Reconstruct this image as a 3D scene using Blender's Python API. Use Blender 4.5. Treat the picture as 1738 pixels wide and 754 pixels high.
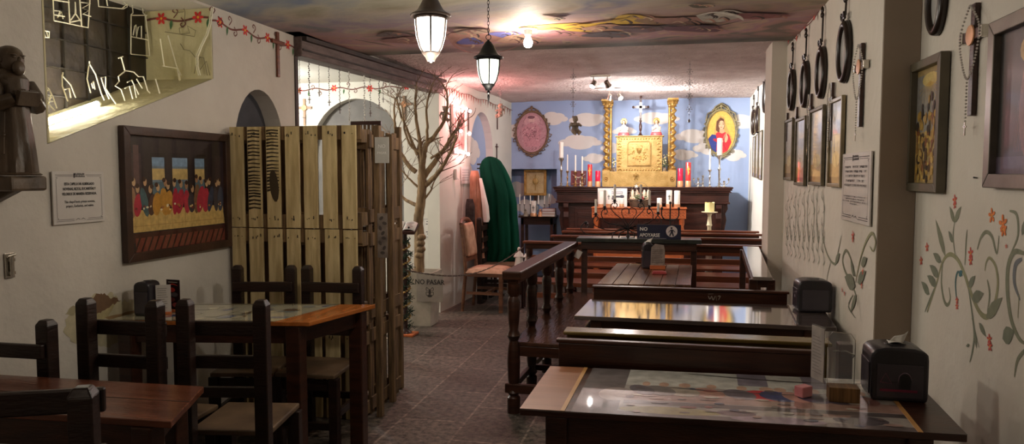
import bpy, math, random
from mathutils import Vector, Matrix, Euler
from mathutils.geometry import tessellate_polygon
random.seed(11)
for o in list(bpy.data.objects): bpy.data.objects.remove(o)
SC = bpy.context.scene
COL = SC.collection
PI = math.pi
# ---------------------------------------------------------------- camera
FPX, CXP, CYP, EYE = 1250.0, 869.0, 377.0, 1.5
YAW = math.atan((1140.0-CXP)/FPX)
PITCH = math.atan((CYP-293.0)/FPX*math.cos(YAW))
cam_d = bpy.data.cameras.new('camera'); cam = bpy.data.objects.new('camera', cam_d); COL.objects.link(cam)
cam_d.sensor_width = 36.0; cam_d.lens = FPX/1738*36; cam_d.clip_start = 0.05; cam_d.clip_end = 60
cam.location = (0, 0, EYE); cam.rotation_euler = (PI/2-PITCH, 0, YAW)
SC.camera = cam
# ---------------------------------------------------------------- world, exposure
w = bpy.data.worlds.new('world'); SC.world = w; w.use_nodes = True
w.node_tree.nodes['Background'].inputs[0].default_value = (0.9, 0.85, 0.8, 1)
w.node_tree.nodes['Background'].inputs[1].default_value = 0.02
vs = SC.view_settings
vs.view_transform = 'Standard'; vs.look = 'None'; vs.gamma = 1; vs.use_curve_mapping = False
vs.exposure = 0.85
SC.display_settings.display_device = 'sRGB'
def S(r, g, b):
    f = lambda c: (c/255/12.92) if c/255 <= .04045 else ((c/255+.055)/1.055)**2.4
    return (f(r), f(g), f(b), 1)
def light(kind, name, loc, power, color=(1, .86, .7), size=.1, rot=None, spot=None, blend=.5, sy=None):
    d = bpy.data.lights.new(name, kind); d.energy = power; d.color = color
    if kind == 'AREA':
        d.size = size
        if sy: d.shape = 'RECTANGLE'; d.size_y = sy
    else: d.shadow_soft_size = size
    if kind == 'SPOT': d.spot_size = spot; d.spot_blend = blend
    o = bpy.data.objects.new(name, d); COL.objects.link(o); o.location = loc
    if rot is not None: o.rotation_euler = rot
    return o
def aim(o, target):
    o.rotation_euler = (Vector(target)-Vector(o.location)).to_track_quat('-Z', 'Y').to_euler()
    return o
# real lamps of the place (energies here so they can be tuned in one spot)
P_LANTERN, P_LANTERN2, P_BULB, P_TUBE, P_TRACK, P_FAIRY, P_SIDE = 10.0, 5.0, 15.0, 26.0, 34.0, 2.2, 42.0
# ---------------------------------------------------------------- pixel-ray helpers used to place things on real planes
_fw = Vector((-math.sin(YAW)*math.cos(PITCH), math.cos(YAW)*math.cos(PITCH), -math.sin(PITCH)))
_rt = Vector((math.cos(YAW), math.sin(YAW), 0)); _up = _rt.cross(_fw)
def ray(x, y): return _fw+_rt*((x-CXP)/FPX)-_up*((y-CYP)/FPX)
C0 = Vector((0, 0, EYE))
def PZ(x, y, z): d = ray(x, y); return C0+d*((z-EYE)/d.z)
def PY(x, y, Y): d = ray(x, y); return C0+d*(Y/d.y)
def PX(x, y, X): d = ray(x, y); return C0+d*(X/d.x)
def PP(x, y, a, b):            # vertical plane through ground points a, b
    n = Vector((b[1]-a[1], a[0]-b[0], 0)); d = ray(x, y)
    return C0+d*((Vector((a[0], a[1], 0))-C0).dot(n)/d.dot(n))
# ---------------------------------------------------------------- mesh builder
class MB:
    def __init__(s): s.v = []; s.f = []; s.m = []; s.c = []; s.T = Matrix()
    def add(s, vs, fs, mi=0, col=None):
        n = len(s.v); s.v += [tuple(s.T @ Vector(p)) for p in vs]
        for f in fs: s.f.append([i+n for i in f]); s.m.append(mi); s.c.append(col)
        return s
    def box(s, x0, x1, y0, y1, z0, z1, mi=0, col=None):
        v = [(x0,y0,z0),(x1,y0,z0),(x1,y1,z0),(x0,y1,z0),(x0,y0,z1),(x1,y0,z1),(x1,y1,z1),(x0,y1,z1)]
        return s.add(v, [(0,3,2,1),(4,5,6,7),(0,1,5,4),(1,2,6,5),(2,3,7,6),(3,0,4,7)], mi, col)
    def cbox(s, c, d, mi=0, rot=None, col=None):
        T = s.T; s.T = T @ Matrix.Translation(c) @ (Euler(rot).to_matrix().to_4x4() if rot else Matrix())
        s.box(-d[0]/2, d[0]/2, -d[1]/2, d[1]/2, -d[2]/2, d[2]/2, mi, col); s.T = T
        return s
    def bar(s, p, q, w, h=None, mi=0, up=(0,0,1)):
        p = Vector(p); q = Vector(q); h = h or w; d = (q-p).normalized(); u = Vector(up)
        if abs(d.dot(u)) > .98: u = Vector((0,1,0))
        a = d.cross(u).normalized()*w/2; b = a.normalized().cross(d).normalized()*h/2
        v = [p-a-b,p+a-b,p+a+b,p-a+b,q-a-b,q+a-b,q+a+b,q-a+b]
        return s.add(v, [(0,1,2,3),(7,6,5,4),(0,4,5,1),(1,5,6,2),(2,6,7,3),(3,7,4,0)], mi)
    def tube(s, pts, r, n=8, mi=0, closed=False, col=None):
        pts = [Vector(p) for p in pts]; N = len(pts)
        rr = r if isinstance(r, (list, tuple)) else [r]*N
        vs, fs = [], []; pn = None
        for i, p in enumerate(pts):
            if closed: t = pts[(i+1) % N]-pts[i-1]
            else: t = pts[min(i+1, N-1)]-pts[max(i-1, 0)]
            t = t.normalized() if t.length > 1e-9 else Vector((0,0,1))
            if pn is None: pn = t.orthogonal().normalized()
            pn = (pn-t*pn.dot(t)); pn = pn.normalized() if pn.length > 1e-6 else t.orthogonal().normalized()
            bn = t.cross(pn)
            for k in range(n):
                a = 2*PI*k/n; vs.append(p+(pn*math.cos(a)+bn*math.sin(a))*rr[i])
        M = N if closed else N-1
        for i in range(M):
            j = (i+1) % N
            for k in range(n): fs.append((i*n+k, i*n+(k+1) % n, j*n+(k+1) % n, j*n+k))
        if not closed: fs.append(tuple(range(n))[::-1]); fs.append(tuple((N-1)*n+k for k in range(n)))
        return s.add(vs, fs, mi, col)
    def lathe(s, prof, n=16, c=(0,0,0), mi=0, col=None, sx=1, sy=1):
        vs, fs = [], []
        for r, z in prof:
            for k in range(n):
                a = 2*PI*k/n; vs.append((c[0]+r*math.cos(a)*sx, c[1]+r*math.sin(a)*sy, c[2]+z))
        for i in range(len(prof)-1):
            for k in range(n): fs.append((i*n+k, i*n+(k+1) % n, (i+1)*n+(k+1) % n, (i+1)*n+k))
        fs.append(tuple(range(n))[::-1]); L = (len(prof)-1)*n; fs.append(tuple(L+k for k in range(n)))
        return s.add(vs, fs, mi, col)
    def ell(s, c, r, n=10, m=6, mi=0, col=None):
        if not isinstance(r, (list, tuple)): r = (r, r, r)
        vs = [(c[0], c[1], c[2]-r[2])]; fs = []
        for i in range(1, m):
            t = -PI/2+PI*i/m
            for k in range(n):
                a = 2*PI*k/n; vs.append((c[0]+r[0]*math.cos(t)*math.cos(a), c[1]+r[1]*math.cos(t)*math.sin(a), c[2]+r[2]*math.sin(t)))
        vs.append((c[0], c[1], c[2]+r[2])); L = len(vs)-1
        for k in range(n):
            fs.append((0, 1+(k+1) % n, 1+k)); fs.append((L, L-n+k, L-n+(k+1) % n))
        for i in range(m-2):
            for k in range(n): fs.append((1+i*n+k, 1+i*n+(k+1) % n, 1+(i+1)*n+(k+1) % n, 1+(i+1)*n+k))
        return s.add(vs, fs, mi, col)
    def prism(s, pts, a0, a1, mi=0, col=None, plane='xz'):
        n = len(pts)
        if plane == 'xz': v = [(x, a0, z) for x, z in pts]+[(x, a1, z) for x, z in pts]
        elif plane == 'xy': v = [(x, y, a0) for x, y in pts]+[(x, y, a1) for x, y in pts]
        else: v = [(a0, y, z) for y, z in pts]+[(a1, y, z) for y, z in pts]
        fs = [tuple(range(n)), tuple(range(2*n-1, n-1, -1))]+[(i, n+i, n+(i+1) % n, (i+1) % n) for i in range(n)]
        return s.add(v, fs, mi, col)
    def holed(s, outer, holes, a0, a1, mi=0, plane='yz'):
        loops = [outer]+holes; P = [p for l in loops for p in l]; n = len(P)
        tri = tessellate_polygon([[Vector((p[0], p[1], 0)) for p in l] for l in loops])
        g = {'yz': lambda p, a: (a, p[0], p[1]), 'xz': lambda p, a: (p[0], a, p[1]), 'xy': lambda p, a: (p[0], p[1], a)}[plane]
        v = [g(p, a0) for p in P]+[g(p, a1) for p in P]
        fs = [tuple(t) for t in tri]+[tuple(i+n for i in t[::-1]) for t in tri]
        b = 0
        for l in loops:
            k = len(l); fs += [(b+i, b+(i+1) % k, n+b+(i+1) % k, n+b+i) for i in range(k)]; b += k
        return s.add(v, fs, mi)
    def grid(s, fn, nu, nv, mi=0, closed_u=False):
        v = [fn(i/(nu-1) if not closed_u else i/nu, j/(nv-1)) for j in range(nv) for i in range(nu)]; fs = []
        for j in range(nv-1):
            for i in range(nu if closed_u else nu-1):
                k = (i+1) % nu; fs.append((j*nu+i, j*nu+k, (j+1)*nu+k, (j+1)*nu+i))
        return s.add(v, fs, mi)
    def build(s, name, mats, parent=None, loc=None, rot=None, smooth=None, bevel=0, solid=0, sub=0, bseg=2):
        me = bpy.data.meshes.new(name); me.from_pydata(s.v, [], s.f)
        if not isinstance(mats, (list, tuple)): mats = [mats]
        for m in mats: me.materials.append(m)
        if any(s.m): me.polygons.foreach_set('material_index', s.m)
        if any(c is not None for c in s.c):
            at = me.color_attributes.new('Col', 'FLOAT_COLOR', 'CORNER'); buf = []
            for i, f in enumerate(s.f): buf += list(s.c[i] or (1,1,1,1))*len(f)
            at.data.foreach_set('color', buf)
        me.validate(); me.update()
        if smooth:
            me.shade_smooth(); me.set_sharp_from_angle(angle=math.radians(smooth))
        o = bpy.data.objects.new(name, me); COL.objects.link(o)
        if parent: o.parent = parent
        if loc is not None: o.location = loc
        if rot is not None: o.rotation_euler = rot
        if solid:
            md = o.modifiers.new('solid', 'SOLIDIFY'); md.thickness = solid; md.offset = 0
        if bevel:
            md = o.modifiers.new('bevel', 'BEVEL'); md.width = bevel; md.segments = bseg; md.limit_method = 'ANGLE'; md.angle_limit = .6
        if sub:
            md = o.modifiers.new('sub', 'SUBSURF'); md.levels = sub; md.render_levels = sub
        return o
def tag(o, label=None, cat=None, group=None, kind=None):
    if label: o['label'] = label
    if cat: o['category'] = cat
    if group: o['group'] = group
    if kind: o['kind'] = kind
    return o
def thing(name, label, cat, loc=(0,0,0), rz=0, group=None):
    o = bpy.data.objects.new(name, None); COL.objects.link(o); o.empty_display_size = .05
    o.location = loc; o.rotation_euler = (0, 0, rz)
    return tag(o, label, cat, group)
def dup(root, loc, rz=None, label=None, group=None, scale=None):
    def cp(o, par):
        c = o.copy(); COL.objects.link(c)
        if par: c.parent = par
        for ch in [q for q in bpy.data.objects if q.parent == o]: cp(ch, c)
        return c
    r = cp(root, None); r.location = loc
    if rz is not None: r.rotation_euler = (0, 0, rz)
    if scale: r.scale = (scale,)*3 if not isinstance(scale, tuple) else scale
    if label: r['label'] = label
    if group: r['group'] = group
    return r
def text(s, size, parent, loc, rot, mat, name='lettering', align='CENTER', xs=1.0, ext=.0005, bold=0):
    c = bpy.data.curves.new(name, 'FONT'); c.body = s; c.size = size; c.align_x = align; c.align_y = 'CENTER'; c.extrude = ext; c.resolution_u = 2
    c.offset = bold
    o = bpy.data.objects.new(name, c); COL.objects.link(o)
    me = bpy.data.meshes.new_from_object(o); bpy.data.objects.remove(o)
    me.materials.clear(); me.materials.append(mat)
    o = bpy.data.objects.new(name, me); COL.objects.link(o); o.parent = parent; o.location = loc; o.rotation_euler = rot; o.scale = (xs, 1, 1)
    return o
# ---------------------------------------------------------------- materials
MATS = {}
def _base(name):
    m = bpy.data.materials.new(name); m.use_nodes = True; nt = m.node_tree; b = nt.nodes['Principled BSDF']
    return m, nt, b
def N(nt, t, **kw):
    n = nt.nodes.new(t)
    for k, v in kw.items():
        if k.startswith('i_'): n.inputs[k[2:].replace('_', ' ')].default_value = v
        else: setattr(n, k, v)
    return n
def mat(name, c1, c2=None, rough=.6, scale=8, stretch=(1,1,1), bump=0, bscale=None, metal=0, spec=.5, coat=0, det=4, lo=.35, hi=.65, coord='Object'):
    if name in MATS: return MATS[name]
    m, nt, b = _base(name); L = nt.links
    tc = N(nt, 'ShaderNodeTexCoord'); mp = N(nt, 'ShaderNodeMapping'); mp.inputs['Scale'].default_value = stretch
    L.new(tc.outputs[coord], mp.inputs[0])
    nz = N(nt, 'ShaderNodeTexNoise'); nz.inputs['Scale'].default_value = scale; nz.inputs['Detail'].default_value = det
    L.new(mp.outputs[0], nz.inputs['Vector'])
    rp = N(nt, 'ShaderNodeValToRGB'); rp.color_ramp.elements[0].position = lo; rp.color_ramp.elements[1].position = hi
    rp.color_ramp.elements[0].color = c1; rp.color_ramp.elements[1].color = c2 or c1
    L.new(nz.outputs[0], rp.inputs[0]); L.new(rp.outputs[0], b.inputs['Base Color'])
    b.inputs['Roughness'].default_value = rough; b.inputs['Metallic'].default_value = metal
    b.inputs['Specular IOR Level'].default_value = spec; b.inputs['Coat Weight'].default_value = coat; b.inputs['Coat Roughness'].default_value = .08
    if bump:
        bz = N(nt, 'ShaderNodeTexNoise'); bz.inputs['Scale'].default_value = bscale or scale*3; bz.inputs['Detail'].default_value = 5
        L.new(mp.outputs[0], bz.inputs['Vector'])
        bp = N(nt, 'ShaderNodeBump'); bp.inputs['Strength'].default_value = bump; bp.inputs['Distance'].default_value = .01
        L.new(bz.outputs[0], bp.inputs['Height']); L.new(bp.outputs[0], b.inputs['Normal'])
    MATS[name] = m; return m
def emis(name, c, st):
    m, nt, b = _base(name); b.inputs['Base Color'].default_value = c; b.inputs['Emission Color'].default_value = c; b.inputs['Emission Strength'].default_value = st
    return m
def glass(name, c=(1,1,1,1), rough=.02, alpha=.25):
    m, nt, b = _base(name); L = nt.links
    b.inputs['Base Color'].default_value = c; b.inputs['Roughness'].default_value = rough
    b.inputs['Alpha'].default_value = alpha; return m
M_dark = mat('dark varnished wood', S(46,24,16), S(66,35,22), .33, 6, (1,1,6), .15, 40)
M_darkx = mat('dark varnished wood long', S(48,25,16), S(72,38,23), .3, 5, (.6,6,6), .15, 30)
M_chair = mat('dark stained chair wood', S(30,18,14), S(44,26,19), .38, 6, (1,1,4), .2, 30)
M_red = mat('reddish pew wood', S(96,50,32), S(130,72,46), .3, 5, (.5,6,6), .15, 30)
M_tabletop = mat('worn brown tabletop wood', S(92,48,28), S(124,70,42), .22, 4, (.6,5,5), .15, 30)
M_strip = mat('orange brown veneer', S(138,88,58), S(156,104,72), .4, 4, (.6,5,5), .05, 30)
M_altar = mat('altar mahogany', S(44,24,20), S(66,36,29), .32, 5, (.7,4,4), .2, 20)
M_orange = mat('orange carved cedar', S(168,84,40), S(196,106,56), .45, 6, (.7,4,4), .3, 40)
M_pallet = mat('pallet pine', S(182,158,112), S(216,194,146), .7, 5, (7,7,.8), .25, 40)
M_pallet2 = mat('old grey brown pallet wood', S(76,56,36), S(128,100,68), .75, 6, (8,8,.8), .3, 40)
M_burn = mat('scorched wood', S(28,20,14), S(60,44,26), .8, 10)
M_gold = mat('gold leaf', S(146,110,50), S(182,146,82), .34, 14, (1,1,1), .5, 50, metal=.5)
M_goldw = mat('gold painted panel', S(158,126,66), S(182,150,90), .5, 10, (1,1,1), .35, 60, metal=.3)
M_brass = mat('brass', S(190,150,90), S(215,180,120), .28, 10, metal=.9)
M_silver = mat('tarnished silver', S(180,175,165), S(205,200,190), .25, 10, metal=.9)
M_iron = mat('black wrought iron', S(18,17,18), S(34,30,30), .5, 20, bump=.1)
M_wax = mat('white candle wax', S(232,226,215), S(240,236,228), .5, 8)
M_yellowwax = mat('yellowed candle wax', S(228,212,140), S(238,226,166), .5, 8)
M_redwax = mat('crimson candle glass', S(200,18,60), S(214,26,74), .25, 8)
M_redwax2 = mat('vermilion candle glass', S(210,44,44), S(222,56,52), .3, 8)
M_copper = mat('copper candle base', S(196,140,100), S(212,160,118), .4, 8, metal=.3)
M_blackpl = mat('smoked black plastic', S(34,31,36), S(42,38,44), .3, 6)
M_blackpl2 = mat('translucent smoke plastic', S(58,52,60), S(66,60,68), .22, 6)
M_tissue = mat('white paper tissue', S(225,222,216), S(238,236,230), .8, 8)
M_white = mat('white painted', S(222,220,214), S(232,230,226), .6, 6)
M_card = mat('printed card', S(196,188,182), S(206,200,194), .5, 6)
M_ink = mat('dark ink', S(40,36,36), None, .6)
M_inkgrey = mat('grey ink', S(90,84,84), None, .6)
M_bark = mat('bark', S(112,90,66), S(162,136,102), .85, 10, (3,3,.8), .6, 24)
M_green = mat('green velvet cloth', S(5,50,37), S(10,68,50), .95, 3, (1,1,.35), .9, 14, spec=.1)
M_rattan = mat('worn beige upholstery', S(168,128,104), S(196,158,132), .9, 14, (1,1,1), .4, 120)
M_pot = mat('pale fibre cement', S(168,160,146), S(190,182,168), .85, 8, (1,1,1), .2, 40)
M_blackmetal = mat('black lacquered metal', S(16,15,16), S(26,24,25), .4, 10, metal=.3)
M_wroughtgrey = mat('aged bronze metal', S(92,80,74), S(112,98,90), .38, 12, metal=.5)
M_stone = mat('weathered stone resin', S(120,108,96), S(168,154,136), .85, 14, bump=.4)
M_frame = mat('black oval frame lacquer', S(26,18,15), S(46,32,25), .28, 10)
M_framewood = mat('grey brown frame wood', S(84,76,58), S(108,98,76), .5, 8, (1,1,3), .2, 30)
M_mirror = mat('whitened mirror glass', S(214,214,210), None, .18, metal=.35, spec=.8)  # whitish base colour stands in for bright reflections in the glass
M_white_wire = mat('white painted wire', S(232,226,204), None, .5)
M_statue = mat('carved brown wood', S(62,50,38), S(98,80,62), .42, 9, (1,1,.5), .45, 30)
M_nail = mat('nail holes', S(30,22,16), None, .8)
def paintmat(name='painted colours', rough=.6, coat=0, nscale=30, var=.12):
    m, nt, b = _base(name); L = nt.links
    at = N(nt, 'ShaderNodeAttribute'); at.attribute_name = 'Col'
    tc = N(nt, 'ShaderNodeTexCoord'); nz = N(nt, 'ShaderNodeTexNoise'); nz.inputs['Scale'].default_value = nscale; nz.inputs['Detail'].default_value = 4
    L.new(tc.outputs['Object'], nz.inputs['Vector'])
    hs = N(nt, 'ShaderNodeHueSaturation'); mr = N(nt, 'ShaderNodeMapRange')
    mr.inputs['From Min'].default_value = .3; mr.inputs['From Max'].default_value = .7; mr.inputs['To Min'].default_value = 1-var; mr.inputs['To Max'].default_value = 1+var
    L.new(nz.outputs[0], mr.inputs['Value']); L.new(mr.outputs[0], hs.inputs['Value']); L.new(at.outputs['Color'], hs.inputs['Color'])
    L.new(hs.outputs[0], b.inputs['Base Color']); b.inputs['Roughness'].default_value = rough
    b.inputs['Coat Weight'].default_value = coat; b.inputs['Coat Roughness'].default_value = .04
    return m
M_paint = paintmat('wall paint strokes', .75)
M_print = paintmat('printed picture', .5, .0, 40, .15)
M_printg = paintmat('glazed picture', .4, .8, 40, .2)
M_printt = paintmat('poster under glass', .35, 1.0, 25, .25)
M_cloud = paintmat('painted cloud', .8, 0, 6, .03)
# flat coloured shapes laid on a plane: paint strokes, prints
class Art:
    def __init__(s, d=.00006): s.mb = MB(); s.k = 0; s.d = d
    def poly(s, pts, col):
        s.k += 1; a = s.k*s.d*.25
        tri = tessellate_polygon([[Vector((p[0], p[1], 0)) for p in pts]])
        fs = []
        for t in tri:
            A, B, C = [Vector(pts[i]) for i in t]
            cr = (B.x-A.x)*(C.y-A.y)-(B.y-A.y)*(C.x-A.x)
            fs.append(tuple(t) if cr > 0 else tuple(t)[::-1])
        s.mb.add([(p[0], -a, p[1]) for p in pts], fs, 0, col); return s
    def rect(s, x0, x1, z0, z1, col): return s.poly([(x0,z0),(x1,z0),(x1,z1),(x0,z1)], col)
    def oval(s, cx, cz, rx, rz, col, n=18, rot=0, wob=0):
        P = []
        for i in range(n):
            a = 2*PI*i/n; q = 1+wob*math.sin(a*5+cx*40); x = rx*q*math.cos(a); z = rz*q*math.sin(a)
            P.append((cx+x*math.cos(rot)-z*math.sin(rot), cz+x*math.sin(rot)+z*math.cos(rot)))
        return s.poly(P, col)
    def stroke(s, pts, w, col, taper=True, res=5):
        P = smoothpath([Vector(p) for p in pts], res) if len(pts) > 2 else [Vector(p) for p in pts]
        n = len(P); L, Rr = [], []
        for i, p in enumerate(P):
            t = P[min(i+1, n-1)]-P[max(i-1, 0)]; t = t.normalized() if t.length > 0 else Vector((1,0)); nn = Vector((-t.y, t.x))
            q = i/(n-1); k = w/2*((.25+.75*math.sin(PI*min(1, q*.9+.1))) if taper else 1)
            L.append(p+nn*k); Rr.append(p-nn*k)
        s.k += 1; a = s.k*s.d*.25; vs = []; fs = []
        for l, r in zip(L, Rr): vs += [(l.x, -a, l.y), (r.x, -a, r.y)]
        for i in range(n-1): fs.append((2*i, 2*i+1, 2*i+3, 2*i+2))
        s.mb.add(vs, fs, 0, col); return s
    def flower(s, cx, cz, r, col, ctr=S(235,190,60), n=6, a0=0, sx=1):
        for i in range(n):
            a = a0+2*PI*i/n; s.oval(cx+sx*r*.6*math.cos(a), cz+r*.6*math.sin(a), r*.42, r*.24, col, 8, a)
        s.oval(cx, cz, r*.22*sx, r*.22, ctr, 8); return s
    def leaf(s, x, z, ln, a, col, w=.35, sx=1):
        w *= .72
        P = []
        for t in (0,.2,.45,.7,1): P.append((t, w*math.sin(PI*t**.8)*.5))
        P = P+[(t, -q) for t, q in P[-2:0:-1]]
        return s.poly([(x+sx*ln*(t*math.cos(a)-q*math.sin(a)), z+ln*(t*math.sin(a)+q*math.cos(a))) for t, q in P], col)
    def build(s, name, m, parent=None, loc=(0,0,0), rz=0): return s.mb.build(name, m, parent, loc, (0, 0, rz))
def smoothpath(P, res=5):
    out = []; n = len(P)
    for i in range(n-1):
        p0, p1, p2, p3 = P[max(i-1,0)], P[i], P[i+1], P[min(i+2,n-1)]
        for k in range(res):
            t = k/res; out.append(.5*((2*p1)+(p2-p0)*t+(2*p0-5*p1+4*p2-p3)*t*t+(3*p1-p0-3*p2+p3)*t**3))
    out.append(P[-1]); return out
def arc(cx, cz, rx, rz, a0, a1, n=14): return [(cx+rx*math.cos(a0+(a1-a0)*i/n), cz+rz*math.sin(a0+(a1-a0)*i/n)) for i in range(n+1)]
# ================================================================ lights of the place, plus two added fills
XL, XR, YB, HC = -2.7, 0.87, 10.3, 2.5
LANT1 = (PY(731, 50, 2.8).x, 2.8, 2.1); LANT2 = (PY(829, 118, 3.9).x, 3.9, 2.1); BULB = (-0.98, 5.04, 2.40)
light('POINT', 'bulb_light', (BULB[0], BULB[1], 2.36), P_BULB, (1, .82, .66), .035)
light('POINT', 'lantern_light', (LANT1[0], LANT1[1], 1.90), P_LANTERN, (1, .90, .76), .05)
light('POINT', 'lantern_light', (LANT2[0], LANT2[1], 1.84), P_LANTERN2, (1, .92, .78), .05)
light('POINT', 'side_room_lamp', (-4.2, 6.5, 2.2), P_SIDE, (1, .95, .88), .08)
aim(light('SPOT', 'track_spot', (-0.80, 7.62, 2.33), P_TRACK*.6, (1, .96, .92), .03, spot=1.9, blend=.6), (-0.9, 10.3, 1.7))
aim(light('SPOT', 'track_spot', (-0.60, 7.62, 2.34), P_TRACK*.9, (1, .96, .92), .03, spot=1.7, blend=.6), (.3, 10.0, 1.4))
aim(light('SPOT', 'track_spot', (-0.74, 8.92, 2.33), P_TRACK*1.0, (1, .95, .9), .03, spot=2.0, blend=.6), (0.3, 10.1, 1.5))
aim(light('SPOT', 'track_spot', (-0.56, 8.95, 2.34), P_TRACK*2.2, (1, .97, .94), .03, spot=1.7, blend=.5), (1.0, 9.2, 1.9))
light('POINT', 'rear_fill_light', (-0.55, 8.9, 2.25), 15.0, (1, .93, .9), .05)  # added fill without a fixture, brightens the rear ceiling and walls
light('POINT', 'fairy_light_glow', (-2.22, 7.95, 2.2), P_FAIRY*4.5, (1, .40, .38), .05)
light('POINT', 'fairy_light_glow', (-2.24, 8.1, 1.76), P_FAIRY*1.2, (1, .42, .42), .05)
light('POINT', 'front_fill_light', (-0.9, -0.2, 2.3), 4.5, (1, .8, .62), .12)  # unseen fill added behind the camera to lift the foreground, no fixture
# ================================================================ surface materials of the room
def plaster(name, c1, c2, bump=.25, bs=60, sc=3, dist=.006, rough=.85):
    m, nt, b = _base(name); L = nt.links
    tc = N(nt, 'ShaderNodeTexCoord')
    nz = N(nt, 'ShaderNodeTexNoise', i_Scale=sc, i_Detail=6.0); L.new(tc.outputs['Object'], nz.inputs['Vector'])
    rp = N(nt, 'ShaderNodeValToRGB'); rp.color_ramp.elements[0].position = .3; rp.color_ramp.elements[1].position = .7
    rp.color_ramp.elements[0].color = c1; rp.color_ramp.elements[1].color = c2
    L.new(nz.outputs[0], rp.inputs[0]); L.new(rp.outputs[0], b.inputs['Base Color']); b.inputs['Roughness'].default_value = rough
    n2 = N(nt, 'ShaderNodeTexNoise', i_Scale=float(bs), i_Detail=6.0); L.new(tc.outputs['Object'], n2.inputs['Vector'])
    bp = N(nt, 'ShaderNodeBump', i_Strength=bump, i_Distance=dist); L.new(n2.outputs[0], bp.inputs['Height']); L.new(bp.outputs[0], b.inputs['Normal'])
    b.inputs['Specular IOR Level'].default_value = .25
    return m
M_wall = plaster('lime plaster wall', S(196,188,178), S(212,205,195), .5, 9, 2.5, .02)
M_wallr = plaster('lime plaster wall smooth', S(208,202,190), S(218,212,201), .35, 14, 2.5, .012)
M_wallside = plaster('white plaster side room', S(214,212,202), S(224,222,212), .2, 30, 2.5)
M_reveal = plaster('cream plaster reveal', S(190,180,142), S(206,198,162), .6, 12, 4, .02)
M_roughceil = plaster('rough stipple plaster', S(206,188,184), S(232,218,214), 1.0, 30, 5, .06)
M_grey = plaster('slate grey paint', S(66,66,72), S(84,84,90), .2, 30, 4)
M_grey2 = plaster('dusty grey paint', S(112,110,108), S(132,130,126), .3, 14, 5)
M_blue = plaster('sky blue painted plaster', S(148,168,206), S(164,182,214), .25, 20, 1.2)
M_pier = plaster('taupe painted plaster', S(150,134,118), S(160,144,128), .3, 20, 3)
def floormat():
    m, nt, b = _base('dark stone floor tiles'); L = nt.links
    tc = N(nt, 'ShaderNodeTexCoord'); mp = N(nt, 'ShaderNodeMapping'); mp.inputs['Rotation'].default_value = (0, 0, PI/2); mp.inputs['Location'].default_value = (0.0, -2.0, 0)
    L.new(tc.outputs['Object'], mp.inputs[0])
    br = N(nt, 'ShaderNodeTexBrick'); br.offset = .5; br.inputs['Scale'].default_value = 1; br.inputs['Brick Width'].default_value = .6; br.inputs['Row Height'].default_value = .4
    br.inputs['Mortar Size'].default_value = .008; br.inputs['Mortar Smooth'].default_value = .3
    br.inputs['Color1'].default_value = S(68,60,53); br.inputs['Color2'].default_value = S(88,79,71); br.inputs['Mortar'].default_value = S(112,100,90)
    L.new(mp.outputs[0], br.inputs['Vector'])
    nz = N(nt, 'ShaderNodeTexNoise', i_Scale=26.0, i_Detail=9.0, i_Roughness=.7); L.new(tc.outputs['Object'], nz.inputs['Vector'])
    mr = N(nt, 'ShaderNodeMapRange'); mr.inputs['From Min'].default_value = .38; mr.inputs['From Max'].default_value = .62; mr.inputs['To Min'].default_value = .2; mr.inputs['To Max'].default_value = 1.9
    L.new(nz.outputs[0], mr.inputs['Value'])
    hs = N(nt, 'ShaderNodeHueSaturation'); L.new(br.outputs['Color'], hs.inputs['Color']); L.new(mr.outputs[0], hs.inputs['Value']); L.new(hs.outputs[0], b.inputs['Base Color'])
    b.inputs['Roughness'].default_value = .5
    bp = N(nt, 'ShaderNodeBump', i_Strength=.6, i_Distance=.01); L.new(nz.outputs[0], bp.inputs['Height']); L.new(bp.outputs[0], b.inputs['Normal'])
    return m
M_floor = floormat()
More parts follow.
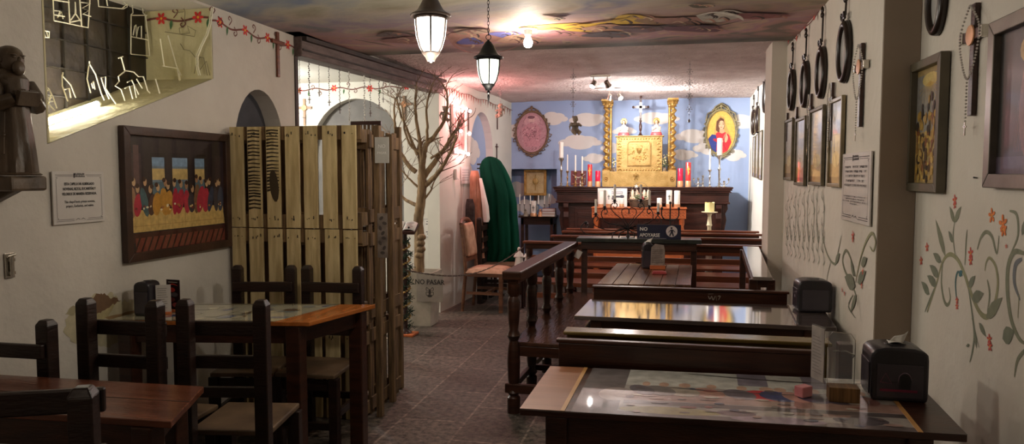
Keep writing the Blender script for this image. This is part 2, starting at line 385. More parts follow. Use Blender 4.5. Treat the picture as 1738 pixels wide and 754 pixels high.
def ceilmat():
    m, nt, b = _base('painted sky ceiling'); L = nt.links
    tc = N(nt, 'ShaderNodeTexCoord')
    def noise(scale, st=(1,1,1), det=5.0, dist=0.0, off=(0,0,0)):
        mp = N(nt, 'ShaderNodeMapping'); mp.inputs['Scale'].default_value = st; mp.inputs['Location'].default_value = off; L.new(tc.outputs['Object'], mp.inputs[0])
        n = N(nt, 'ShaderNodeTexNoise', i_Scale=scale, i_Detail=det, i_Distortion=dist); L.new(mp.outputs[0], n.inputs['Vector']); return n.outputs[0]
    def ramp(src, stops):
        r = N(nt, 'ShaderNodeValToRGB'); e = r.color_ramp.elements
        while len(e) < len(stops): e.new(.5)
        for k, (p, c) in enumerate(stops): e[k].position = p; e[k].color = c
        L.new(src, r.inputs[0]); return r.outputs[0]
    def mix(f, a, c):
        x = N(nt, 'ShaderNodeMix', data_type='RGBA'); L.new(f, x.inputs[0]); L.new(a, x.inputs[6]); L.new(c, x.inputs[7]); return x.outputs[2]
    base = ramp(noise(.9, (1, 1.8, 1), 4.0, 1.0), [(.32, S(150,142,116)), (.45, S(184,178,160)), (.52, S(160,160,160)), (.6, S(118,132,156)), (.7, S(170,162,150))])
    pinky = ramp(noise(1.6, (1, 1.6, 1), 5.0, 1.4, (3,1,0)), [(.34, S(130,118,110)), (.46, S(196,150,142)), (.54, S(180,138,150)), (.62, S(206,176,150)), (.7, S(120,112,118))])
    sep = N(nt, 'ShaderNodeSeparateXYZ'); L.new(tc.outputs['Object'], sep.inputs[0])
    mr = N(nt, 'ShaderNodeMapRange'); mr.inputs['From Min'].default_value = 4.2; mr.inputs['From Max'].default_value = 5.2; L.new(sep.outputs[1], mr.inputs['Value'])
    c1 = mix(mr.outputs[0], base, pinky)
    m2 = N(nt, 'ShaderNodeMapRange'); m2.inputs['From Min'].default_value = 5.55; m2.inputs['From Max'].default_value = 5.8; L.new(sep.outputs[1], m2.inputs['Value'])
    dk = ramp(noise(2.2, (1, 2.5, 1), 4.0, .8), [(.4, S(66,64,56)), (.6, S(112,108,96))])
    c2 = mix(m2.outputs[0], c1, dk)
    L.new(c2, b.inputs['Base Color']); b.inputs['Roughness'].default_value = .7
    bp = N(nt, 'ShaderNodeBump', i_Strength=.25, i_Distance=.01); L.new(noise(20), bp.inputs['Height']); L.new(bp.outputs[0], b.inputs['Normal'])
    return m
M_ceil = ceilmat()
def struct(mb, name, m, parent=None, **kw):
    o = mb.build(name, m, parent, **kw); o['kind'] = 'structure'; return o
# ================================================================ room shell
struct(MB().box(-5.4, 1.4, -1.3, 11.0, -.1, 0), 'floor', M_floor)
def archpts(cy, cz, ry, rz, z0, n=16, flip=False):
    P = [(cy-ry, z0), (cy+ry, z0)]+[(cy+ry*math.cos(a*PI/n), cz+rz*math.sin(a*PI/n)) for a in range(n+1)]
    return P
# near left wall, thick, with the slanting window opening and the arched niche cut through it
ALC = [(2.76, 1.63), (3.99, 2.07), (3.99, 2.485), (2.76, 2.485)]
ARCH1 = archpts(4.495, 1.66, .30, .40, 1.2)
wl = struct(MB().holed([(-1.3, 0), (4.97, 0), (4.97, HC), (-1.3, HC)], [ALC, ARCH1], -3.15, XL), 'wall_left', M_wall)
b = MB()                                                     # cream painted lining of the window reveal
b.box(-3.149, XL-.002, 3.975, 3.988, 2.066, 2.484)
b.add([(-3.149, 2.77, 1.64), (XL+.004, 2.77, 1.637), (XL+.004, 3.985, 2.072), (-3.149, 3.985, 2.075)], [(0,1,2,3)])
b.box(-3.149, XL-.002, 2.765, 2.775, 1.64, 2.484)
b.build('reveal_plaster', M_reveal, wl)
struct(MB().prism(archpts(4.495, 1.66, .31, .41, 1.19), -2.84, -2.82, plane='yz'), 'trim_1', M_grey)
# far part of the left wall beyond the side room, with its arched niche
LA, LB = Vector((-2.43, 7.55, 0)), Vector((-2.24, 10.3, 0))
LANG = math.atan2(LB.y-LA.y, LB.x-LA.x); LLEN = (LB-LA).length
def PL(x, y):                                               # pixel -> (u along wall, z) on that wall
    p = PP(x, y, LA, LB); return ((Vector((p.x, p.y, 0))-LA).length, p.z)
au0, au1 = PL(798, 240)[0], PL(837, 240)[0]; azt = PL(816, 190)[1]
ARCH2 = archpts((au0+au1)/2, azt-.55, (au1-au0)/2, .55, 1.1)
wlr = struct(MB().holed([(0, 0), (LLEN, 0), (LLEN, HC+.05), (0, HC+.05)], [ARCH2], .14, 0, plane='xz'), 'wall_left_rear', M_wallside, loc=LA, rot=(0, 0, LANG))
struct(MB().prism(archpts((au0+au1)/2, azt-.55, (au1-au0)/2+.01, .56, 1.09), .10, .12), 'trim_2', M_blue, loc=LA, rot=(0, 0, LANG))
# side room
SRY = 7.57
sx0, sx1 = PY(538, 215, SRY).x, PY(673, 215, SRY).x
ARCH3 = archpts((sx0+sx1)/2, 1.72, (sx1-sx0)/2*1.16, .60, .9)
wsb = struct(MB().holed([(-5.4, 0), (-2.43, 0), (-2.43, HC), (-5.4, HC)], [ARCH3], SRY+.14, SRY, plane='xz'), 'wall_side_room_back', M_wallside)
struct(MB().prism(archpts((sx0+sx1)/2, 1.72, (sx1-sx0)/2*1.16+.01, .61, .89), SRY+.11, SRY+.13), 'trim_3', M_grey2)
struct(MB().box(-5.5, -5.4, 4.0, 7.8, 0, HC), 'wall_side_room_left', M_wallside)
struct(MB().box(-5.4, -3.15, 4.83, 4.95, 0, HC), 'wall_side_room_front', M_wallside)
# back wall with its low recess
nx = PY(945, 287, YB).x; nz = PY(900, 287, YB).z
wb = struct(MB().holed([(-2.32, 0), (nx, 0), (nx, nz), (1.3, nz), (1.3, HC+.05), (-2.32, HC+.05)] if False else [(-2.4, nz), (nx, nz), (nx, 0), (1.3, 0), (1.3, HC+.05), (-2.4, HC+.05)], [], YB+.35, YB, plane='xz'), 'wall_back', M_blue)
struct(MB().box(-2.5, nx+.05, YB+.35, YB+.45, 0, nz+.2), 'wall_recess_back', M_blue)
# right wall in its stepped runs
wrn = struct(MB().box(1.02, 1.32, -1.3, 3.45, 0, HC), 'wall_right_near', M_wallr)
wr = struct(MB().box(.872, 1.32, 3.452, 6.2, 0, HC), 'wall_right', M_wallr)
struct(MB().box(.874, 1.018, 3.444, 3.4515, 0, HC-.001), 'wall_right_return', M_pier)
struct(MB().box(.76, 1.32, 6.2, 6.6, 0, 2.44), 'wall_right_pier', M_wallr)
wrr = struct(MB().box(1.0, 1.32, 6.6, YB, 0, HC+.05), 'wall_right_rear', M_wallside)
struct(MB().box(.76, 1.0, 6.2, 6.6, 2.44, HC+.05), 'wall_right_pier_head', M_wallr)
struct(MB().box(-3.15, 1.32, -1.4, -1.3, 0, HC), 'wall_front', M_wall)
# ceilings
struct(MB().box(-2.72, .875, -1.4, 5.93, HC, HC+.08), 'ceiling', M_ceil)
struct(MB().box(.875, 1.4, -1.4, 5.93, HC, HC+.08), 'ceiling_right_edge', M_wallr)
random.seed(3)
def lump(u, v):
    x = -2.6+u*3.95; y = 5.86+v*4.6
    return (x, y, HC+.022+.012*math.sin(y*4.1+.6*math.sin(x*1.7))+.008*math.sin(x*3.3+y*1.9)+random.uniform(-.004, .004))
struct(MB().grid(lambda u, v: lump(1-u, v), 46, 60), 'ceiling_rear', M_roughceil, smooth=60)
struct(MB().box(-5.5, -2.58, 4.83, 7.8, HC, HC+.08), 'ceiling_side_room', M_wallside)
struct(MB().box(-2.6, 1.4, 5.8, 10.9, HC+.12, HC+.16), 'ceiling_slab', M_wall)
struct(MB().box(-3.3, -2.71, -1.4, 4.85, HC, HC+.08), 'ceiling_left_edge', M_reveal)
# beam and post at the side room opening
bp0, bp1 = Vector((-2.71, 4.97, 0)), Vector((-2.46, 7.57, 0))
bm = struct(MB().bar(bp0+Vector((0,0,2.425)), bp1+Vector((0,0,2.425)), .15, .145), 'beam', mat('grey weathered beam', S(84,70,66), S(116,98,94), .6, 7, (4,.8,4), .4, 30), bevel=.01)
MB().bar(bp0+Vector((.09,0,2.478)), bp1+Vector((.09,0,2.478)), .045, .03).bar(bp0+Vector((.078,0,2.40)), bp1+Vector((.078,0,2.40)), .014, .012).build('ledge_board', mat('blackened board', S(44,36,34), S(66,54,50), .6, 8), bm)
struct(MB().box(-2.76, -2.69, 4.965, 5.01, 1.0, 2.36), 'post', mat('dark corner post', S(46,36,32), S(66,54,48), .6, 8), bevel=.004)
# ================================================================ painted decoration on the walls and ceiling
C_stem = S(112,62,54); C_red = S(205,48,44); C_leaf = S(70,110,70); C_olive = S(146,146,112); C_olive2 = S(128,132,110); C_grn = S(118,124,106)
def vine(A, x0, x1, zf, step=.32, amp=.02, fr=.045, n=None, sx=1, first=.1):
    """garland along x with flowers, tendrils and leaves"""
    k = max(2, int((x1-x0)/.05)); A.stroke([(x0+(x1-x0)*i/k, zf(x0+(x1-x0)*i/k)+amp*math.sin(i*1.1)) for i in range(k+1)], .012, C_stem, False, 2)
    x = x0+first; i = 0
    while x < x1:
        z = zf(x)+amp*math.sin((x-x0)/.05*1.1)
        A.flower(x, z, fr, C_red, sx=sx)
        A.leaf(x+step*.28, z-.01, .06, -1.7, C_leaf, .5)
        for s, dx in ((1, .42), (-1, .62)):
            cx = x+step*dx; A.stroke([(cx-.02, z), (cx+.01, z+s*.035), (cx-.012, z+s*.055), (cx-.025, z+s*.04), (cx-.012, z+s*.032)], .007, C_stem, False)
        x += step; i += 1
A = Art(); vine(A, 0, 1.02, lambda x: 2.41, .27, .012, .036)       # near left wall, running to the corner post
A.build('painted_flower_vine', M_paint, wl, (XL+.001, 3.97, 0), PI/2)
A = Art(); vine(A, 0.01, .43, lambda x: 2.43-.02*x, .25, .01, .038, first=.1)  # on the reveal above the slanting sill
A.build('painted_flower_vine', M_paint, wl, (-3.14, 3.97, 0), 0)
A = Art(); vine(A, 0.2, 2.9, lambda x: 2.43, .42, .012, .04, first=.2)
A.build('painted_flower_vine', M_paint, wsb, (-5.3, SRY-.001, 0), 0)
A = Art()                                                          # peeled and damp stained plaster
def chip(P, col, j=.006, sd=1):
    rn = random.Random(sd); V = [Vector(p) for p in P]; Q_ = []
    for i in range(len(V)):
        a_, b_ = V[i], V[(i+1) % len(V)]
        for k in range(5): q_ = a_.lerp(b_, k/5); Q_.append((q_.x+rn.uniform(-j, j), q_.y+rn.uniform(-j, j)))
    A.poly(Q_, col)
chip([(-.05,-.02),(-.02,.06),(.06,.09),(.14,.12),(.2,.10),(.24,.11),(.29,.07),(.36,.05),(.42,.075),(.5,.12),(.53,.12),(.5,.05),(.44,.0),(.42,-.08),(.34,-.12),(.22,-.15),(.12,-.12),(.02,-.10)], S(186,176,146), .010, 3)
chip([(.1,.02),(.14,.09),(.2,.07),(.27,.06),(.22,.0),(.14,-.02)], S(172,158,116), .008, 4)
chip([(.10,.04),(.12,.10),(.16,.125),(.2,.115),(.23,.09),(.28,.085),(.30,.06),(.25,.05),(.2,.03),(.14,.02)], S(112,84,60), .006, 5)
chip([(.18,.0),(.28,-.005),(.42,.0),(.5,.025),(.42,-.025),(.28,-.03)], S(150,122,84), .005, 6)
chip([(-.04,.06),(.0,.09),(.05,.085),(.01,.045)], S(160,150,118), .004, 7)
A.build('peeled_plaster_patch', M_paint, wl, (XL+.001, 2.86, .80), PI/2)
# clouds on the back wall
def cloud(A, cx, cz, w, h, col=S(214,209,205)):
    for dx, dz, r in ((-.36,-.1,.26), (-.1,.12,.36), (.18,.05,.32), (.4,-.12,.2), (0,-.2,.4)):
        A.oval(cx+dx*w, cz+dz*h, r*w*.85, r*h*1.1, col, 16)
A = Art()
for px, py, wd, hg in ((880,222,.42,.22), (940,200,.36,.2), (1000,202,.5,.2), (985,240,.55,.22), (1040,250,.3,.16), (1010,268,.3,.15), (1115,200,.55,.18), (1180,230,.5,.2), (1262,205,.5,.2), (1205,250,.4,.2), (1160,262,.35,.16), (1245,262,.3,.18), (1060,222,.3,.14)):
    p = PY(px, py, YB); cloud(A, p.x+2.4, p.z, wd*.98, hg*.82)
A.build('painted_clouds', M_cloud, wb, (-2.4, YB-.001, 0), 0)
A = Art()
for px, py in ((895,350), (925,338), (880,320)):
    p = PY(px, py, YB+.35); cloud(A, p.x+2.4, p.z, .3, .2)
A.build('painted_clouds', M_cloud, bpy.data.objects['wall_recess_back'], (-2.4, YB+.347, 0), 0)
A = Art(); cloud(A, .25, .35, .5, .3); cloud(A, .05, .05, .4, .3); A.build('painted_clouds', M_cloud, bpy.data.objects['trim_2'], (au0+.12, .097, 1.45), 0)
# trailing flower mural on the right wall (traced on the wall plane)
def mural(plane_x, strokes, leaves, flowers, wallobj, nm):
    A = Art()
    q = lambda p: (-PX(p[0], p[1], plane_x).y, PX(p[0], p[1], plane_x).z)
    for pts, wd, col in strokes: A.stroke([q(p) for p in pts], wd, col)
    for (x0, y0), (x1, y1), wr_, col in leaves:
        a, b_ = Vector(q((x0, y0))), Vector(q((x1, y1))); d = b_-a; A.leaf(a.x, a.y, d.length, math.atan2(d.y, d.x), col, wr_)
    for (x, y), r, col in flowers:
        c = q((x, y)); A.flower(c[0], c[1], r, col, S(226,150,50), 5, .5)
    return A.build(nm, M_paint, wallobj, (plane_x-.0008, 0, 0), -PI/2)
cr, co = S(206,84,76), S(222,122,58)
mural(1.02, [
 ([(1574,530),(1590,480),(1600,445),(1612,432),(1625,440),(1636,462),(1646,492),(1660,525),(1672,538),(1682,532),(1690,510),(1694,480),(1690,452),(1680,438),(1674,446),(1672,460)], .02, C_olive),
 ([(1600,446),(1598,480),(1602,508),(1608,518),(1613,508),(1611,488)], .016, C_olive2),
 ([(1622,440),(1618,400),(1621,375)], .008, C_olive2), ([(1659,424),(1665,404),(1674,394),(1684,402),(1692,430),(1696,400)], .014, C_olive2),
 ([(1644,490),(1650,530),(1654,570),(1650,600),(1646,615)], .014, C_grn), ([(1650,540),(1662,590)], .012, C_grn), ([(1676,475),(1680,500),(1676,530)], .012, C_olive2),
 ([(1738,430),(1722,428),(1712,450),(1710,490),(1716,540),(1730,575),(1745,585)], .024, C_olive2), ([(1735,440),(1724,450),(1722,480),(1732,510)], .02, S(120,124,128)),
 ([(1714,358),(1726,365),(1728,400),(1716,430)], .012, C_olive2), ([(1745,590),(1728,610),(1722,640)], .014, C_olive2), ([(1638,450),(1640,410),(1642,390)], .01, C_olive2),
 ([(1624,510),(1622,480),(1626,462),(1634,468)], .012, S(74,110,110)), ([(1586,490),(1576,515),(1570,530)], .012, C_grn), ([(1730,500),(1728,540)], .01, C_olive)],
 [((1605,436),(1588,372),.3,C_olive2), ((1618,412),(1610,392),.6,C_grn), ((1620,378),(1612,350),.5,C_olive2), ((1620,378),(1632,350),.5,C_olive2), ((1598,445),(1584,430),.5,C_grn), ((1594,470),(1578,450),.5,C_grn),
  ((1590,485),(1574,468),.5,C_grn), ((1578,500),(1564,478),.5,C_grn), ((1644,488),(1656,468),.6,C_grn), ((1650,508),(1670,498),.6,C_grn), ((1674,540),(1702,505),.45,C_olive2), ((1662,548),(1674,572),.5,C_grn),
  ((1702,575),(1722,562),.9,C_grn), ((1654,560),(1658,592),.5,C_grn), ((1646,585),(1640,588),.5,C_grn), ((1735,400),(1742,370),.6,C_grn), ((1628,468),(1634,460),.9,S(60,110,120))],
 [((1621,340),.022,cr), ((1621,348),.016,cr), ((1648,430),.022,cr), ((1648,443),.018,cr), ((1684,366),.026,co), ((1703,380),.03,co), ((1704,390),.024,co), ((1574,420),.02,cr), ((1564,443),.02,cr), ((1625,510),.014,cr), ((1625,520),.014,cr), ((1680,576),.018,cr), ((1681,588),.018,cr), ((1709,418),.008,cr)],
 wrn, 'painted_vine_mural')
ml = [([(1452,470),(1444,440),(1436,425),(1430,440),(1434,460),(1444,478),(1452,500),(1456,520)], .016, C_olive2),
 ([(1452,480),(1460,440),(1470,410),(1480,396),(1486,410),(1482,426),(1476,418)], .016, C_olive),
 ([(1428,400),(1422,430),(1418,448),(1408,440),(1400,420),(1396,395)], .014, C_olive2), ([(1410,445),(1404,470),(1402,500)], .01, C_grn), ([(1448,500),(1440,520),(1452,540)], .01, C_grn),
 ([(1456,500),(1462,545)], .01, C_grn)]
lv = [((1450,470),(1444,440),.5,C_grn), ((1452,486),(1434,470),.5,C_grn), ((1456,480),(1470,460),.5,C_grn), ((1462,450),(1472,438),.6,C_grn), ((1454,500),(1444,530),.4,C_grn), ((1418,446),(1426,430),.5,C_grn)]
for k, x in enumerate((1336,1342,1349,1356,1364,1372,1380,1388,1397)):
    s = 1+k*.06; y0 = 395; a = (-1)**k
    ml.append(([(x, y0-50*s), (x+2*a, y0-20*s), (x-1*a, y0+10*s), (x+2*a, y0+36*s)], .012, C_grn))
    ml.append(([(x-3, y0-10*s), (x+1, y0+12*s), (x+3, y0-4*s)], .01, C_olive2))
    for j in range(7): yy = y0-(52-15*j)*s; e = (-1)**j; ml.append(([(x, yy), (x+2.6*e, yy-5*s), (x+1.6*e, yy-11*s)], .008, C_grn if j % 2 else C_olive2))
mural(.87, ml, lv, [((1448,400),.026,cr), ((1448,406),.02,cr), ((1465,461),.018,cr), ((1463,485),.016,cr), ((1430,492),.014,cr), ((1434,498),.014,cr)], wr, 'painted_vine_mural')
A = Art()                                                    # small vine high on the right wall
q = lambda p: (-PX(p[0], p[1], .87).y, PX(p[0], p[1], .87).z)
pts = [(1338,71),(1346,64),(1352,66),(1358,54),(1366,46),(1374,40),(1382,30),(1388,22),(1394,10),(1400,2)]
A.stroke([q(p) for p in pts], .01, C_stem, False)
for p in pts[::2]: c = q(p); A.flower(c[0], c[1]+.01, .03, C_red)
for p in pts[1::2]: c = q(p); A.leaf(c[0], c[1], .05, -1.5, S(120,110,96), .5)
A.build('painted_flower_vine', M_paint, wr, (.8695, 0, 0), -PI/2)
# swirling painted figures of drapery on the ceiling (loose cloth and cloud shapes)
def ceil_art():
    A = MB(); k = 0
    T = lambda px, py, dz: (lambda p: (p.x, p.y, HC-.0015-dz))(PZ(px, py, HC))
    def blob(cx, cy, rx, ry, col, rot=0, n=14):
        nonlocal k; k += 1; P = []
        for i in range(n):
            a = -2*PI*i/n; r = 1+.18*math.sin(3*a+cx); x = rx*r*math.cos(a); y = ry*r*math.sin(a)
            P.append(T(cx+x*math.cos(rot)-y*math.sin(rot), cy+x*math.sin(rot)+y*math.cos(rot), k*.00012))
        A.add(P, [tuple(range(n))[::-1]], 0, col)
    def line(pts, wd, col):
        nonlocal k; k += 1; P = smoothpath([Vector(T(x, y, k*.00012)) for x, y in pts], 5); n = len(P); vs = []; fs = []
        for i, p in enumerate(P):
            t = (P[min(i+1, n-1)]-P[max(i-1, 0)]).normalized(); nn = Vector((-t.y, t.x, 0))*wd/2*math.sin(PI*(i+.5)/n); vs += [p+nn, p-nn]
        for i in range(n-1): fs.append((2*i, 2*i+1, 2*i+3, 2*i+2))
        A.add(vs, fs, 0, col)
    rnd = random.Random(8)
    for cx, cy, rx, ry, c in ((800,66,45,12,S(176,130,118)), (798,70,22,6,S(70,90,170)), (858,58,26,5,S(110,112,180)), (960,46,70,7,S(206,168,70)), (950,56,45,6,S(170,120,124)), (880,66,36,7,S(196,156,136)),
        (1075,32,40,8,S(206,170,60)), (1110,34,30,6,S(150,120,90)), (1030,46,40,6,S(180,140,120)), (1160,34,46,8,S(166,124,114)), (1215,28,34,7,S(190,186,176)), (1238,20,26,5,S(214,208,196)), (1090,46,50,6,S(120,96,104)),
        (1180,46,50,6,S(110,70,86)), (1290,24,46,5,S(150,92,92)), (690,66,40,6,S(150,104,100)), (660,56,22,4,S(110,92,92)), (1030,56,40,5,S(96,88,96)), (800,50,34,5,S(150,130,112)), (1190,6,22,3,S(96,88,74)), (940,28,20,3,S(200,180,150))):
        blob(cx, cy, rx, ry, c)
        for q_ in range(5):
            x = cx+rnd.uniform(-.7,.5)*rx; y = cy+rnd.uniform(-.7,.7)*ry
            col = rnd.choice([S(74,56,50), S(216,190,160), S(120,80,76), S(60,50,48), S(190,140,120)])
            line([(x, y), (x+rx*.25, y-ry*.4), (x+rx*.5, y+ry*.2), (x+rx*.4, y+ry*.6)], .018, col)
    for pts, wd, c in (([(596,62),(640,70),(672,76)], .02, S(80,60,56)), ([(654,50),(690,52),(712,60)], .05, S(90,76,70)), ([(780,60),(770,72),(800,86),(850,84),(880,74)], .03, S(160,110,100)),
        ([(1010,44),(1080,44),(1150,38),(1210,40),(1260,30)], .035, S(70,56,54)), ([(770,52),(800,46),(830,52)], .03, S(90,70,64)), ([(1180,22),(1215,16),(1250,22),(1262,30)], .04, S(230,226,216)), ([(960,42),(1010,36),(1060,28)], .05, S(214,176,66))):
        line(pts, wd, c)
    return A
o = ceil_art().build('painted_drapery', M_paint, bpy.data.objects['ceiling'])
# ================================================================ hanging lanterns and ceiling bulb
def lantern(loc, s, label, panel_m, metal, finial, chain_len, hook):
    t = thing('hanging_lantern', label, 'lantern', loc)
    b = MB(); b.lathe([(.005,.135),(.012,.128),(.022,.118),(.03,.108),(.045,.085),(.06,.055),(.075,.03),(.1,.012),(.113,.006),(.115,0),(.112,-.006),(.1,-.004),(.09,-.002)], 24)
    b.build('lantern_cap', metal, t, smooth=40)
    b = MB(); b.lathe([(.092,-.002),(.096,-.016),(.09,-.022)], 24)
    for k in range(6):
        a = 2*PI*k/6+PI/6+.32
        P = [(.092,-.02),(.090,-.06),(.083,-.12),(.066,-.175),(.047,-.205)]
        b.tube([((r+.002)*math.cos(a), (r+.002)*math.sin(a), z) for r, z in P], [.0065,.006,.0055,.005,.006], 6)
    b.build('lantern_cage', metal, t, smooth=40)
    for k in range(6):
        a0 = 2*PI*k/6+PI/6+.32+.05; a1 = a0+PI/3-.10
        P = [(.090,-.018),(.088,-.06),(.081,-.12),(.064,-.175),(.045,-.205)]
        def fn(u, v, a0=a0, a1=a1):
            i = min(int(v*4), 3); f = v*4-i; r = P[i][0]*(1-f)+P[i+1][0]*f; z = P[i][1]*(1-f)+P[i+1][1]*f; a = a0+(a1-a0)*u
            return (r*math.cos(a)*.985, r*math.sin(a)*.985, z)
        MB().grid(fn, 5, 9).build('frosted_pane', panel_m, t, smooth=60, solid=.002)
    b = MB(); b.lathe([(.048,-.2),(.05,-.207),(.046,-.213),(.036,-.225),(.03,-.232),(.024,-.245),(.022,-.25)] if True else [], 18)
    b.build('bottom_cup', metal, t, smooth=40)
    if finial: MB().lathe([(.006,-.25),(.012,-.262),(.014,-.27),(.006,-.28),(.009,-.29),(.01,-.3),(.005,-.33),(.001,-.36)], 10).build('finial', metal, t, smooth=40)
    else: MB().ell((0,0,-.252), .009, 8, 6).build('nut', M_silver, t, smooth=40)
    if hook:
        b = MB(); b.tube([(.02*math.cos(a), 0, .155+.02*math.sin(a)) for a in [2*PI*i/16 for i in range(16)]], .0028, 6, closed=True)
        b.build('hanging_ring', metal, t, smooth=60)
    b = MB(); z = .172 if hook else .13; k = 0
    while z < chain_len:
        rot = k % 2; P = []
        for i in range(12):
            a = 2*PI*i/12; x = .008*math.cos(a); zz = .017*math.sin(a)
            P.append((x if rot else 0, 0 if rot else x, z+.012+zz))
        b.tube(P, .002, 5, closed=True); z += .026; k += 1
    b.build('chain', metal, t, smooth=60)
    t.scale = (s, s, s); return t
E1, E2 = emis('lit frosted glass bright', (1, .93, .84, 1), 5), emis('lit frosted glass soft', (.93, .95, .80, 1), 1.35)
z1 = PY(731, 27, 2.8).z; z2 = PY(829, 98, 3.9).z
lantern((LANT1[0], LANT1[1], z1), .70, 'grey metal hanging lantern glowing bright white, the nearer and larger of the two', E1, M_wroughtgrey, False, (HC-z1)/.70, False)
lantern((LANT2[0], LANT2[1], z2), .70, 'black hanging lantern with pointed finial and softly lit panes, on a chain', E2, M_blackmetal, True, (HC-z2)/.70, True)
t = thing('ceiling_bulb', 'bare glowing light bulb in a round holder on the painted ceiling', 'light bulb', (BULB[0], BULB[1], HC))
MB().lathe([(.062,0),(.062,-.012),(.03,-.016),(.024,-.05)], 20).build('lamp_holder', M_white, t, smooth=40)
MB().lathe([(.014,-.05),(.02,-.07),(.03,-.09),(.032,-.105),(.026,-.125),(.012,-.135),(.001,-.137)], 16).build('bulb', emis('lit bulb', (1,.9,.78,1), 40), t, smooth=60)
# ================================================================ window on the left wall with its tube lamp and wire churches
win = MB()
win.box(-3.2, -3.15, 2.6, 4.15, 1.5, 2.6)
wo = win.build('window_1', mat('dark obscured glass', S(34,28,22), S(58,48,34), .35, 5, bump=.4, bscale=12)); wo['kind'] = 'structure'
g = MB()
for k in range(9):
    y = 2.7+k*.16; g.box(-3.145, -3.135, y, y+.008, 1.55, 2.5)
for k in range(7):
    z = 1.6+k*.15; g.box(-3.146, -3.134, 2.7, 3.975, z, z+.006)
g.build('window_lattice', mat('dark lattice', S(26,22,18), S(44,38,30), .6, 8), wo)
pa, pb = PX(72, 209, -2.95), PX(166, 176, -2.95)
t = thing('tube_lamp', 'glowing white fluorescent tube lying along the slanting window sill', 'lamp', (pa+pb)/2)
d = (pb-pa)/2; d.x = 0
t['note'] = ''; del t['note']
MB().tube([-d, d], .014, 12).build('glass_tube', emis('lit tube', (1,.96,.82,1), 75), t, smooth=60)
MB().tube([-d*1.03, -d*.97], .016, 12).tube([d*.97, d*1.03], .016, 12).build('end_cap', M_white, t, smooth=60)
MB().bar(-d+Vector((0,0,-.024)), d+Vector((0,0,-.024)), .03, .016).build('tube_holder', M_white, t)
def wire(paths, name, label, Xp, group='wire churches', r=.0035, cat='wire ornament'):
    """paths in photo pixels on the plane X = Xp"""
    allp = [PX(x, y, Xp) for p in paths for x, y in p]; base = min(allp, key=lambda v: v.z)
    o = MB()
    for p in paths:
        P = [PX(x, y, Xp)-base+Vector((.006*math.sin(i*1.7), 0, 0)) for i, (x, y) in enumerate(p)]
        o.tube(P, r, 5)
    ob = o.build(name, M_white_wire, None, base, smooth=60); return tag(ob, label, cat, group)
wire([[(90,-8),(90,35),(150,47),(154,0)],[(116,-8),(117,40)],[(135,-8),(137,45)],[(120,34),(127,22),(128,4),(129,22),(136,36)],[(92,18),(100,19),(98,30),(106,20),(106,32)],[(138,4),(152,6),(140,14),(152,18),(140,24),(153,28)],[(92,25),(108,28)],[(118,38),(136,34)],[(92,0),(116,4)]], 'wire_church', 'large white wire twin-towered church hanging on the window lattice', -3.1)
wire([[(166,-6),(166,11),(210,15),(217,12),(216,-4)],[(180,-6),(181,10)],[(208,2),(213,8),(208,14)]], 'wire_church', 'white wire church base cut by the top of the frame', -3.1)
wire([[(222,92),(221,25),(226,22),(226,10),(233,2),(240,6),(244,22),(248,26),(253,95),(222,92)],[(222,62),(250,68)],[(226,60),(227,45),(231,42),(233,64),(234,46),(239,44),(241,66)],[(224,26),(248,26)]], 'wire_church', 'tall white wire bell tower on the right of the window lattice', -3.1)
wire([[(68,50),(82,54),(84,64),(70,62)],[(74,52),(75,62)],[(79,54),(80,63)]], 'wire_church', 'small flat white wire church at the left window edge', -3.1)
sl = -2.84
wire([[(73,145),(80,150),(90,164),(98,184)],[(76,158),(82,152),(88,160),(84,176),(92,188)],[(73,172),(88,172)],[(79,165),(86,166)]], 'wire_church', 'low white wire church beside the left end of the lamp', sl)
wire([[(115,172),(104,146),(106,128),(122,144),(128,166)],[(106,128),(105,123)],[(110,152),(116,150),(121,166)]], 'wire_church', 'small pointed white wire church above the glowing tube', sl)
wire([[(154,158),(146,134),(152,108),(164,126),(172,160),(176,170)],[(152,108),(150,104)],[(158,150),(154,142),(159,138),(163,152)],[(172,132),(178,130),(180,150),(190,164),(196,176)],[(172,132),(176,150),(186,168)]], 'wire_church', 'white wire church with a pointed gable in the sill centre', sl)
wire([[(212,171),(204,152),(196,146),(204,138),(200,130),(212,120),(228,122),(236,130),(242,130),(250,154),(256,158)],[(212,120),(204,97)],[(201,99),(207,96)],[(216,140),(222,136),(236,160)],[(212,150),(218,146),(226,168)],[(220,148),(226,144),(232,166)],[(232,134),(240,150)]], 'wire_church', 'white wire domed church with a tall cross on the sill', sl+.02)
wire([[(264,134),(270,160)],[(266,161),(276,163)]], 'wire_cross', 'short white wire stake near the right end of the sill', sl+.04)
wire([[(300,112),(305,148)],[(276,112),(300,116),(308,128)],[(272,66),(277,112)],[(285,60),(298,112)],[(304,124),(306,145)]], 'wire_tower', 'tall thin white wire frame before the cream reveal', -2.9)
cw = mat('dark thin wire', S(120,108,80), None, .5)
def wire2(paths, label, Yp=3.955, r=.002):
    allp = [PY(x, y, Yp) for p in paths for x, y in p]; base = min(allp, key=lambda v: v.z); o = MB()
    for p in paths: o.tube([PY(x, y, Yp)-base for x, y in p], r, 5)
    tag(o.build('wire_drawing', cw, None, base, smooth=60), label, 'wire ornament', 'wire churches')
wire2([[(280,54),(330,62),(332,52),(318,44),(322,56),(306,58),(304,48),(312,46)],[(313,40),(314,20),(310,8),(300,10)],[(296,22),(312,20)]], 'dark wire figure of a dome hanging on the cream reveal')
wire2([[(306,74),(312,84),(322,86),(334,100),(330,125)],[(332,96),(346,98),(352,128)],[(334,110),(340,96)],[(338,120),(350,104),(356,128)]], 'tangle of dark wire in the lower corner of the cream reveal')
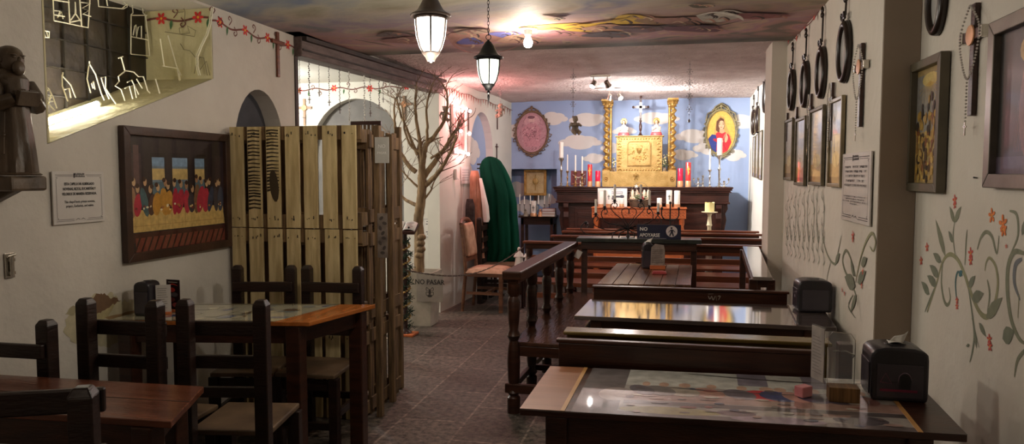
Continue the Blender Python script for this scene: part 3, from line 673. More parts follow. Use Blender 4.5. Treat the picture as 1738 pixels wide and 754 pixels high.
A = MB(); pts = [PY(x, y, 3.94) for x, y in ((362,12),(358,40),(352,60),(342,80),(336,96),(336,112),(340,128))]; b0 = pts[-1]
A.tube([p-b0 for p in pts], .004, 6); A.tube([p-b0+Vector((-.012,0,0)) for p in pts], .003, 6)
tag(A.build('loose_cable', M_white_wire, None, b0, smooth=60), 'pale loose cable curving down the window reveal corner', 'cable')
# ================================================================ carved statue on its bracket
def saint():
    p = PX(24, 298, -2.58); t = thing('carved_statue', 'brown carved wooden statue of a bearded robed man reading, on a wall bracket', 'statue', (p.x, p.y, p.z), 0)
    H_ = PX(28, 72, -2.56).z-p.z; s = H_/.50
    b = MB()
    def robe(u, v):
        a = 2*PI*u; z = v*.36
        r = .078-.026*min(1, v*1.3)+.012*max(0, v-.6)*2
        f = 1+.06*math.sin(9*a+2*v)*(1-.6*v)+.03*math.sin(17*a)*(1-v)
        return (r*f*1.0*math.cos(a)+.008*math.sin(v*3), r*f*.82*math.sin(a), z)
    b.grid(robe, 44, 16, closed_u=True)
    b.ell((0,0,.345), (.062,.055,.05), 16, 8)                    # shoulders
    b.ell((-.01,-.0,.375), (.05,.05,.03), 14, 6)                 # cowl
    for s_ in (-1, 1):                                            # sleeved arms folded to the book
        b.tube([(0.0, s_*.055, .35), (.02, s_*.066, .30), (.04, s_*.058, .265), (.07, s_*.03, .285)], [.026,.03,.032,.024], 10)
        b.ell((.078, s_*.022, .298), (.014,.013,.018), 8, 6)
        for k in range(4): b.tube([(.08, s_*(.012+.006*k), .30), (.092, s_*(.010+.006*k), .308), (.09, s_*(.008+.005*k), .318)], .0034, 5)
    b.build('robe', M_statue, t, smooth=50)
    h = MB(); h.ell((.016, 0, .43), (.04,.034,.048), 16, 12); h.ell((.05, 0, .40), (.016,.02,.03), 10, 8)     # head and beard
    h.ell((.054,0,.428), (.009,.007,.013), 8, 6); h.ell((.048,0,.412), (.012,.016,.005), 8, 5)
    for s_ in (-1, 1):
        h.ell((.048, s_*.014, .44), (.007,.008,.005), 8, 5); h.ell((.05, s_*.014, .447), (.008,.011,.003), 8, 5); h.ell((.01, s_*.034, .43), (.009,.005,.013), 8, 6)
    h.tube([(.0,0,.38),(.01,0,.40)], .022, 10)
    h.build('head', M_statue, t, smooth=50)
    h = MB(); h.ell((.003, 0, .45), (.043,.039,.036), 16, 10); h.ell((-.012,0,.425), (.032,.038,.036), 12, 8); h.build('hair', M_statue, t, smooth=50)
    MB().cbox((.092,0,.285), (.018,.07,.055), rot=(0,.35,0)).cbox((.098,0,.287), (.008,.066,.05), rot=(0,.35,0)).build('book', M_statue, t, bevel=.002)
    b = MB(); b.tube([(.05*math.cos(a), .044*math.sin(a), .235) for a in [2*PI*i/20 for i in range(20)]], .006, 6, closed=True); b.tube([(.03,-.042,.235),(.034,-.05,.15),(.036,-.054,.08)], .005, 6)
    b.ell((.035,-.05,.15), .008, 8, 6); b.build('rope_belt', M_statue, t, smooth=60)
    MB().lathe([(.085,-.0),(.09,.004),(.078,.012)], 20, sy=.9).build('footing', M_statue, t, smooth=40)
    t.scale = (s*1.08, s*1.12, s); t.rotation_euler = (0, 0, -.2)
    br = thing('wall_bracket', 'dark wooden bracket shelf under the carved statue', 'bracket', (p.x, p.y, p.z-.062))
    MB().box(-.12, .075, -.085, .085, .0, .060).build('shelf_board', M_statue, br, bevel=.01)
    MB().prism([(-.14,0),(.02,0),(-.14,-.07)], -.02, .02).build('corbel', M_statue, br, bevel=.004)
saint()
# ================================================================ things hung on the near left wall
def on_left(px, py, out=.0): p = PX(px, py, XL); return Vector((XL+out, p.y, p.z))
def left_size(a, b): p, q = PX(*a, XL), PX(*b, XL); return abs(q.y-p.y), abs(q.z-p.z)
ys0, ys1, zs0, zs1 = 2.765, 3.07, 1.27, 1.51
def text_sign(root, w, h, lines_big, lines_small, ornament=True, board=M_card, off=.0):
    MB().box(-w/2, w/2, -.008, 0, 0, h).build('sign_board', board, root, bevel=.002)
    A = Art(); c = S(56,50,50); m = .05*w; e = .006*w
    for x0, x1 in ((-w/2+m, -w*.12), (w*.12, w/2-m)):
        A.rect(x0, x1, h*.93, h*.93+e, c); A.rect(x0+m*.6, x1 if x0 < 0 else x1-m*.6, h*.905, h*.905+e*.7, c)
        A.rect(x0, x1, h*.055, h*.055+e, c); A.rect(x0+m*.6, x1, h*.085, h*.085+e, c)
    for x in (-w/2+m*1.3, w/2-m*1.3): A.rect(x-e*.4, x+e*.4, h*.12, h*.87, c)
    for sx in (-1, 1):
        for zz in (h*.88, h*.11): A.stroke([(sx*(w/2-m), zz+(.02*h if zz > h/2 else -.02*h)), (sx*(w/2-m*1.8), zz), (sx*(w/2-m*1.3), zz+(-.02*h if zz > h/2 else .02*h))], e, c)
    if ornament:
        for k, (zz, ww) in enumerate(((h*.945, .085), (h*.905, .10))):
            x = -w*ww
            while x < w*ww: A.rect(x, x+w*.016, zz-.012*h, zz+.014*h*(1+.6*((int(x*999)) % 2)), c); x += w*.024
        A.rect(-w*.11, -w*.085, h*.88, h*.965, c)
    for sx in (-1, 1): A.stroke([(sx*w*.01, h*.07), (sx*w*.05, h*.095), (sx*w*.1, h*.06)], e*1.4, c)
    A.build('sign_border', M_paint, root, (0, -.0085, 0))
    z = lines_big[1]*h
    for ln in lines_big[0]: text(ln, lines_big[2]*h, root, (0, -.009, z), (PI/2, 0, 0), M_ink, 'lettering', xs=lines_big[3], ext=.0003, bold=.0004); z -= lines_big[4]*h
    z = lines_small[1]*h
    for ln in lines_small[0]: text(ln, lines_small[2]*h, root, (0, -.009, z), (PI/2, 0, 0), M_ink, 'lettering', xs=lines_small[3], ext=.0003); z -= lines_small[4]*h
t = thing('notice_plaque', 'pale bilingual chapel notice plaque on the left wall beside the statue', 'sign', (XL+.006, (ys0+ys1)/2, zs0), PI/2)
text_sign(t, ys1-ys0, zs1-zs0, (['ESTA CAPILLA HA ALBERGADO', 'NOVENAS, REZOS, EUCARISTÍAS Y', 'VELORIOS DE MANERA RESERVADA.'], .76, .072, .73, .095), (['This chapel hosts private novenas,', 'prayers, Eucharists, and wakes.'], .42, .072, .76, .08))
# large framed picture: a generic long-table banquet of figures, wide dark hall behind
def frame(root, w, h, fw, dp, m, z0=0, name='frame'):
    b = MB()
    b.prism([(-w/2,z0),(w/2,z0),(w/2-fw,z0+fw),(-w/2+fw,z0+fw)], -dp, 0).prism([(-w/2,z0+h),(-w/2+fw,z0+h-fw),(w/2-fw,z0+h-fw),(w/2,z0+h)], -dp, 0)
    b.prism([(-w/2,z0),(-w/2+fw,z0+fw),(-w/2+fw,z0+h-fw),(-w/2,z0+h)], -dp, 0).prism([(w/2,z0),(w/2,z0+h),(w/2-fw,z0+h-fw),(w/2-fw,z0+fw)], -dp, 0)
    return b.build(name, m, root, bevel=.003)
lw, lh = .90, .69
t = thing('framed_picture', 'large dark-framed picture of a long white table scene on the left wall', 'picture', (XL+.004, 3.635, 1.05), PI/2)
frame(t, lw, lh, .045, .035, mat('dark brown stained frame', S(48,30,22), S(70,44,32), .45, 7, (1,1,1), .2, 30))
A = Art(); W, Hh = lw-.09, lh-.09; x0, z0 = -W/2, .045
R_ = lambda a, b, c, d, col: A.rect(x0+a*W, x0+b*W, z0+c*Hh, z0+d*Hh, col)
R_(0,1,0,1,S(40,28,34)); R_(0,.12,.35,.85,S(62,44,48)); R_(.05,.10,.4,.92,S(92,66,66)); R_(.9,1,.3,.85,S(54,38,42))
for a, b_ in ((.22,.34), (.42,.58), (.66,.77)):
    R_(a-.015, b_+.015, .44, .86, S(30,20,24)); R_(a, b_, .45, .82, S(112,128,140)); R_(a, b_, .62, .72, S(198,170,110)); R_(a, b_, .45, .6, S(84,106,116)); R_(a, b_, .74, .82, S(122,150,178))
R_(0,1,.08,.16,S(70,34,28)); R_(.05,1,.0,.12,S(120,60,46))
rnd = random.Random(5)
for k in range(16): x = .04+k*.06; A.stroke([(x0+x*W, z0+.0*Hh), (x0+(x+.05)*W, z0+.12*Hh)], .012, S(50,26,22), False)
A.poly([(x0+.0*W, z0+.17*Hh), (x0+1*W, z0+.17*Hh), (x0+.98*W, z0+.36*Hh), (x0+.02*W, z0+.36*Hh)], S(206,172,104))
for k in range(14): A.rect(x0+(.05+k*.07)*W, x0+(.054+k*.07)*W, z0+.18*Hh, z0+.34*Hh, S(186,148,84))
A.rect(x0, x0+W, z0+.22*Hh, z0+.225*Hh, S(176,138,80))
cols = [S(60,52,60), S(150,70,48), S(196,140,56), S(90,80,70), S(60,66,84), S(176,40,62), S(70,96,100), S(120,86,60), S(158,120,90), S(80,50,44)]
for k in range(17):                                                # row of draped diners, colour blocks only
    x = .03+k*.058+rnd.uniform(-.012,.012); hgt = rnd.uniform(.17,.27); c = cols[5] if k in (8, 9) else rnd.choice(cols)
    A.oval(x0+x*W, z0+(.33+hgt*.4)*Hh, .036*W*rnd.uniform(.8,1.2), hgt*.55*Hh, c, 12, rnd.uniform(-.3,.3))
    A.oval(x0+(x+rnd.uniform(-.015,.015))*W, z0+(.36+hgt)*Hh, .017*W, .036*Hh, rnd.choice([S(190,150,112), S(168,124,92), S(200,164,124)]), 10)
    A.oval(x0+(x)*W, z0+(.385+hgt)*Hh, .018*W, .022*Hh, S(60,36,26), 8)
for k in range(40): A.oval(x0+rnd.uniform(.03,.97)*W, z0+rnd.uniform(.35,.40)*Hh, rnd.uniform(.006,.014)*W, .010*Hh, rnd.choice([S(220,190,130), S(120,40,36), S(170,110,60), S(230,216,180), S(70,40,40)]), 7)
A.build('print', M_printg, t, (0, -.012, 0))
# wall cross by the corner
def cross(name, label, loc, rz, h, w, th, m, dp=.015, arm=.72, cat='cross', group=None, parts=None):
    t = thing(name, label, cat, loc, rz, group)
    MB().box(-th/2, th/2, -dp, 0, 0, h).build('upright', m, t, bevel=.002); MB().box(-w/2, w/2, -dp*1.3, -dp*.1, arm*h-th/2, arm*h+th/2).build('crossbar', m, t, bevel=.002)
    return t
p = on_left(470, 131, .004); cross('wall_cross', 'plain reddish brown wooden cross high on the left wall by the corner post', p, PI/2, .31, .16, .028, M_red, .014, .77)
# bolt latch at the far left
p = on_left(15, 472, .004); t = thing('wall_latch', 'small tarnished metal latch on the left wall at the frame edge', 'latch', p, PI/2)
MB().box(-.022,.022,-.006,0,0,.105).build('back_plate', M_silver, t, bevel=.002)
b = MB(); b.tube([(-.002,-.016,.01),(-.002,-.016,.09)], .008, 10); b.box(-.012,.012,-.02,-.004,.015,.028).box(-.012,.012,-.02,-.004,.07,.083); b.build('bolt', M_silver, t, smooth=50)
MB().tube([(-.02,-.014,.092),(.018,-.014,.098)], .006, 8).build('knob', M_silver, t, smooth=50)
# ================================================================ pallet screen
def pallet_front(z0, h, label, idx):
    t = thing('wooden_pallet', label, 'pallet', (-2.24, 4.1, z0), 0, 'pallets stacked as a screen')
    W_ = .86; bw = .092; n = 7; rnd = random.Random(idx); gap = (W_-.02-n*bw)/(n-1)
    if idx == 0: gap = gap
    for k in range(n):
        x = -W_/2+k*(bw+gap)+rnd.uniform(-.004,.004); z_e = rnd.uniform(-.003,.002)
        o = MB().box(x, x+bw*rnd.uniform(.93,1.02), -.012, .006, .004, h+z_e).build('slat', M_pallet, t, bevel=.0015)
        if idx == 0 and k in (1, 2):
            A = Art(); zz = h-.02                                       # scorch stripes across the slat
            while zz > (.12 if k == 1 else .22):
                A.poly([(x+.003, zz), (x+bw*.45, zz+.003), (x+bw*.93, zz-.002), (x+bw*.9, zz-.008*rnd.uniform(.6,1.6)), (x+bw*.4, zz-.006), (x+.003, zz-.010*rnd.uniform(.7,1.7))], rnd.choice([S(36,26,16), S(64,48,28), S(50,36,20)])); zz -= rnd.uniform(.016,.026)
            if k == 2: A.oval(x+bw*.55, h*.42, .03, .1, S(60,46,28), 14, .1)
            A.build('scorch_marks', M_paint, t, (0, -.0125, 0))
        if k: pass
    b = MB(); rnd = random.Random(idx+9)
    for k in range(n):
        x = -W_/2+k*(bw+gap)
        for zz in (h-.05, .06):
            for q_ in range(4): xx = x+rnd.uniform(.15,.85)*bw; b.tube([(xx,-.0135,zz+rnd.uniform(-.015,.02)), (xx,-.0122,zz+.0)], .0028, 6)
    b.build('nail_heads', M_nail, t)['kind'] = 'stuff'
    for x in (-W_/2, -.05, W_/2-.1)[:3]:
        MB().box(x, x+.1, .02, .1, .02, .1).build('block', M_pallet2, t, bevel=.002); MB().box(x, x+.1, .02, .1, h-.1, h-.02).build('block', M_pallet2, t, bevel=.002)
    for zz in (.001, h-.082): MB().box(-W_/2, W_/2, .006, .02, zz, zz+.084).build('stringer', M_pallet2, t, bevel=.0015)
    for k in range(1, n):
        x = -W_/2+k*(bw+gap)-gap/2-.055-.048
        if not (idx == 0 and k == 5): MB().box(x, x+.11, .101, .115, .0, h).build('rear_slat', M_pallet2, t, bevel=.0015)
    return t
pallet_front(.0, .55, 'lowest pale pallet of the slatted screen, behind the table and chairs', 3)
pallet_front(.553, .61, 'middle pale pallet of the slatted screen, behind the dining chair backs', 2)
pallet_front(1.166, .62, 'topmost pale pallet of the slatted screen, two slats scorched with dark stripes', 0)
def pallet_side(y0, L, z0, h, label, x=-1.80, sh=0):
    t = thing('wooden_pallet', label, 'pallet', (x, y0, z0), 0, 'pallets standing endwise')
    n = 5; rnd = random.Random(int(y0*10+z0*7))
    for k in range(n):
        y = .0+k*(L-.07)/(n-1)
        MB().box(.085, .1, y, y+.055, 0, h+rnd.uniform(-.01,.01)).build('slat', M_pallet2, t, bevel=.0015)
        if k < 4: MB().box(0, .014, y+.02, y+.09, 0, h).build('rear_slat', M_pallet2, t, bevel=.0015)
    for y in (.0, L/2-.05, L-.1):
        for zz in (.02, h-.12): MB().box(.016, .083, y+.002, y+.098, zz, zz+.1).build('block', M_pallet2, t, bevel=.002)
    for zz in (.03, h-.11): MB().box(.1, .112, .0, L, zz, zz+.08).build('stringer', M_pallet2, t, bevel=.0015)
    return t
pallet_side(4.22, .50, 0, .57, 'bottom brown pallet of the screen end facing the aisle', -1.915)
pallet_side(4.22, .50, .575, .59, 'middle brown pallet of the screen end facing the aisle', -1.915)
pallet_side(4.22, .50, 1.17, .60, 'upper brown pallet of the screen end facing the aisle', -1.915)
# free posts of the screen end
for (px, yb, yt, lab) in ((646, 707, 213, 'nearest thin upright post at the aisle end of the pallet screen'), (667, 682, 228, 'middle thin upright post at the aisle end of the pallet screen'), (680, 659, 216, 'farthest thin upright post of the pallet screen, beside the tree')):
    p = PZ(px, yb, 0); zt = PY(px+5 if yb > 670 else px-6, yt, p.y).z
    tag(MB().box(-.018, .018, -.02, .02, 0, zt).build('screen_post', M_pallet2, None, (p.x, p.y, 0), bevel=.002), lab, 'post', 'screen end posts')
p = PY(646, 277, 4.16); t = thing('hanging_sign', 'small clear plate with faint white lettering on the pallet end', 'sign', (p.x+.01, p.y, p.z))
MB().box(-.045,.045,-.004,0,0,.155).build('sign_plate', mat('frosted acrylic', S(168,164,158), S(184,180,174), .3, 6), t, bevel=.001)
text('NO', .03, t, (0,-.005,.1), (PI/2,0,0), M_white); text('PASAR', .02, t, (0,-.005,.06), (PI/2,0,0), M_white)
p = PY(652, 437, 4.2); t = thing('hanging_card', 'grey brown printed card hung low on the pallet end beside the book stand', 'card', (p.x, p.y-.02, p.z))
MB().box(-.032,.032,-.004,0,0,.27).build('card_panel', mat('brown print card', S(92,80,74), S(134,120,110), .5, 14), t, bevel=.001)
A = Art(); [A.oval(.015*math.sin(k*2.3), .03+.03*k, .016, .01, S(70,60,56), 8, k) for k in range(8)]; A.build('card_print', M_print, t, (0,-.0045,0))
# ================================================================ tables
def quad_table(name, label, cor, z, m, overhang=.05, leg=.06, apron=.09, thick=.022, group=None, planks=0, apron_m=None, legs=(0,1,2,3), dz=None):
    c = [Vector(p) for p in cor]; ctr = sum(c, Vector((0,0)))/4
    t = thing(name, label, 'table', (ctr.x, ctr.y, 0), 0, group)
    L = [p-ctr for p in c]
    if planks:
        for k in range(planks):
            a, b_ = k/planks+.003, (k+1)/planks-.003
            P = [L[0].lerp(L[1], a), L[0].lerp(L[1], b_), L[3].lerp(L[2], b_), L[3].lerp(L[2], a)]
            MB().prism([(p.x, p.y) for p in P], z-thick, z, plane='xy').build('plank', m, t, bevel=.002)
    else: MB().prism([(p.x, p.y) for p in L], z-thick, z, plane='xy').build('tabletop', m, t, bevel=.003)
    am = apron_m or M_dark
    I = [p*(1-overhang*2/max(p.length, .3)) for p in L]
    for k in range(4):
        a, b_ = I[k], I[(k+1) % 4]
        MB().bar((a.x, a.y, z-thick-apron/2-.001), (b_.x, b_.y, z-thick-apron/2-.001), .022, apron).build('apron', am, t, bevel=.002)
    for k in legs:
        p = I[k]; q_ = p*.99; b = MB()
        b.box(q_.x-leg/2, q_.x+leg/2, q_.y-leg/2, q_.y+leg/2, 0, z-thick-.001); b.build('leg', am, t, bevel=.006)
    return t, L
def Q(x, y, z=.75): p = PZ(x, y, z); return (p.x, p.y)
# front right table
T1 = [Q(882,694), (.84,2.30), (.87,2.86), Q(934,622)]
t, L = quad_table('dining_table', 'nearest right-hand dining table with a faded poster under its glossy top', T1, .75, M_darkx, .06, .07, .12)
P = [L[0], L[0].lerp(L[1], .10), L[3].lerp(L[2], .10), L[3]]; MB().prism([(p.x, p.y) for p in P], .7502, .7512, plane='xy').build('end_board', M_strip, t)
def poster(t, L, z, a0, a1, b0, b1, fn):
    """art in unit square laid on the tabletop, between fractions a of its length and b of its depth"""
    A = Art(.00008); fn(A); vs = []
    for v in A.mb.v:
        a = a0+(a1-a0)*v[0]; b_ = b0+(b1-b0)*v[2]; p = L[0].lerp(L[1], a).lerp(L[3].lerp(L[2], a), b_); vs.append((p.x, p.y, z-v[1]+.0004))
    A.mb.v = vs; return A.mb.build('poster', M_printt, t)
def art_bands(A):
    A.rect(0,1,0,1,S(176,168,162)); A.rect(0,1,0,.07,S(116,104,104)); A.rect(0,1,.62,1,S(206,204,196)); A.rect(0,1,.3,.46,S(168,134,122)); A.rect(0,.14,0,1,S(116,108,108))
    rnd = random.Random(4)
    for x, z, rx, rz, c in ((.3,.12,.16,.07,S(168,156,104)), (.62,.06,.14,.06,S(170,150,166)), (.86,.14,.08,.08,S(92,84,90)), (.5,.14,.06,.05,S(120,96,100)), (.74,.2,.1,.04,S(160,130,120)), (.12,.4,.06,.14,S(170,156,150))): A.oval(x, z, rx, rz, c, 16)
    A.rect(.15,1,.22,.29,S(92,84,84))
    for x, w_, c in ((.42,.05,S(196,150,136)), (.60,.07,S(214,70,76)), (.645,.06,S(74,84,130)), (.52,.05,S(120,112,120)), (.70,.04,S(196,150,136)), (.755,.05,S(90,84,110)), (.82,.05,S(70,66,84)), (.9,.05,S(150,104,96)), (.33,.06,S(176,164,150)), (.26,.05,S(134,128,124)), (.2,.04,S(110,104,110))):
        A.oval(x, .52, w_, .11, c, 14, .2); A.oval(x+.01, .66, w_*.35, .05, S(206,168,146), 10); 
    A.rect(.52,.62,.72,1,S(136,128,140)); A.rect(.74,.82,.72,1,S(140,130,140)); A.stroke([(.35,.95),(.6,.88),(.78,.86),(.98,.9)], .02, S(60,54,52)); A.stroke([(.28,.6),(.5,.56),(.8,.57)], .02, S(96,90,92))
    for k in range(40): A.oval(rnd.uniform(.15,.98), rnd.uniform(.04,.62), rnd.uniform(.01,.03), rnd.uniform(.01,.025), rnd.choice([S(110,96,96), S(180,150,140), S(86,90,110), S(196,186,172), S(150,90,84)]), 8)
poster(t, L, .75, .125, .90, .0, 1, art_bands)
for f_ in (.105, .905): p0 = L[0].lerp(L[1], f_); p1 = L[3].lerp(L[2], f_); MB().bar((p0.x, p0.y, .751), (p1.x, p1.y, .751), .014, .002).build('edge_strip', mat('pale wooden strip', S(190,140,84), S(206,158,100), .4, 6), t)
b = MB(); P = [L[0].lerp(L[1], .91), L[1], L[2], L[3].lerp(L[2], .91)]; b.prism([(p.x, p.y) for p in P], .7503, .7512, plane='xy'); b.build('end_board', M_darkx, t)
b = MB(); P = [L[0]*.985, L[1]*.985, L[2]*.985, L[3]*.985]
# second table
T2 = [Q(974,536), Q(1420,556), (.84, 4.42), Q(1001,508)]
t2, L2 = quad_table('dining_table', 'second right-hand table, its mirror-glossy top reflecting the lit altar', T2, .75, mat('lacquered grey tabletop', S(70,60,58), S(96,84,80), .07, 4, (.6,5,5), 0, spec=.9, coat=1), .06, .06, .10)
A = MB(); f_ = .86; p0 = L2[0].lerp(L2[1], f_); p1 = L2[3].lerp(L2[2], f_); A.bar((p0.x, p0.y, .7505), (p1.x, p1.y, .7505), .01, .001); A.build('edge_strip', M_dark, t2)
# plank table 3
T3 = [(-.47, 4.78), (.17, 4.80), (.17, 6.12), (-.45, 6.12)]
c3 = [Q(1013,482), Q(1173,484), Q(1175,450), Q(1047,447)]
t3, L3 = quad_table('plank_table', 'worn plank-topped table in front of the pews, holding a napkin box', c3, .75, mat('scuffed plank wood', S(72,44,33), S(118,84,64), .2, 5, (5,.8,5), .25, 24), .06, .06, .08, planks=6)
# left dining table
T4 = [(-2.67,3.04), Q(525,547,.79), Q(637,517,.79), (-2.67,3.50)]
t4, L4 = quad_table('dining_table', 'left dining table against the wall with a blue and cream map poster', T4, .79, mat('honey varnished strip', S(150,84,36), S(176,104,50), .18, 5, (5,.8,5), 0), .045, .075, .09)
def art_map(A):
    A.rect(0,1,0,1,S(188,182,156)); rnd = random.Random(12)
    for k in range(46): A.oval(rnd.uniform(.03,.97), rnd.uniform(.08,.92), rnd.uniform(.012,.06), rnd.uniform(.02,.09), rnd.choice([S(60,80,124), S(84,106,150), S(206,196,160), S(168,170,160), S(150,156,150), S(120,96,70), S(216,206,176)]), 9, rnd.uniform(-.5,.5))
    for k in range(8): x = rnd.uniform(0,.9); A.rect(x, x+.07, rnd.uniform(.2,.5), rnd.uniform(.55,.8), rnd.choice([S(70,88,130), S(196,190,164), S(96,84,70)]))
    A.rect(0,1,0,.05,S(150,140,110)); A.rect(0,1,.95,1,S(150,140,110))
poster(t4, L4, .79, .0, .83, .0, 1, art_map).data.materials[0] = paintmat('map under glass', .12, 1.0, 14, .15)
# near-left table of glossy planks
T5 = [(-2.62,1.86), Q(290,716), Q(346,656), (-2.62,2.24)]
t5, L5 = quad_table('plank_table', 'reddish brown planked table at the lower left corner', T5, .75, mat('red brown plank wood', S(82,42,28), S(116,66,45), .2, 4, (.7,5,5), .1, 20), .05, .07, .09)
b = MB(); a_, c_ = L5[0].lerp(L5[3], .52), L5[1].lerp(L5[2], .52); b.bar((a_.x, a_.y, .7503), (c_.x, c_.y, .7503), .004, .001); b.build('plank_joint', M_nail, t5)
# ================================================================ dining chairs of the left side
def make_chair(label, rails=((.845,.905),(.71,.765),(.59,.635)), ht=1.0, wd=.155, rext=.018):
    t = thing('dining_chair', label, 'chair', (0,0,0), 0, 'dark wooden dining chairs')
    for s_ in (-1, 1):
        b = MB(); P = []
        b.box(s_*wd-.0275, s_*wd+.0275, -.0275, .0275, 0, ht-.02); b.add([(s_*wd-.0275,-.0275,ht-.02),(s_*wd+.0275,-.0275,ht-.02),(s_*wd+.0275,.0275,ht-.02),(s_*wd-.0275,.0275,ht-.02),(s_*wd-.017,-.017,ht),(s_*wd+.017,-.017,ht),(s_*wd+.017,.017,ht),(s_*wd-.017,.017,ht)], [(0,1,5,4),(1,2,6,5),(2,3,7,6),(3,0,4,7),(4,5,6,7)])
        b.build('back_post', M_chair, t, bevel=.004)
        MB().box(s_*wd-.025, s_*wd+.025, .345, .395, 0, .43).build('front_leg', M_chair, t, bevel=.004)
        MB().box(s_*wd-.012, s_*wd+.012, .0275, .345, .2, .24).build('side_stretcher', M_chair, t, bevel=.002)
    for a, b_ in rails: MB().box(-wd-rext, wd+rext, .0285, .0485, a, b_).build('back_rail', M_chair, t, bevel=.005)
    MB().box(-wd-.012, wd+.012, .03, .40, .432, .456).build('seat', mat('worn olive brown seat', S(78,60,44), S(110,88,66), .5, 6, (1,1,1), .1), t, bevel=.006)
    MB().box(-wd+.026, wd-.026, .36, .38, .36, .42).build('front_rail', M_chair, t, bevel=.002); MB().box(-wd+.026, wd-.026, .36, .38, .14, .18).build('front_rail', M_chair, t, bevel=.002)
    MB().box(-wd+.026, wd-.026, -.01, .01, .2, .24).build('rear_stretcher', M_chair, t, bevel=.002)
    return t
def chair_at(o, pl, pr, flip, ht=.99):
    a, b_ = PZ(*pl, ht), PZ(*pr, ht); m = (a+b_)/2; ang = math.atan2(b_.y-a.y, b_.x-a.x)
    o.location = (m.x, m.y, 0); o.rotation_euler = (0, 0, ang+(PI if flip else 0)); return m, (a-b_).length
ch0 = make_chair('dark ladder-back chair with tan seat, at the near right of the left table')
chair_at(ch0, (311,512), (446,513), False)
def chx(label, pl, pr, flip, ht=.99):
    o = dup(ch0, (0,0,0), 0, label, scale=(1, 1, ht/.99)); chair_at(o, pl, pr, flip, ht); return o
chx('dark ladder-back chair nearest the peeled patch, left side of the left table', (146,510), (262,514), False)
chx('dark chair on the far side of the left table, next to the wall', (402,453), (495,453), True, .96)
chx('dark chair beyond the left table, at the aisle end of the pallets', (516,453), (613,455), True, .96)
chx('dark chair facing the viewer beyond the lower left table, its left half cut off', (-66,540), (110,548), True, .93)
ch6 = make_chair('nearest dark chair, its back to the viewer at the lower left corner', ((.925,.985),(.80,.845),(.62,.66)), rext=.035); chair_at(ch6, (-108,676), (137,663), False)
# ================================================================ right-hand benches
def turned(b, x, y, z0, z1, r=.028, n=12):
    h = z1-z0; P = [(r*1.05,0),(r*1.05,.12),(r*.7,.135),(r*1.1,.16),(r*.75,.19),(r*.95,.26),(r*1.05,.4),(r*.95,.5),(r*.7,.56),(r*1.1,.6),(r*.7,.64),(r*.9,.72),(r*1.05,.86),(r*.75,.9),(r*1.1,.93),(r*1.1,1)]
    b.lathe([(q_, z*h) for q_, z in P], n, (x, y, z0)); return b
def bench(label, x0, x1, y0, zt, bh, face, m, name='bench', deep=.03, cap=.05, seat=True, slope=0.0, legs=True, inset=.02):
    """a bench whose back board stands at y0; face=+1 seat beyond the back, -1 seat toward the camera"""
    cx = (x0+x1)/2; L = x1-x0; t = thing(name, label, 'bench', (cx, y0, 0), slope)
    MB().box(-L/2, L/2, -deep/2, deep/2, zt-bh, zt-.016).build('back_board', m, t, bevel=.003)
    MB().box(-L/2-.01, L/2+.01, -cap/2, cap/2, zt-.015, zt).build('top_rail', m, t, bevel=.004)
    if seat:
        y_a, y_b = (.02, .32) if face > 0 else (-.32, -.02)
        MB().box(-L/2+inset, L/2-.02, y_a, y_b, .42, .445).build('seat', m, t, bevel=.004)
    for s_ in (-1, 1):
        x = s_*(L/2-.035)
        MB().box(x-.02, x+.02, -.02, .02, 0, zt-bh-.001).build('end_post', m, t, bevel=.003)
        if s_ < 0: x += inset-.02
        if seat: MB().box(x-.02, x+.02, face*.28-.02, face*.28+.02, 0, .419).build('leg', m, t, bevel=.003)
    return t
M_olive = mat('olive worn bench wood', S(96,80,40), S(128,106,58), .2, 5, (.5,6,6), .1)
bench('bench with olive brown glossy rail, back to back behind the nearest right table', -.42, .60, 3.03, .85, .20, 1, M_olive, deep=.022, cap=.10)
bench('dark brown bench just beyond the nearest right table, its broad back scuffed', -.43, .55, 2.87, .846, .34, -1, M_darkx, deep=.024, cap=.034, inset=.14)
t = bench('bench between the plank table and the second table, with a white scratch on its back', -.47, .68, 4.60, .80, .10, 1, M_darkx, cap=.05)
A = Art(); [A.stroke(s_, .006, S(150,138,128)) for s_ in ([(0,.03),(.01,.01),(.02,.03)], [(.02,.03),(.03,.005),(.04,.03)], [(.045,.03),(.05,.0)], [(.055,.028),(.07,.03),(.06,.005)], [(.0,.04),(.03,.043)])]
A.build('chalk_mark', M_paint, t, (.12, -.0155, .73))
t = thing('corner_post', 'tall dark post at the wall end of the olive railed bench', 'post', (.668, 3.05, 0)); tag(MB().box(-.025,.025,-.03,.03,0,.84).build('post_shaft', M_dark, t, bevel=.004)); MB().tube([(-.045,-.02,.81),(.0,-.032,.815),(.03,-.035,.80),(.02,-.035,.79)], .004, 6).build('hook', M_silver, t, smooth=60)
# ================================================================ settle with turned balustrade along the aisle
RA, RB = PZ(872, 459, .9), PZ(970, 410, .9)
t = thing('settle_bench', 'long settle with turned spindles and dark glossy seat along the aisle', 'bench', (RA.x, RA.y, 0), math.atan2(RB.y-RA.y, RB.x-RA.x)-PI/2)
RL = (RB-RA).length
MB().box(-.06, .06, -.06, RL, .845, .90).build('hand_rail', M_darkx, t, bevel=.008)
MB().box(-.035, .035, -.03, RL-.03, .82, .844).build('under_rail', M_darkx, t, bevel=.003)
ns = 5
for k in range(ns):
    y = .0+k*(RL-.06)/(ns-1); lo = 0 if k in (0, ns-1, 2) else .40
    b = MB(); turned(b, 0, y, 0 if k == 0 else 0, .819, .040 if k == 0 else .036); b.build('spindle', M_dark, t, smooth=35)
MB().box(-.02, .36, .0, RL, .425, .45).build('seat', mat('dark lacquered seat board', S(50,30,22), S(84,54,40), .14, 3, (4,.8,4), .25, 14), t, bevel=.005)
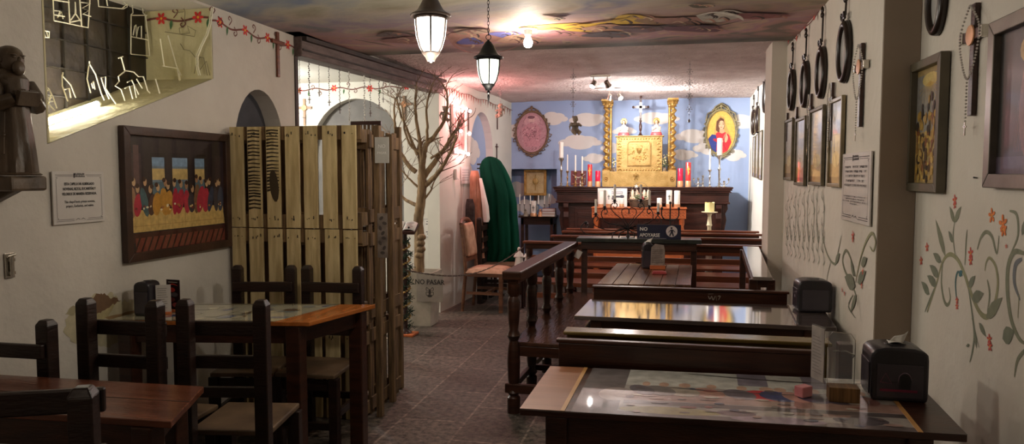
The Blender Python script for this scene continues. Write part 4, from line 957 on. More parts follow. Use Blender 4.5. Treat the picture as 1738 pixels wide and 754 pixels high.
for k, y in enumerate((.02, RL*.5, RL-.1)):
    b = MB(); turned(b, .32, y+.02, 0, .36, .03); b.build('front_leg', M_dark, t, smooth=35)
MB().box(.03, .35, -.0, .035, .36, .424).build('seat_rail', M_darkx, t, bevel=.003); MB().box(.315, .34, .04, RL, .37, .424).build('seat_rail', M_darkx, t, bevel=.003)
MB().box(-.05, .34, -.035, .0, .13, .19).build('stretcher', M_darkx, t, bevel=.006); MB().box(-.03, .0, .03, RL, .13, .17).build('stretcher', M_darkx, t, bevel=.003)
MB().box(.0, .31, RL*.28, RL*.28+.03, .12, .16).build('stretcher', M_darkx, t, bevel=.003)
p = PY(974, 432, RB.y); tag(MB().cbox((0,0,0), (.05,.002,.07), rot=(0,.5,.2)).build('paper_tag', M_card, None, (RB.x+.075, RB.y-.12, .80)), 'small white paper tag hanging at the far end of the settle rail', 'tag')
# narrow shelf table along the right wall
cS = [Q(1278,470,.86), Q(1311,471,.86), Q(1288,419,.86), Q(1260,418,.86)]
quad_table('side_table', 'narrow glossy side table reflecting light, along the right wall by the pews', cS, .86, mat('bright lacquered board', S(120,110,104), S(150,140,132), .12, 3, (1,.5,1), 0), .03, .05, .05)
# ================================================================ pews
def pew(label, x0, x1, y0, zt=.85, y_sk=0.0, first=False):
    cx = (x0+x1)/2; L = x1-x0; t = thing('church_pew', label, 'pew', (cx, y0, 0), y_sk, 'pews facing the altar')
    MB().box(-L/2, L/2, -.045, .035, zt-.022, zt).build('top_rail', M_red, t, bevel=.004)
    MB().box(-L/2+.03, L/2-.03, -.012, .012, zt-.075, zt-.023).build('back_rail', M_darkx, t, bevel=.003)
    MB().box(-L/2+.03, L/2-.03, -.014, .014, .665, .715).build('back_rail', M_red, t, bevel=.003)
    MB().box(-L/2+.03, L/2-.03, .03, .35, .425, .45).build('seat', M_red, t, bevel=.004)
    MB().box(-L/2+.03, L/2-.03, -.02, .02, .30, .35).build('lower_rail', M_red, t, bevel=.003)
    for s_ in (-1, 0, 1):
        b = MB(); turned(b, s_*(L/2-.06), 0, 0, zt-.076 if s_ else .664, .03); b.build('post', M_dark, t, smooth=35)
    for s_ in (-1, 1): b = MB(); turned(b, s_*(L/2-.06), .31, 0, .424, .026); b.build('leg', M_dark, t, smooth=35)
    return t
pew('nearest full-length pew, its back rail behind the black candelabra table', -1.40, .82, 6.98)
pew('second pew from the settle, rail seen above the black table', -1.25, .92, 7.72)
pew('third pew of the row before the altar', -1.22, .96, 8.32)
pew('farthest pew, closest to the orange carved table', -1.22, .97, 8.72)
# ================================================================ altar
YA = 9.62
ax0, ax1 = PY(938, 318, YA).x, PY(1245, 318, YA).x; ATOP = PY(1090, 317.5, YA).z
alt = thing('altar', 'dark mahogany altar with moulded cornice below the gold tabernacle', 'altar', ((ax0+ax1)/2, YA+.3, 0))
AW = ax1-ax0
b = MB()
for k, (o_, z0, z1) in enumerate(((0, -.02, 0), (.012, -.045, -.02), (.03, -.06, -.045), (.02, -.07, -.06), (.045, -.10, -.07))):
    b.box(-AW/2+o_, AW/2-o_, -.3+o_, .28, ATOP+z0, ATOP+z1)
b.build('cornice', M_altar, alt, bevel=.004)
MB().box(-AW/2+.05, AW/2-.05, -.25, .28, ATOP-.19, ATOP-.101).build('frieze', M_altar, alt, bevel=.004)
MB().box(-AW/2+.035, AW/2-.035, -.27, .28, ATOP-.215, ATOP-.19).build('lower_moulding', M_altar, alt, bevel=.006)
MB().box(-AW/2+.11, AW/2-.11, -.19, .28, 0, ATOP-.216).build('altar_body', M_altar, alt, bevel=.004)
for s_ in (-1, 1):
    P = [(-.19,ATOP-.216),(-.26,ATOP-.216),(-.265,ATOP-.27),(-.235,ATOP-.33),(-.25,ATOP-.40),(-.22,ATOP-.55),(-.225,ATOP-.9),(-.24,.06),(-.25,.0),(-.19,0)]
    MB().prism([(y, z) for y, z in P], s_*(AW/2-.17)-.035, s_*(AW/2-.17)+.035, plane='yz').build('scroll_pilaster', M_altar, alt, bevel=.006)
    MB().prism([(s_*(AW/2-.11), ATOP-.216), (s_*(AW/2-.06), ATOP-.216), (s_*(AW/2-.055), ATOP-.28), (s_*(AW/2-.085), ATOP-.34), (s_*(AW/2-.07), ATOP-.42), (s_*(AW/2-.1), ATOP-.6), (s_*(AW/2-.11), ATOP-.62)], -.18, -.1).build('side_scroll', M_altar, alt, bevel=.004)
for k in range(4):
    w_ = (AW-.5)/4; x = -AW/2+.25+w_*(k+.5)
    b = MB(); b.box(x-w_/2+.03, x+w_/2-.03, -.205, -.19, .12, ATOP-.28); b.build('panel_frame', M_altar, alt, bevel=.004)
    MB().box(x-w_/2+.07, x+w_/2-.07, -.212, -.205, .18, ATOP-.34).build('raised_panel', M_altar, alt, bevel=.004)
# ---- things standing on the altar
def onalt(px, py=312, Y=9.75): return Vector((PY(px, py, Y).x, Y, ATOP))
def hgt(py, Y): return PY(1080, py, Y).z
# gold tabernacle shrine
Yt = 9.86; x0, x1 = PY(1024, 300, Yt).x, PY(1147, 300, Yt).x; cxT = (x0+x1)/2
sh = thing('tabernacle_shrine', 'gilded tabernacle with relief door between twisted gold columns on the altar', 'shrine', (cxT, Yt, ATOP))
zb1 = hgt(291, Yt)-ATOP; Wt = x1-x0
MB().box(-Wt/2+.09, Wt/2-.09, -.1, .14, 0.012, zb1).build('plinth', M_goldw, sh, bevel=.004)
MB().box(-Wt/2, Wt/2, -.13, .16, 0, .012).build('plinth_foot', M_goldw, sh, bevel=.003)
tx0, tx1 = PY(1047, 260, Yt).x-cxT, PY(1124, 260, Yt).x-cxT; zt1 = hgt(231, Yt)-ATOP
MB().box(tx0, tx1, -.09, .14, zb1, zt1-.012).build('tabernacle_body', M_goldw, sh, bevel=.004)
MB().box(tx0-.02, tx1+.02, -.11, .15, zt1-.012, zt1).build('tabernacle_top', M_goldw, sh, bevel=.003)
cx_, cz_ = (tx0+tx1)/2, (zb1+zt1)/2; dw, dh = .155, .165
b = MB(); b.prism([(cx_-dw,cz_-dh),(cx_+dw,cz_-dh),(cx_+dw,cz_+dh-.03),(cx_+dw-.03,cz_+dh),(cx_-dw+.03,cz_+dh),(cx_-dw,cz_+dh-.03)], -.10, -.09); b.build('door', M_goldw, sh, bevel=.004)
b = MB(); b.tube([(cx_+x, -.103, cz_+z) for x, z in [(-dw+.012,-dh+.012),(dw-.012,-dh+.012),(dw-.012,dh-.036),(dw-.036,dh-.012),(-dw+.036,dh-.012),(-dw+.012,dh-.036)]], .004, 6, closed=True)
b.lathe([(.03,-.04),(.012,-.03),(.006,-.0),(.02,.01),(.034,.05),(.036,.07)], 14, (cx_, -.103, cz_), sy=.4); b.box(cx_-.06, cx_+.06, -.108, -.1, cz_-.075, cz_-.042)
rnd = random.Random(2)
for k in range(34): a = rnd.uniform(0, 6.28); r = rnd.uniform(.05, .12); b.ell((cx_+r*math.cos(a), -.101, cz_+r*math.sin(a)*.95), (rnd.uniform(.006,.014), .006, rnd.uniform(.005,.012)), 7, 5)
b.build('door_relief', M_gold, sh, smooth=50)
b = MB()
for s_ in (tx0+.04, tx1-.04):
    for k in range(12):
        z = zb1+.03+k*(zt1-zb1-.06)/11; b.ell((s_+.012*(-1)**k, -.092, z), (.016,.007,.012), 8, 5); b.tube([(s_-.02*(-1)**k, -.092, z-.012), (s_, -.096, z+.004), (s_+.012*(-1)**k, -.092, z+.014)], .003, 5)
for k in range(16):
    x = tx0+.03+k*(tx1-tx0-.06)/15
    for z in (zb1+.02, zt1-.04): b.ell((x, -.092, z), (.010,.007,.011), 7, 5)
b.build('border_relief', M_gold, sh, smooth=50)
MB().ell((cx_-dw+.025, -.108, cz_-.01), (.008,.008,.01), 8, 6).build('keyhole', M_brass, sh, smooth=60)
zc0, zc1 = zb1+.01, hgt(169, Yt)-ATOP
for s_, off in ((-1, 0), (1, 0)):
    x = s_*(Wt/2-.045)
    MB().box(x-.05, x+.05, -.12, .02, .013, zb1+.01).build('pedestal', M_goldw, sh, bevel=.003)
    b = MB()
    for k in range(10): a = 2*PI*k/10; b.ell((x+.024*math.cos(a), -.123, (zb1)/2+.026*math.sin(a)), (.008,.005,.008), 7, 5)
    b.ell((x, -.123, zb1/2), (.013,.006,.014), 8, 6); b.build('pedestal_rosette', M_gold, sh, smooth=60)
    for bx, by, r, tw in ((x, -.06, .038, True), (x-s_*(-.0)+(.045 if s_ < 0 else -.045), .02, .018, False)):
        h0, h1 = zc0+.03, zc1-.11
        if tw:
            def fn(u, v, bx=bx, by=by, r=r, h0=h0, h1=h1, s_=s_):
                a = 2*PI*u; ph = 2*PI*v*8.5*s_; return (bx+.007*math.cos(ph)+r*.82*math.cos(a)*(1+.20*math.cos(a-ph)), by+.007*math.sin(ph)+r*.82*math.sin(a)*(1+.20*math.cos(a-ph)), h0+(h1-h0)*v)
            MB().grid(fn, 14, 150, closed_u=True).build('twisted_column', M_gold, sh, smooth=60)
        else: MB().lathe([(r,0),(r,h1-h0)], 12, (bx, by, h0)).build('rear_column', M_gold, sh, smooth=50)
        MB().lathe([(r*1.5,0),(r*1.5,.012),(r*1.1,.018),(r*1.3,.03)], 16, (bx, by, zc0)).build('column_base', M_gold, sh, smooth=40)
        b = MB(); b.lathe([(r*1.0,0),(r*1.35,.008),(r*1.0,.016),(r*1.15,.04),(r*1.5,.075),(r*1.75,.085)], 16, (bx, by, h1)); b.box(bx-r*1.75, bx+r*1.75, by-r*1.75, by+r*1.75, h1+.086, h1+.11)
        for k in range(8): a = 2*PI*k/8; b.ell((bx+r*1.35*math.cos(a), by+r*1.35*math.sin(a), h1+.05), (.008,.008,.02), 6, 5); b.ell((bx+r*1.6*math.cos(a), by+r*1.6*math.sin(a), h1+.074), (.009,.009,.009), 6, 5)
        b.build('capital', M_gold, sh, smooth=40)
# figures on the tabernacle
ZT = ATOP+zt1
def bust(px, label, robe, hem):
    p = PY(px, 228, Yt); t = thing('saint_figurine', label, 'figurine', (p.x, Yt+.0, ZT))
    s = (hgt(199, Yt)-ZT)/.20
    b = MB(); b.lathe([(.055,0),(.058,.01),(.052,.03),(.045,.06),(.042,.085),(.03,.105),(.016,.118),(.013,.13)], 20, sy=.75); b.build('robe', mat('figurine robe '+robe[0], robe[1]), t, smooth=50)
    MB().lathe([(.058,0),(.061,.01),(.056,.028),(.05,.04)], 20, sy=.78).build('robe_hem', mat('pink glazed hem', S(206,80,90), S(216,100,104), .4), t, smooth=50)
    b = MB(); b.ell((0,-.006,.148), (.016,.017,.02), 12, 8); b.ell((0,-.024,.146), (.003,.004,.004), 6, 4); b.build('head', mat('figurine skin', S(222,180,150), None, .5), t, smooth=60)
    b = MB(); b.ell((0,.004,.152), (.019,.017,.022), 12, 8); b.ell((-.014,.0,.13), (.007,.01,.02), 8, 6); b.ell((.014,.0,.13), (.007,.01,.02), 8, 6); b.build('hair', mat('figurine hair '+hem[0], hem[1]), t, smooth=60)
    b = MB(); [b.tube([(s_*.04,-.01,.09),(s_*.036,-.035,.065),(s_*.006,-.045,.085)], [.012,.012,.006], 8) for s_ in (-1, 1)]; b.build('sleeves', mat('figurine robe '+robe[0], robe[1]), t, smooth=60)
    b = MB(); b.tube([(.032*math.cos(a), .012, .158+.032*math.sin(a)) for a in [2*PI*i/24 for i in range(24)]], .003, 6, closed=True)
    b.lathe([(.03,0),(.03,.003)], 24, (0,0,0)); b.T = Matrix(); b.v = b.v[:-48]+[(v[0], .013+v[2]*.7, .158+v[1]) for v in b.v[-48:]]; b.build('halo', M_gold, t, smooth=40)
    t.scale = (s, s, s)
bust(1058.5, 'small white and pink figurine with gold halo, left on the tabernacle', ('cream', S(226,216,204)), ('dark', S(70,50,40)))
bust(1114, 'small robed figurine with gold halo, right on the tabernacle', ('ivory', S(214,196,186)), ('brown', S(120,90,70)))
p = PY(1087, 228, Yt); t = thing('altar_crucifix', 'dark wooden standing crucifix with knobbed ends between the two figurines', 'crucifix', (p.x, Yt+.0, ZT))
hc = hgt(165, Yt)-ZT
b = MB(); b.lathe([(.035,0),(.032,.012),(.02,.02),(.014,.04),(.010,.06),(.016,.075),(.018,.10),(.02,.13),(.014,.16),(.008,.175),(.014,.185),(.016,.2),(.008,.215),(.012,.23)], 14); b.build('turned_foot', M_dark, t, smooth=50)
MB().box(-.013,.013,-.008,.008,.228,hc-.02).build('upright', M_altar, t, bevel=.002); ha = hgt(182, Yt)-ZT
MB().box(-.085,.085,-.009,.007,ha-.013,ha+.013).build('crossbar', M_altar, t, bevel=.002)
MB().box(-.018,.018,-.013,-.009,ha-.07,ha+.06).box(-.055,.055,-.013,-.009,ha-.016,ha+.016).build('inlay', M_card, t)
for x, z in ((-.095,ha), (.095,ha), (0,hc)): MB().ell((x,0,z), .017, 10, 8).build('knob', M_dark, t, smooth=60)
# candle holders
def candlestick(px, ytop_c, ytop_s, Y, label, cr, m, wide=.028, group=None, wax=M_wax, base_y=None):
    p = onalt(px, 312, Y); t = thing('candlestick', label, 'candlestick', p, 0, group)
    hs = hgt(ytop_s, Y)-ATOP; hc = hgt(ytop_c, Y)-ATOP; w_ = wide
    MB().lathe([(w_,0),(w_*1.05,.006),(w_*.5,.014),(w_*.25,.03),(w_*.45,.04),(w_*.22,.05),(w_*.3,hs*.5),(w_*.5,hs*.56),(w_*.22,hs*.62),(w_*.25,hs*.85),(w_*.75,hs*.93),(w_*.8,hs*.97),(w_*.4,hs)], 16).build('stick', m, t, smooth=45)
    if ytop_c: MB().lathe([(cr,hs-.002),(cr,hc-.003),(cr*.6,hc)], 14).tube([(0,0,hc-.002),(0,0,hc+.008)], .0012, 4).build('candle', wax, t, smooth=45)
    return t
candlestick(952.5, 240, 267, 9.78, 'tall silver stand with thick white candle at the left end of the altar', .029, M_silver, .045)
candlestick(963, 262, 290, 9.72, 'brass candlestick with thin taper, second from the left on the altar', .008, M_brass)
candlestick(976.5, 263, 291, 9.70, 'brass candlestick with thin taper, before the dark red folder', .010, M_brass, .032)
candlestick(988, 265, 294, 9.72, 'brass candlestick with thin taper beside the tall red candle, left side', .010, M_brass, .030)
candlestick(1204.5, 254, 288, 9.72, 'silver candlestick with a thin white taper, right side of the altar', .010, M_silver, .03)
candlestick(1220.5, 236, 264, 9.78, 'tall silver stand with thick white candle in front of the portrait', .033, M_silver, .045)
def candelabra2(px, label, arms=2, Y=9.68, hh=.12):
    t = thing('candelabra', label, 'candelabra', onalt(px, 312, Y))
    MB().lathe([(.034,0),(.036,.006),(.014,.014),(.007,.04),(.012,.05),(.006,.065),(.006,hh-.03),(.013,hh-.02),(.014,hh)], 14).build('stem', M_silver, t, smooth=45)
    for s_ in ((-1, 1) if arms == 2 else (-1,)):
        MB().tube(smoothpath([Vector(v) for v in ((0,0,.05),(s_*.03,0,.035),(s_*.055,0,.06),(s_*.055,0,.085))], 4), .004, 6).lathe([(.006,0),(.016,.006),(.01,.01),(.012,.03)], 12, (s_*.055,0,.085)).build('arm', M_silver, t, smooth=50)
candelabra2(1185, 'small silver branched candle holder right of the tall red candle'); candelabra2(1193, 'slender silver candle holder left of the thin taper', 1, 9.76, .15)
candelabra2(985, 'brass and silver branched holder in front of the dark folder, left side', 2, 9.64); candelabra2(1229, 'low silver branched holder at the right end of the altar', 2, 9.66, .08)
def jar_candle(px, yt, yb, w_, m, label, cross_=False, Y=9.7):
    t = thing('pillar_candle', label, 'candle', onalt(px, 312, Y)); hb = hgt(yb, Y)-ATOP; ht = hgt(yt, Y)-ATOP
    MB().lathe([(w_*1.12,0),(w_*1.12,hb-.004),(w_*1.02,hb)], 20).build('candle_base', M_copper, t, smooth=45)
    MB().lathe([(w_,hb),(w_,ht-.004),(w_*.9,ht),(w_*.8,ht-.006)], 20).tube([(0,0,ht-.006),(0,0,ht+.006)], .0012, 4).build('wax', m, t, smooth=45)
    if cross_:
        A = Art(); A.rect(-.005,.005,-.06,.05,S(226,190,90)); A.rect(-.02,.02,.005,.017,S(226,190,90)); A.stroke([(.015,.03),(-.012,.0),(.012,-.03),(-.01,-.05)], .006, S(226,190,90))
        A.build('gold_cross', mat('gold print', S(220,180,80), None, .4, metal=.3), t, (0,-w_*1.01-.0005,(hb+ht)/2+.02))
jar_candle(1001, 279, 308, .030, M_redwax2, 'tall red candle with gold cross, left of the gold shrine', True)
jar_candle(1014.5, 290, 308, .033, M_redwax, 'short magenta candle just left of the gold shrine')
jar_candle(1154.5, 286, 307, .033, M_redwax, 'short magenta candle just right of the gold shrine')
jar_candle(1168, 276, 307, .033, M_redwax2, 'tall red candle with gold cross, right of the gold shrine', True)
t = thing('bound_folder', 'dark red framed folder leaning behind the brass candlesticks', 'book', onalt(982, 312, 9.84)); MB().cbox((0,0,.11), (.21,.015,.2), rot=(-.15,.0,0)).build('cover', mat('maroon leather', S(92,26,34), S(120,40,46), .5), t, bevel=.003)
A = Art(); A.stroke([(-.08,.16),(0,.12),(.09,.17)], .012, S(200,190,180)); A.rect(-.08,.08,.03,.04,S(170,130,80)); o = A.build('cover_mark', M_print, t, (0,-.03,0)); o.rotation_euler = (-.15,0,0)
# bouquet and little branch on the shrine plinth
def leafy(name, label, cat, loc, hh, ww, n, cols, seed):
    t = thing(name, label, cat, loc); rnd = random.Random(seed)
    MB().lathe([(.02,0),(.028,.02),(.022,.04),(.026,.05)], 12).build('vase', M_silver, t, smooth=50)
    groups = {}
    for k in range(n):
        a = rnd.uniform(0, 6.28); r = rnd.uniform(.1, 1)*ww; z = .05+rnd.uniform(.1, 1)*hh; i = rnd.randrange(len(cols)); b = groups.setdefault(i, MB())
        x, y = r*math.cos(a), r*math.sin(a)*.6
        b.T = Matrix.Translation((x, y, z)) @ Euler((rnd.uniform(-1,1), rnd.uniform(-1,1), a)).to_matrix().to_4x4(); b.ell((0,0,0), (.016,.007,.009), 6, 4); b.T = Matrix()
        if i == 0: b.tube([(0,0,.03), (x*.5,y*.5,.03+z*.45), (x, y, z)], .0015, 4)
    for i, b in groups.items(): b.build(('leaves', 'blossoms', 'buds')[i], mat('foliage %d' % i, cols[i], None, .7), t, smooth=50)
    return t
p = PY(1130, 290, Yt); leafy('flower_bouquet', 'small green and cream bouquet beside the right gold column', 'bouquet', (p.x-.02, Yt-.06, ATOP+zb1), .16, .05, 60, [S(84,96,64), S(214,200,160), S(150,140,110)], 3)
p = PY(1041, 290, Yt); leafy('flower_bouquet', 'thin sprig beside the left gold column', 'bouquet', (p.x+.012, Yt-.085, ATOP+zb1), .12, .02, 20, [S(90,84,60), S(190,170,110), S(160,150,120)], 4)
# ================================================================ orange carved table with its candles
YO = 9.22; ox0, ox1 = PY(1003, 360, YO).x, PY(1166, 360, YO).x; OT = PY(1085, 352.5, YO).z; OB = PY(1085, 371, YO).z
t = thing('carved_table', 'orange carved cedar table in front of the altar, holding white candles', 'table', ((ox0+ox1)/2, YO+.12, 0)); OW = ox1-ox0
MB().box(-OW/2, OW/2, -.12, .16, OT-.014, OT).build('tabletop', M_orange, t, bevel=.003); MB().box(-OW/2+.01, OW/2-.01, -.11, .15, OB, OT-.015).build('apron', M_orange, t, bevel=.003)
A = Art(); rnd = random.Random(1)
for k in range(26):
    x = -OW/2+.04+k*(OW-.08)/25
    for zz in (OB+.03, OB+.065): A.stroke([(x-.018,zz),(x-.006,zz+.018),(x+.008,zz-.004),(x+.018,zz+.01)], .006, S(112,48,24))
A.rect(-OW/2+.02,OW/2-.02,OB+.012,OB+.016,S(120,54,28)); A.rect(-OW/2+.02,OW/2-.02,OT-.026,OT-.022,S(120,54,28)); A.build('carving', M_paint, t, (0,-.111,0))
for x in (-OW/2+.06, OW/2-.06):
    for y in (-.07, .11): b = MB(); turned(b, x, y, 0, OB-.001, .03); b.build('leg', M_orange, t, smooth=35)
MB().box(-OW/2+.03, OW/2-.03, -.09, .13, .42, .50).build('lower_shelf', M_orange, t, bevel=.003)
for x in (-.18, .05, .28): b = MB(); turned(b, x, -.07, .501, .70, .026); b.build('spindle', M_orange, t, smooth=35)
MB().box(-OW/2+.03, OW/2-.03, -.085, -.055, .70, .73).build('mid_rail', M_orange, t, bevel=.003)
def oh(py, Y): return PY(1085, py, Y).z-OT
def wcandle(px, yt, yb, w_, label, cr=False, Y=YO+.08, m=M_wax):
    t = thing('pillar_candle', label, 'candle', (PY(px, 352, Y).x, Y, OT)); hb, ht = oh(yb, Y), oh(yt, Y)
    MB().lathe([(w_*1.1,0),(w_*1.1,hb-.003),(w_,hb)], 20).build('candle_base', M_copper, t, smooth=45)
    MB().lathe([(w_,hb),(w_,ht-.004),(w_*.9,ht),(w_*.75,ht-.005)], 20).tube([(0,0,ht-.006),(0,0,ht+.006)], .001, 4).build('wax', m, t, smooth=45)
    if cr: A = Art(); A.rect(-.004,.004,-.03,.03,S(50,46,46)); A.rect(-.016,.016,.008,.015,S(50,46,46)); A.build('cross_mark', M_paint, t, (0,-w_-.001,(hb+ht)/2))
wcandle(1019.5, 325, 347, .034, 'leftmost white pillar candle on the orange table')
wcandle(1033.5, 323.5, 346.5, .034, 'white pillar candle with black cross, left part of the orange table', True, YO+.05)
wcandle(1055, 337, 346.5, .026, 'short white candle left of the basket on the orange table', False, YO+.03)
wcandle(1119, 336, 347, .030, 'short white candle right of the basket on the orange table', False, YO+.03)
wcandle(1135.5, 323, 346, .036, 'white pillar candle with black cross, right part of the orange table', True)
wcandle(1149, 323.5, 346, .036, 'rightmost white pillar candle on the orange table')
xa, xb = PY(1014, 350, YO+.15).x, PY(1064, 350, YO+.15).x
t = thing('printed_board', 'white printed board standing behind the left candles of the orange table', 'sign', ((xa+xb)/2, YO+.17, OT)); hb = oh(320, YO+.15)
MB().box(-(xb-xa)/2, (xb-xa)/2, 0, .008, 0, hb).build('board', M_white, t, bevel=.001)
A = Art(); ww = (xb-xa); A.rect(-ww*.08, ww*.3, hb*.92, hb*.935, S(90,90,96)); A.rect(-.02,ww*.35,hb*.70,hb*.82,S(90,92,100)); A.rect(-.015,ww*.34,hb*.72,hb*.80,S(200,202,206)); A.rect(.0,ww*.4,hb*.5,hb*.6,S(60,62,70))
A.oval(.02,hb*.45,.03,.02,S(110,110,116)); A.oval(.12,hb*.56,.03,.02,S(80,80,90)); [A.rect(-ww*.45,-ww*.1,hb*(.85-.05*k),hb*(.86-.05*k),S(130,130,134)) for k in range(6)]
A.build('print', M_print, t, (0,-.0008,0))
# flower basket with arching handle
pb_ = PY(1086, 352, YO); t = thing('flower_basket', 'wicker nest basket with cream and red flowers and an arched handle, before the shrine', 'basket', (pb_.x, YO+.06, OT)); s = 1
b = MB()
for k in range(9):
    z = .006+k*.009; r = .085+.022*k/8; b.tube([((r+.003*(-1)**(i+k))*math.cos(2*PI*i/28), (r+.003*(-1)**(i+k))*.6*math.sin(2*PI*i/28), z) for i in range(28)], .0052, 5, closed=True)
b.build('basket_weave', mat('dark wicker', S(70,52,40), S(110,86,64), .8, 30), t, smooth=60)
MB().tube([(.10*math.cos(a), 0, .08+.17*math.sin(a)) for a in [PI*i/16 for i in range(17)]], .0025, 5).build('handle', M_bark, t, smooth=60)
rnd = random.Random(6); bb = [MB() for _ in range(3)]
for k in range(46):
    a = rnd.uniform(0, 6.28); r = rnd.uniform(0, 1)**.5*.085; z = .085+.05*(1-r/.09)*rnd.uniform(.5,1.3)
    c = (r*math.cos(a), r*.6*math.sin(a), z); i = rnd.choice([0,0,1,2])
    for q_ in range(5): e = 2*PI*q_/5; bb[i].ell((c[0]+.011*math.cos(e), c[1]-.004, c[2]+.011*math.sin(e)), (.009,.006,.009), 6, 4)
for i, (nm, cl) in enumerate((('cream_blossoms', S(226,204,170)), ('red_blossoms', S(150,44,44)), ('green_leaves', S(84,92,60)))): bb[i].build(nm, mat(nm, cl, None, .6), t, smooth=60)
t.scale = (1.3, 1.2, 1.25)
b = MB(); b.prism([(.022*math.cos(PI/2+PI*i/5)*(1 if i % 2 == 0 else .42), .022*math.sin(PI/2+PI*i/5)*(1 if i % 2 == 0 else .42)) for i in range(10)], -.05, -.043); b.v = [(x-.035, y, z+.21) for x, y, z in b.v]; b.tube([(-.035,-.046,.19),(-.03,-.03,.12)], .002, 5); b.build('white_star', M_white, t)
b = MB()
for x in (-.07, -.03, .04, .075): b.lathe([(.012,0),(.016,.03),(.014,.06),(.006,.085)], 8, (x, -.02, .09))
b.build('lily_buds', mat('lily buds', S(232,214,186), None, .6), t, smooth=60)
p = PY(1079, 299, 9.70); t = thing('gold_bow', 'small gold bow shaped cross fixed on the front of the shrine plinth', 'ornament', (p.x, Yt-.112, p.z-.03))
b = MB(); [b.tube([(0,0,.04), (s_*.03,-.004,.055), (s_*.036,-.004,.036), (0,0,.034)], .004, 6) for s_ in (-1, 1)]; b.tube([(0,0,.036),(-.02,-.002,-.012)], .004, 6).tube([(0,0,.036),(.02,-.002,-.012)], .004, 6); b.ell((0,-.003,.037), (.008,.006,.009), 8, 6).tube([(0,0,.037),(0,0,.08)], .004, 6); b.build('ribbon', M_gold, t, smooth=60)
# white pedestal with thick candle, right of the orange table
Yp = 9.15; p = PY(1204, 378, Yp); zp = PY(1204, 360, Yp).z
t = thing('candle_pedestal', 'pale stone pedestal with round dish standing right of the orange table', 'pedestal', (p.x, Yp, 0))
zr = PY(1204, 425, Yp).z
MB().lathe([(.10,0),(.10,.03),(.07,.05),(.035,.09),(.045,.3),(.035,zr-.05),(.05,zr-.02)], 24).build('lower_shaft', M_stone, t, smooth=45)
MB().lathe([(.05,zr-.02),(.09,zr-.012),(.092,zr+.006),(.07,zr+.014),(.035,zr+.02)], 28).build('round_collar', M_white, t, smooth=45)
MB().lathe([(.035,zr+.02),(.022,zr+.06),(.028,zr+.16),(.022,zp-.18),(.034,zp-.16),(.028,zp-.14),(.02,zp-.05),(.03,zp-.02),(.095,zp-.004),(.098,zp),(.09,zp+.003),(.02,zp)], 28).build('dish_stem', M_goldw if False else mat('cream stoneware', S(206,196,160), S(220,210,176), .5), t, smooth=45)
t = thing('pillar_candle', 'thick yellow candle with irregular rim on the pale pedestal dish', 'candle', (p.x, Yp, zp+.004)); hh = PY(1204, 344, Yp).z-zp
MB().grid(lambda u, v: ((.056*math.cos(2*PI*u)), .056*math.sin(2*PI*u), (hh-.004+.006*math.sin(3*2*PI*u))*v), 30, 3, closed_u=True).lathe([(.0565,hh-.014),(.03,hh-.012)], 30).build('wax', M_yellowwax, t, smooth=50)
MB().tube([(0,0,hh-.014),(0,0,hh)], .0015, 5).build('wick', M_ink, t)
# ================================================================ side table in the recess
Ys = 9.95; sx0, sx1 = PY(882, 367, Ys).x, PY(944, 367, Ys).x; ST = PY(912, 367, Ys).z
t = thing('credence_table', 'small dark table under the recess, left of the altar', 'table', ((sx0+sx1)/2-.02, Ys+.2, 0)); w_ = sx1-sx0
MB().box(-w_/2, w_/2, -.2, .2, ST-.025, ST).build('tabletop', M_altar, t, bevel=.003); MB().box(-w_/2+.03, w_/2-.03, -.17, .17, ST-.12, ST-.026).build('apron', M_altar, t)
for x in (-w_/2+.05, w_/2-.05):
    for y in (-.15, .15): MB().box(x-.02, x+.02, y-.02, y+.02, 0, ST-.026).build('leg', M_altar, t, bevel=.003)
MB().box(-w_/2+.03, w_/2-.03, -.17, .17, .3, .32).build('shelf', M_altar, t)
gx0, gx1 = PY(890, 300, 10.5).x, PY(928, 300, 10.5).x; gz0, gz1 = PY(908, 332, 10.5).z, PY(908, 288, 10.5).z
t = thing('gold_relief_icon', 'gold relief icon in a gilt frame, standing in the recess', 'icon', ((gx0+gx1)/2, 10.5, ST)); gw, gh = gx1-gx0, gz1-gz0; zo = gz0-ST
frame(t, gw, gh, .035, .03, M_gold, zo); MB().box(-gw/2+.03, gw/2-.03, -.01, 0, zo+.03, zo+gh-.03).build('relief_plate', mat('aged gilt panel', S(176,150,104), S(198,174,126), .5, 16, bump=.5, bscale=40), t)
b = MB(); b.ell((0,-.012,zo+gh*.55), (.045,.012,.05), 14, 8); b.tube([(0,-.012,zo+gh*.2),(0,-.012,zo+gh*.8)], .008, 6)
for k in range(16): a = 2*PI*k/16; b.tube([(.05*math.cos(a), -.012, zo+gh*.55+.055*math.sin(a)), (.075*math.cos(a), -.012, zo+gh*.55+.09*math.sin(a))], .003, 4)
b.build('sunburst_relief', M_goldw, t, smooth=50); MB().box(-.02,.02,0,.02,0,zo).build('prop', M_altar, t); 
for px, yt, lab in ((881, 334, 'leftmost thin candle on the recess table'), (890, 337, 'second thin candle on the recess table'), (899, 336, 'third thin candle on the recess table'), (914, 336, 'thin candle right of the cross candle, recess table'), (924, 337, 'thin candle before the books, recess table'), (932, 333, 'rightmost thin candle on the recess table')):
    p = PY(px, 350, Ys+.1); t = thing('candlestick', 'slim black candlestick with '+lab.replace('candle on', 'taper on', 1), 'candlestick', (p.x, Ys+.1+(.05 if px % 2 else 0), ST)); h1 = PY(px, 347, Ys+.1).z-ST; h2 = PY(px, yt-4, Ys+.1).z-ST
    MB().lathe([(.022,0),(.02,.006),(.004,.012),(.004,h1-.012),(.014,h1-.006),(.012,h1)], 12).build('stick', M_iron, t, smooth=45); MB().lathe([(.008,h1),(.008,h2)], 10).build('candle', M_wax, t, smooth=45)
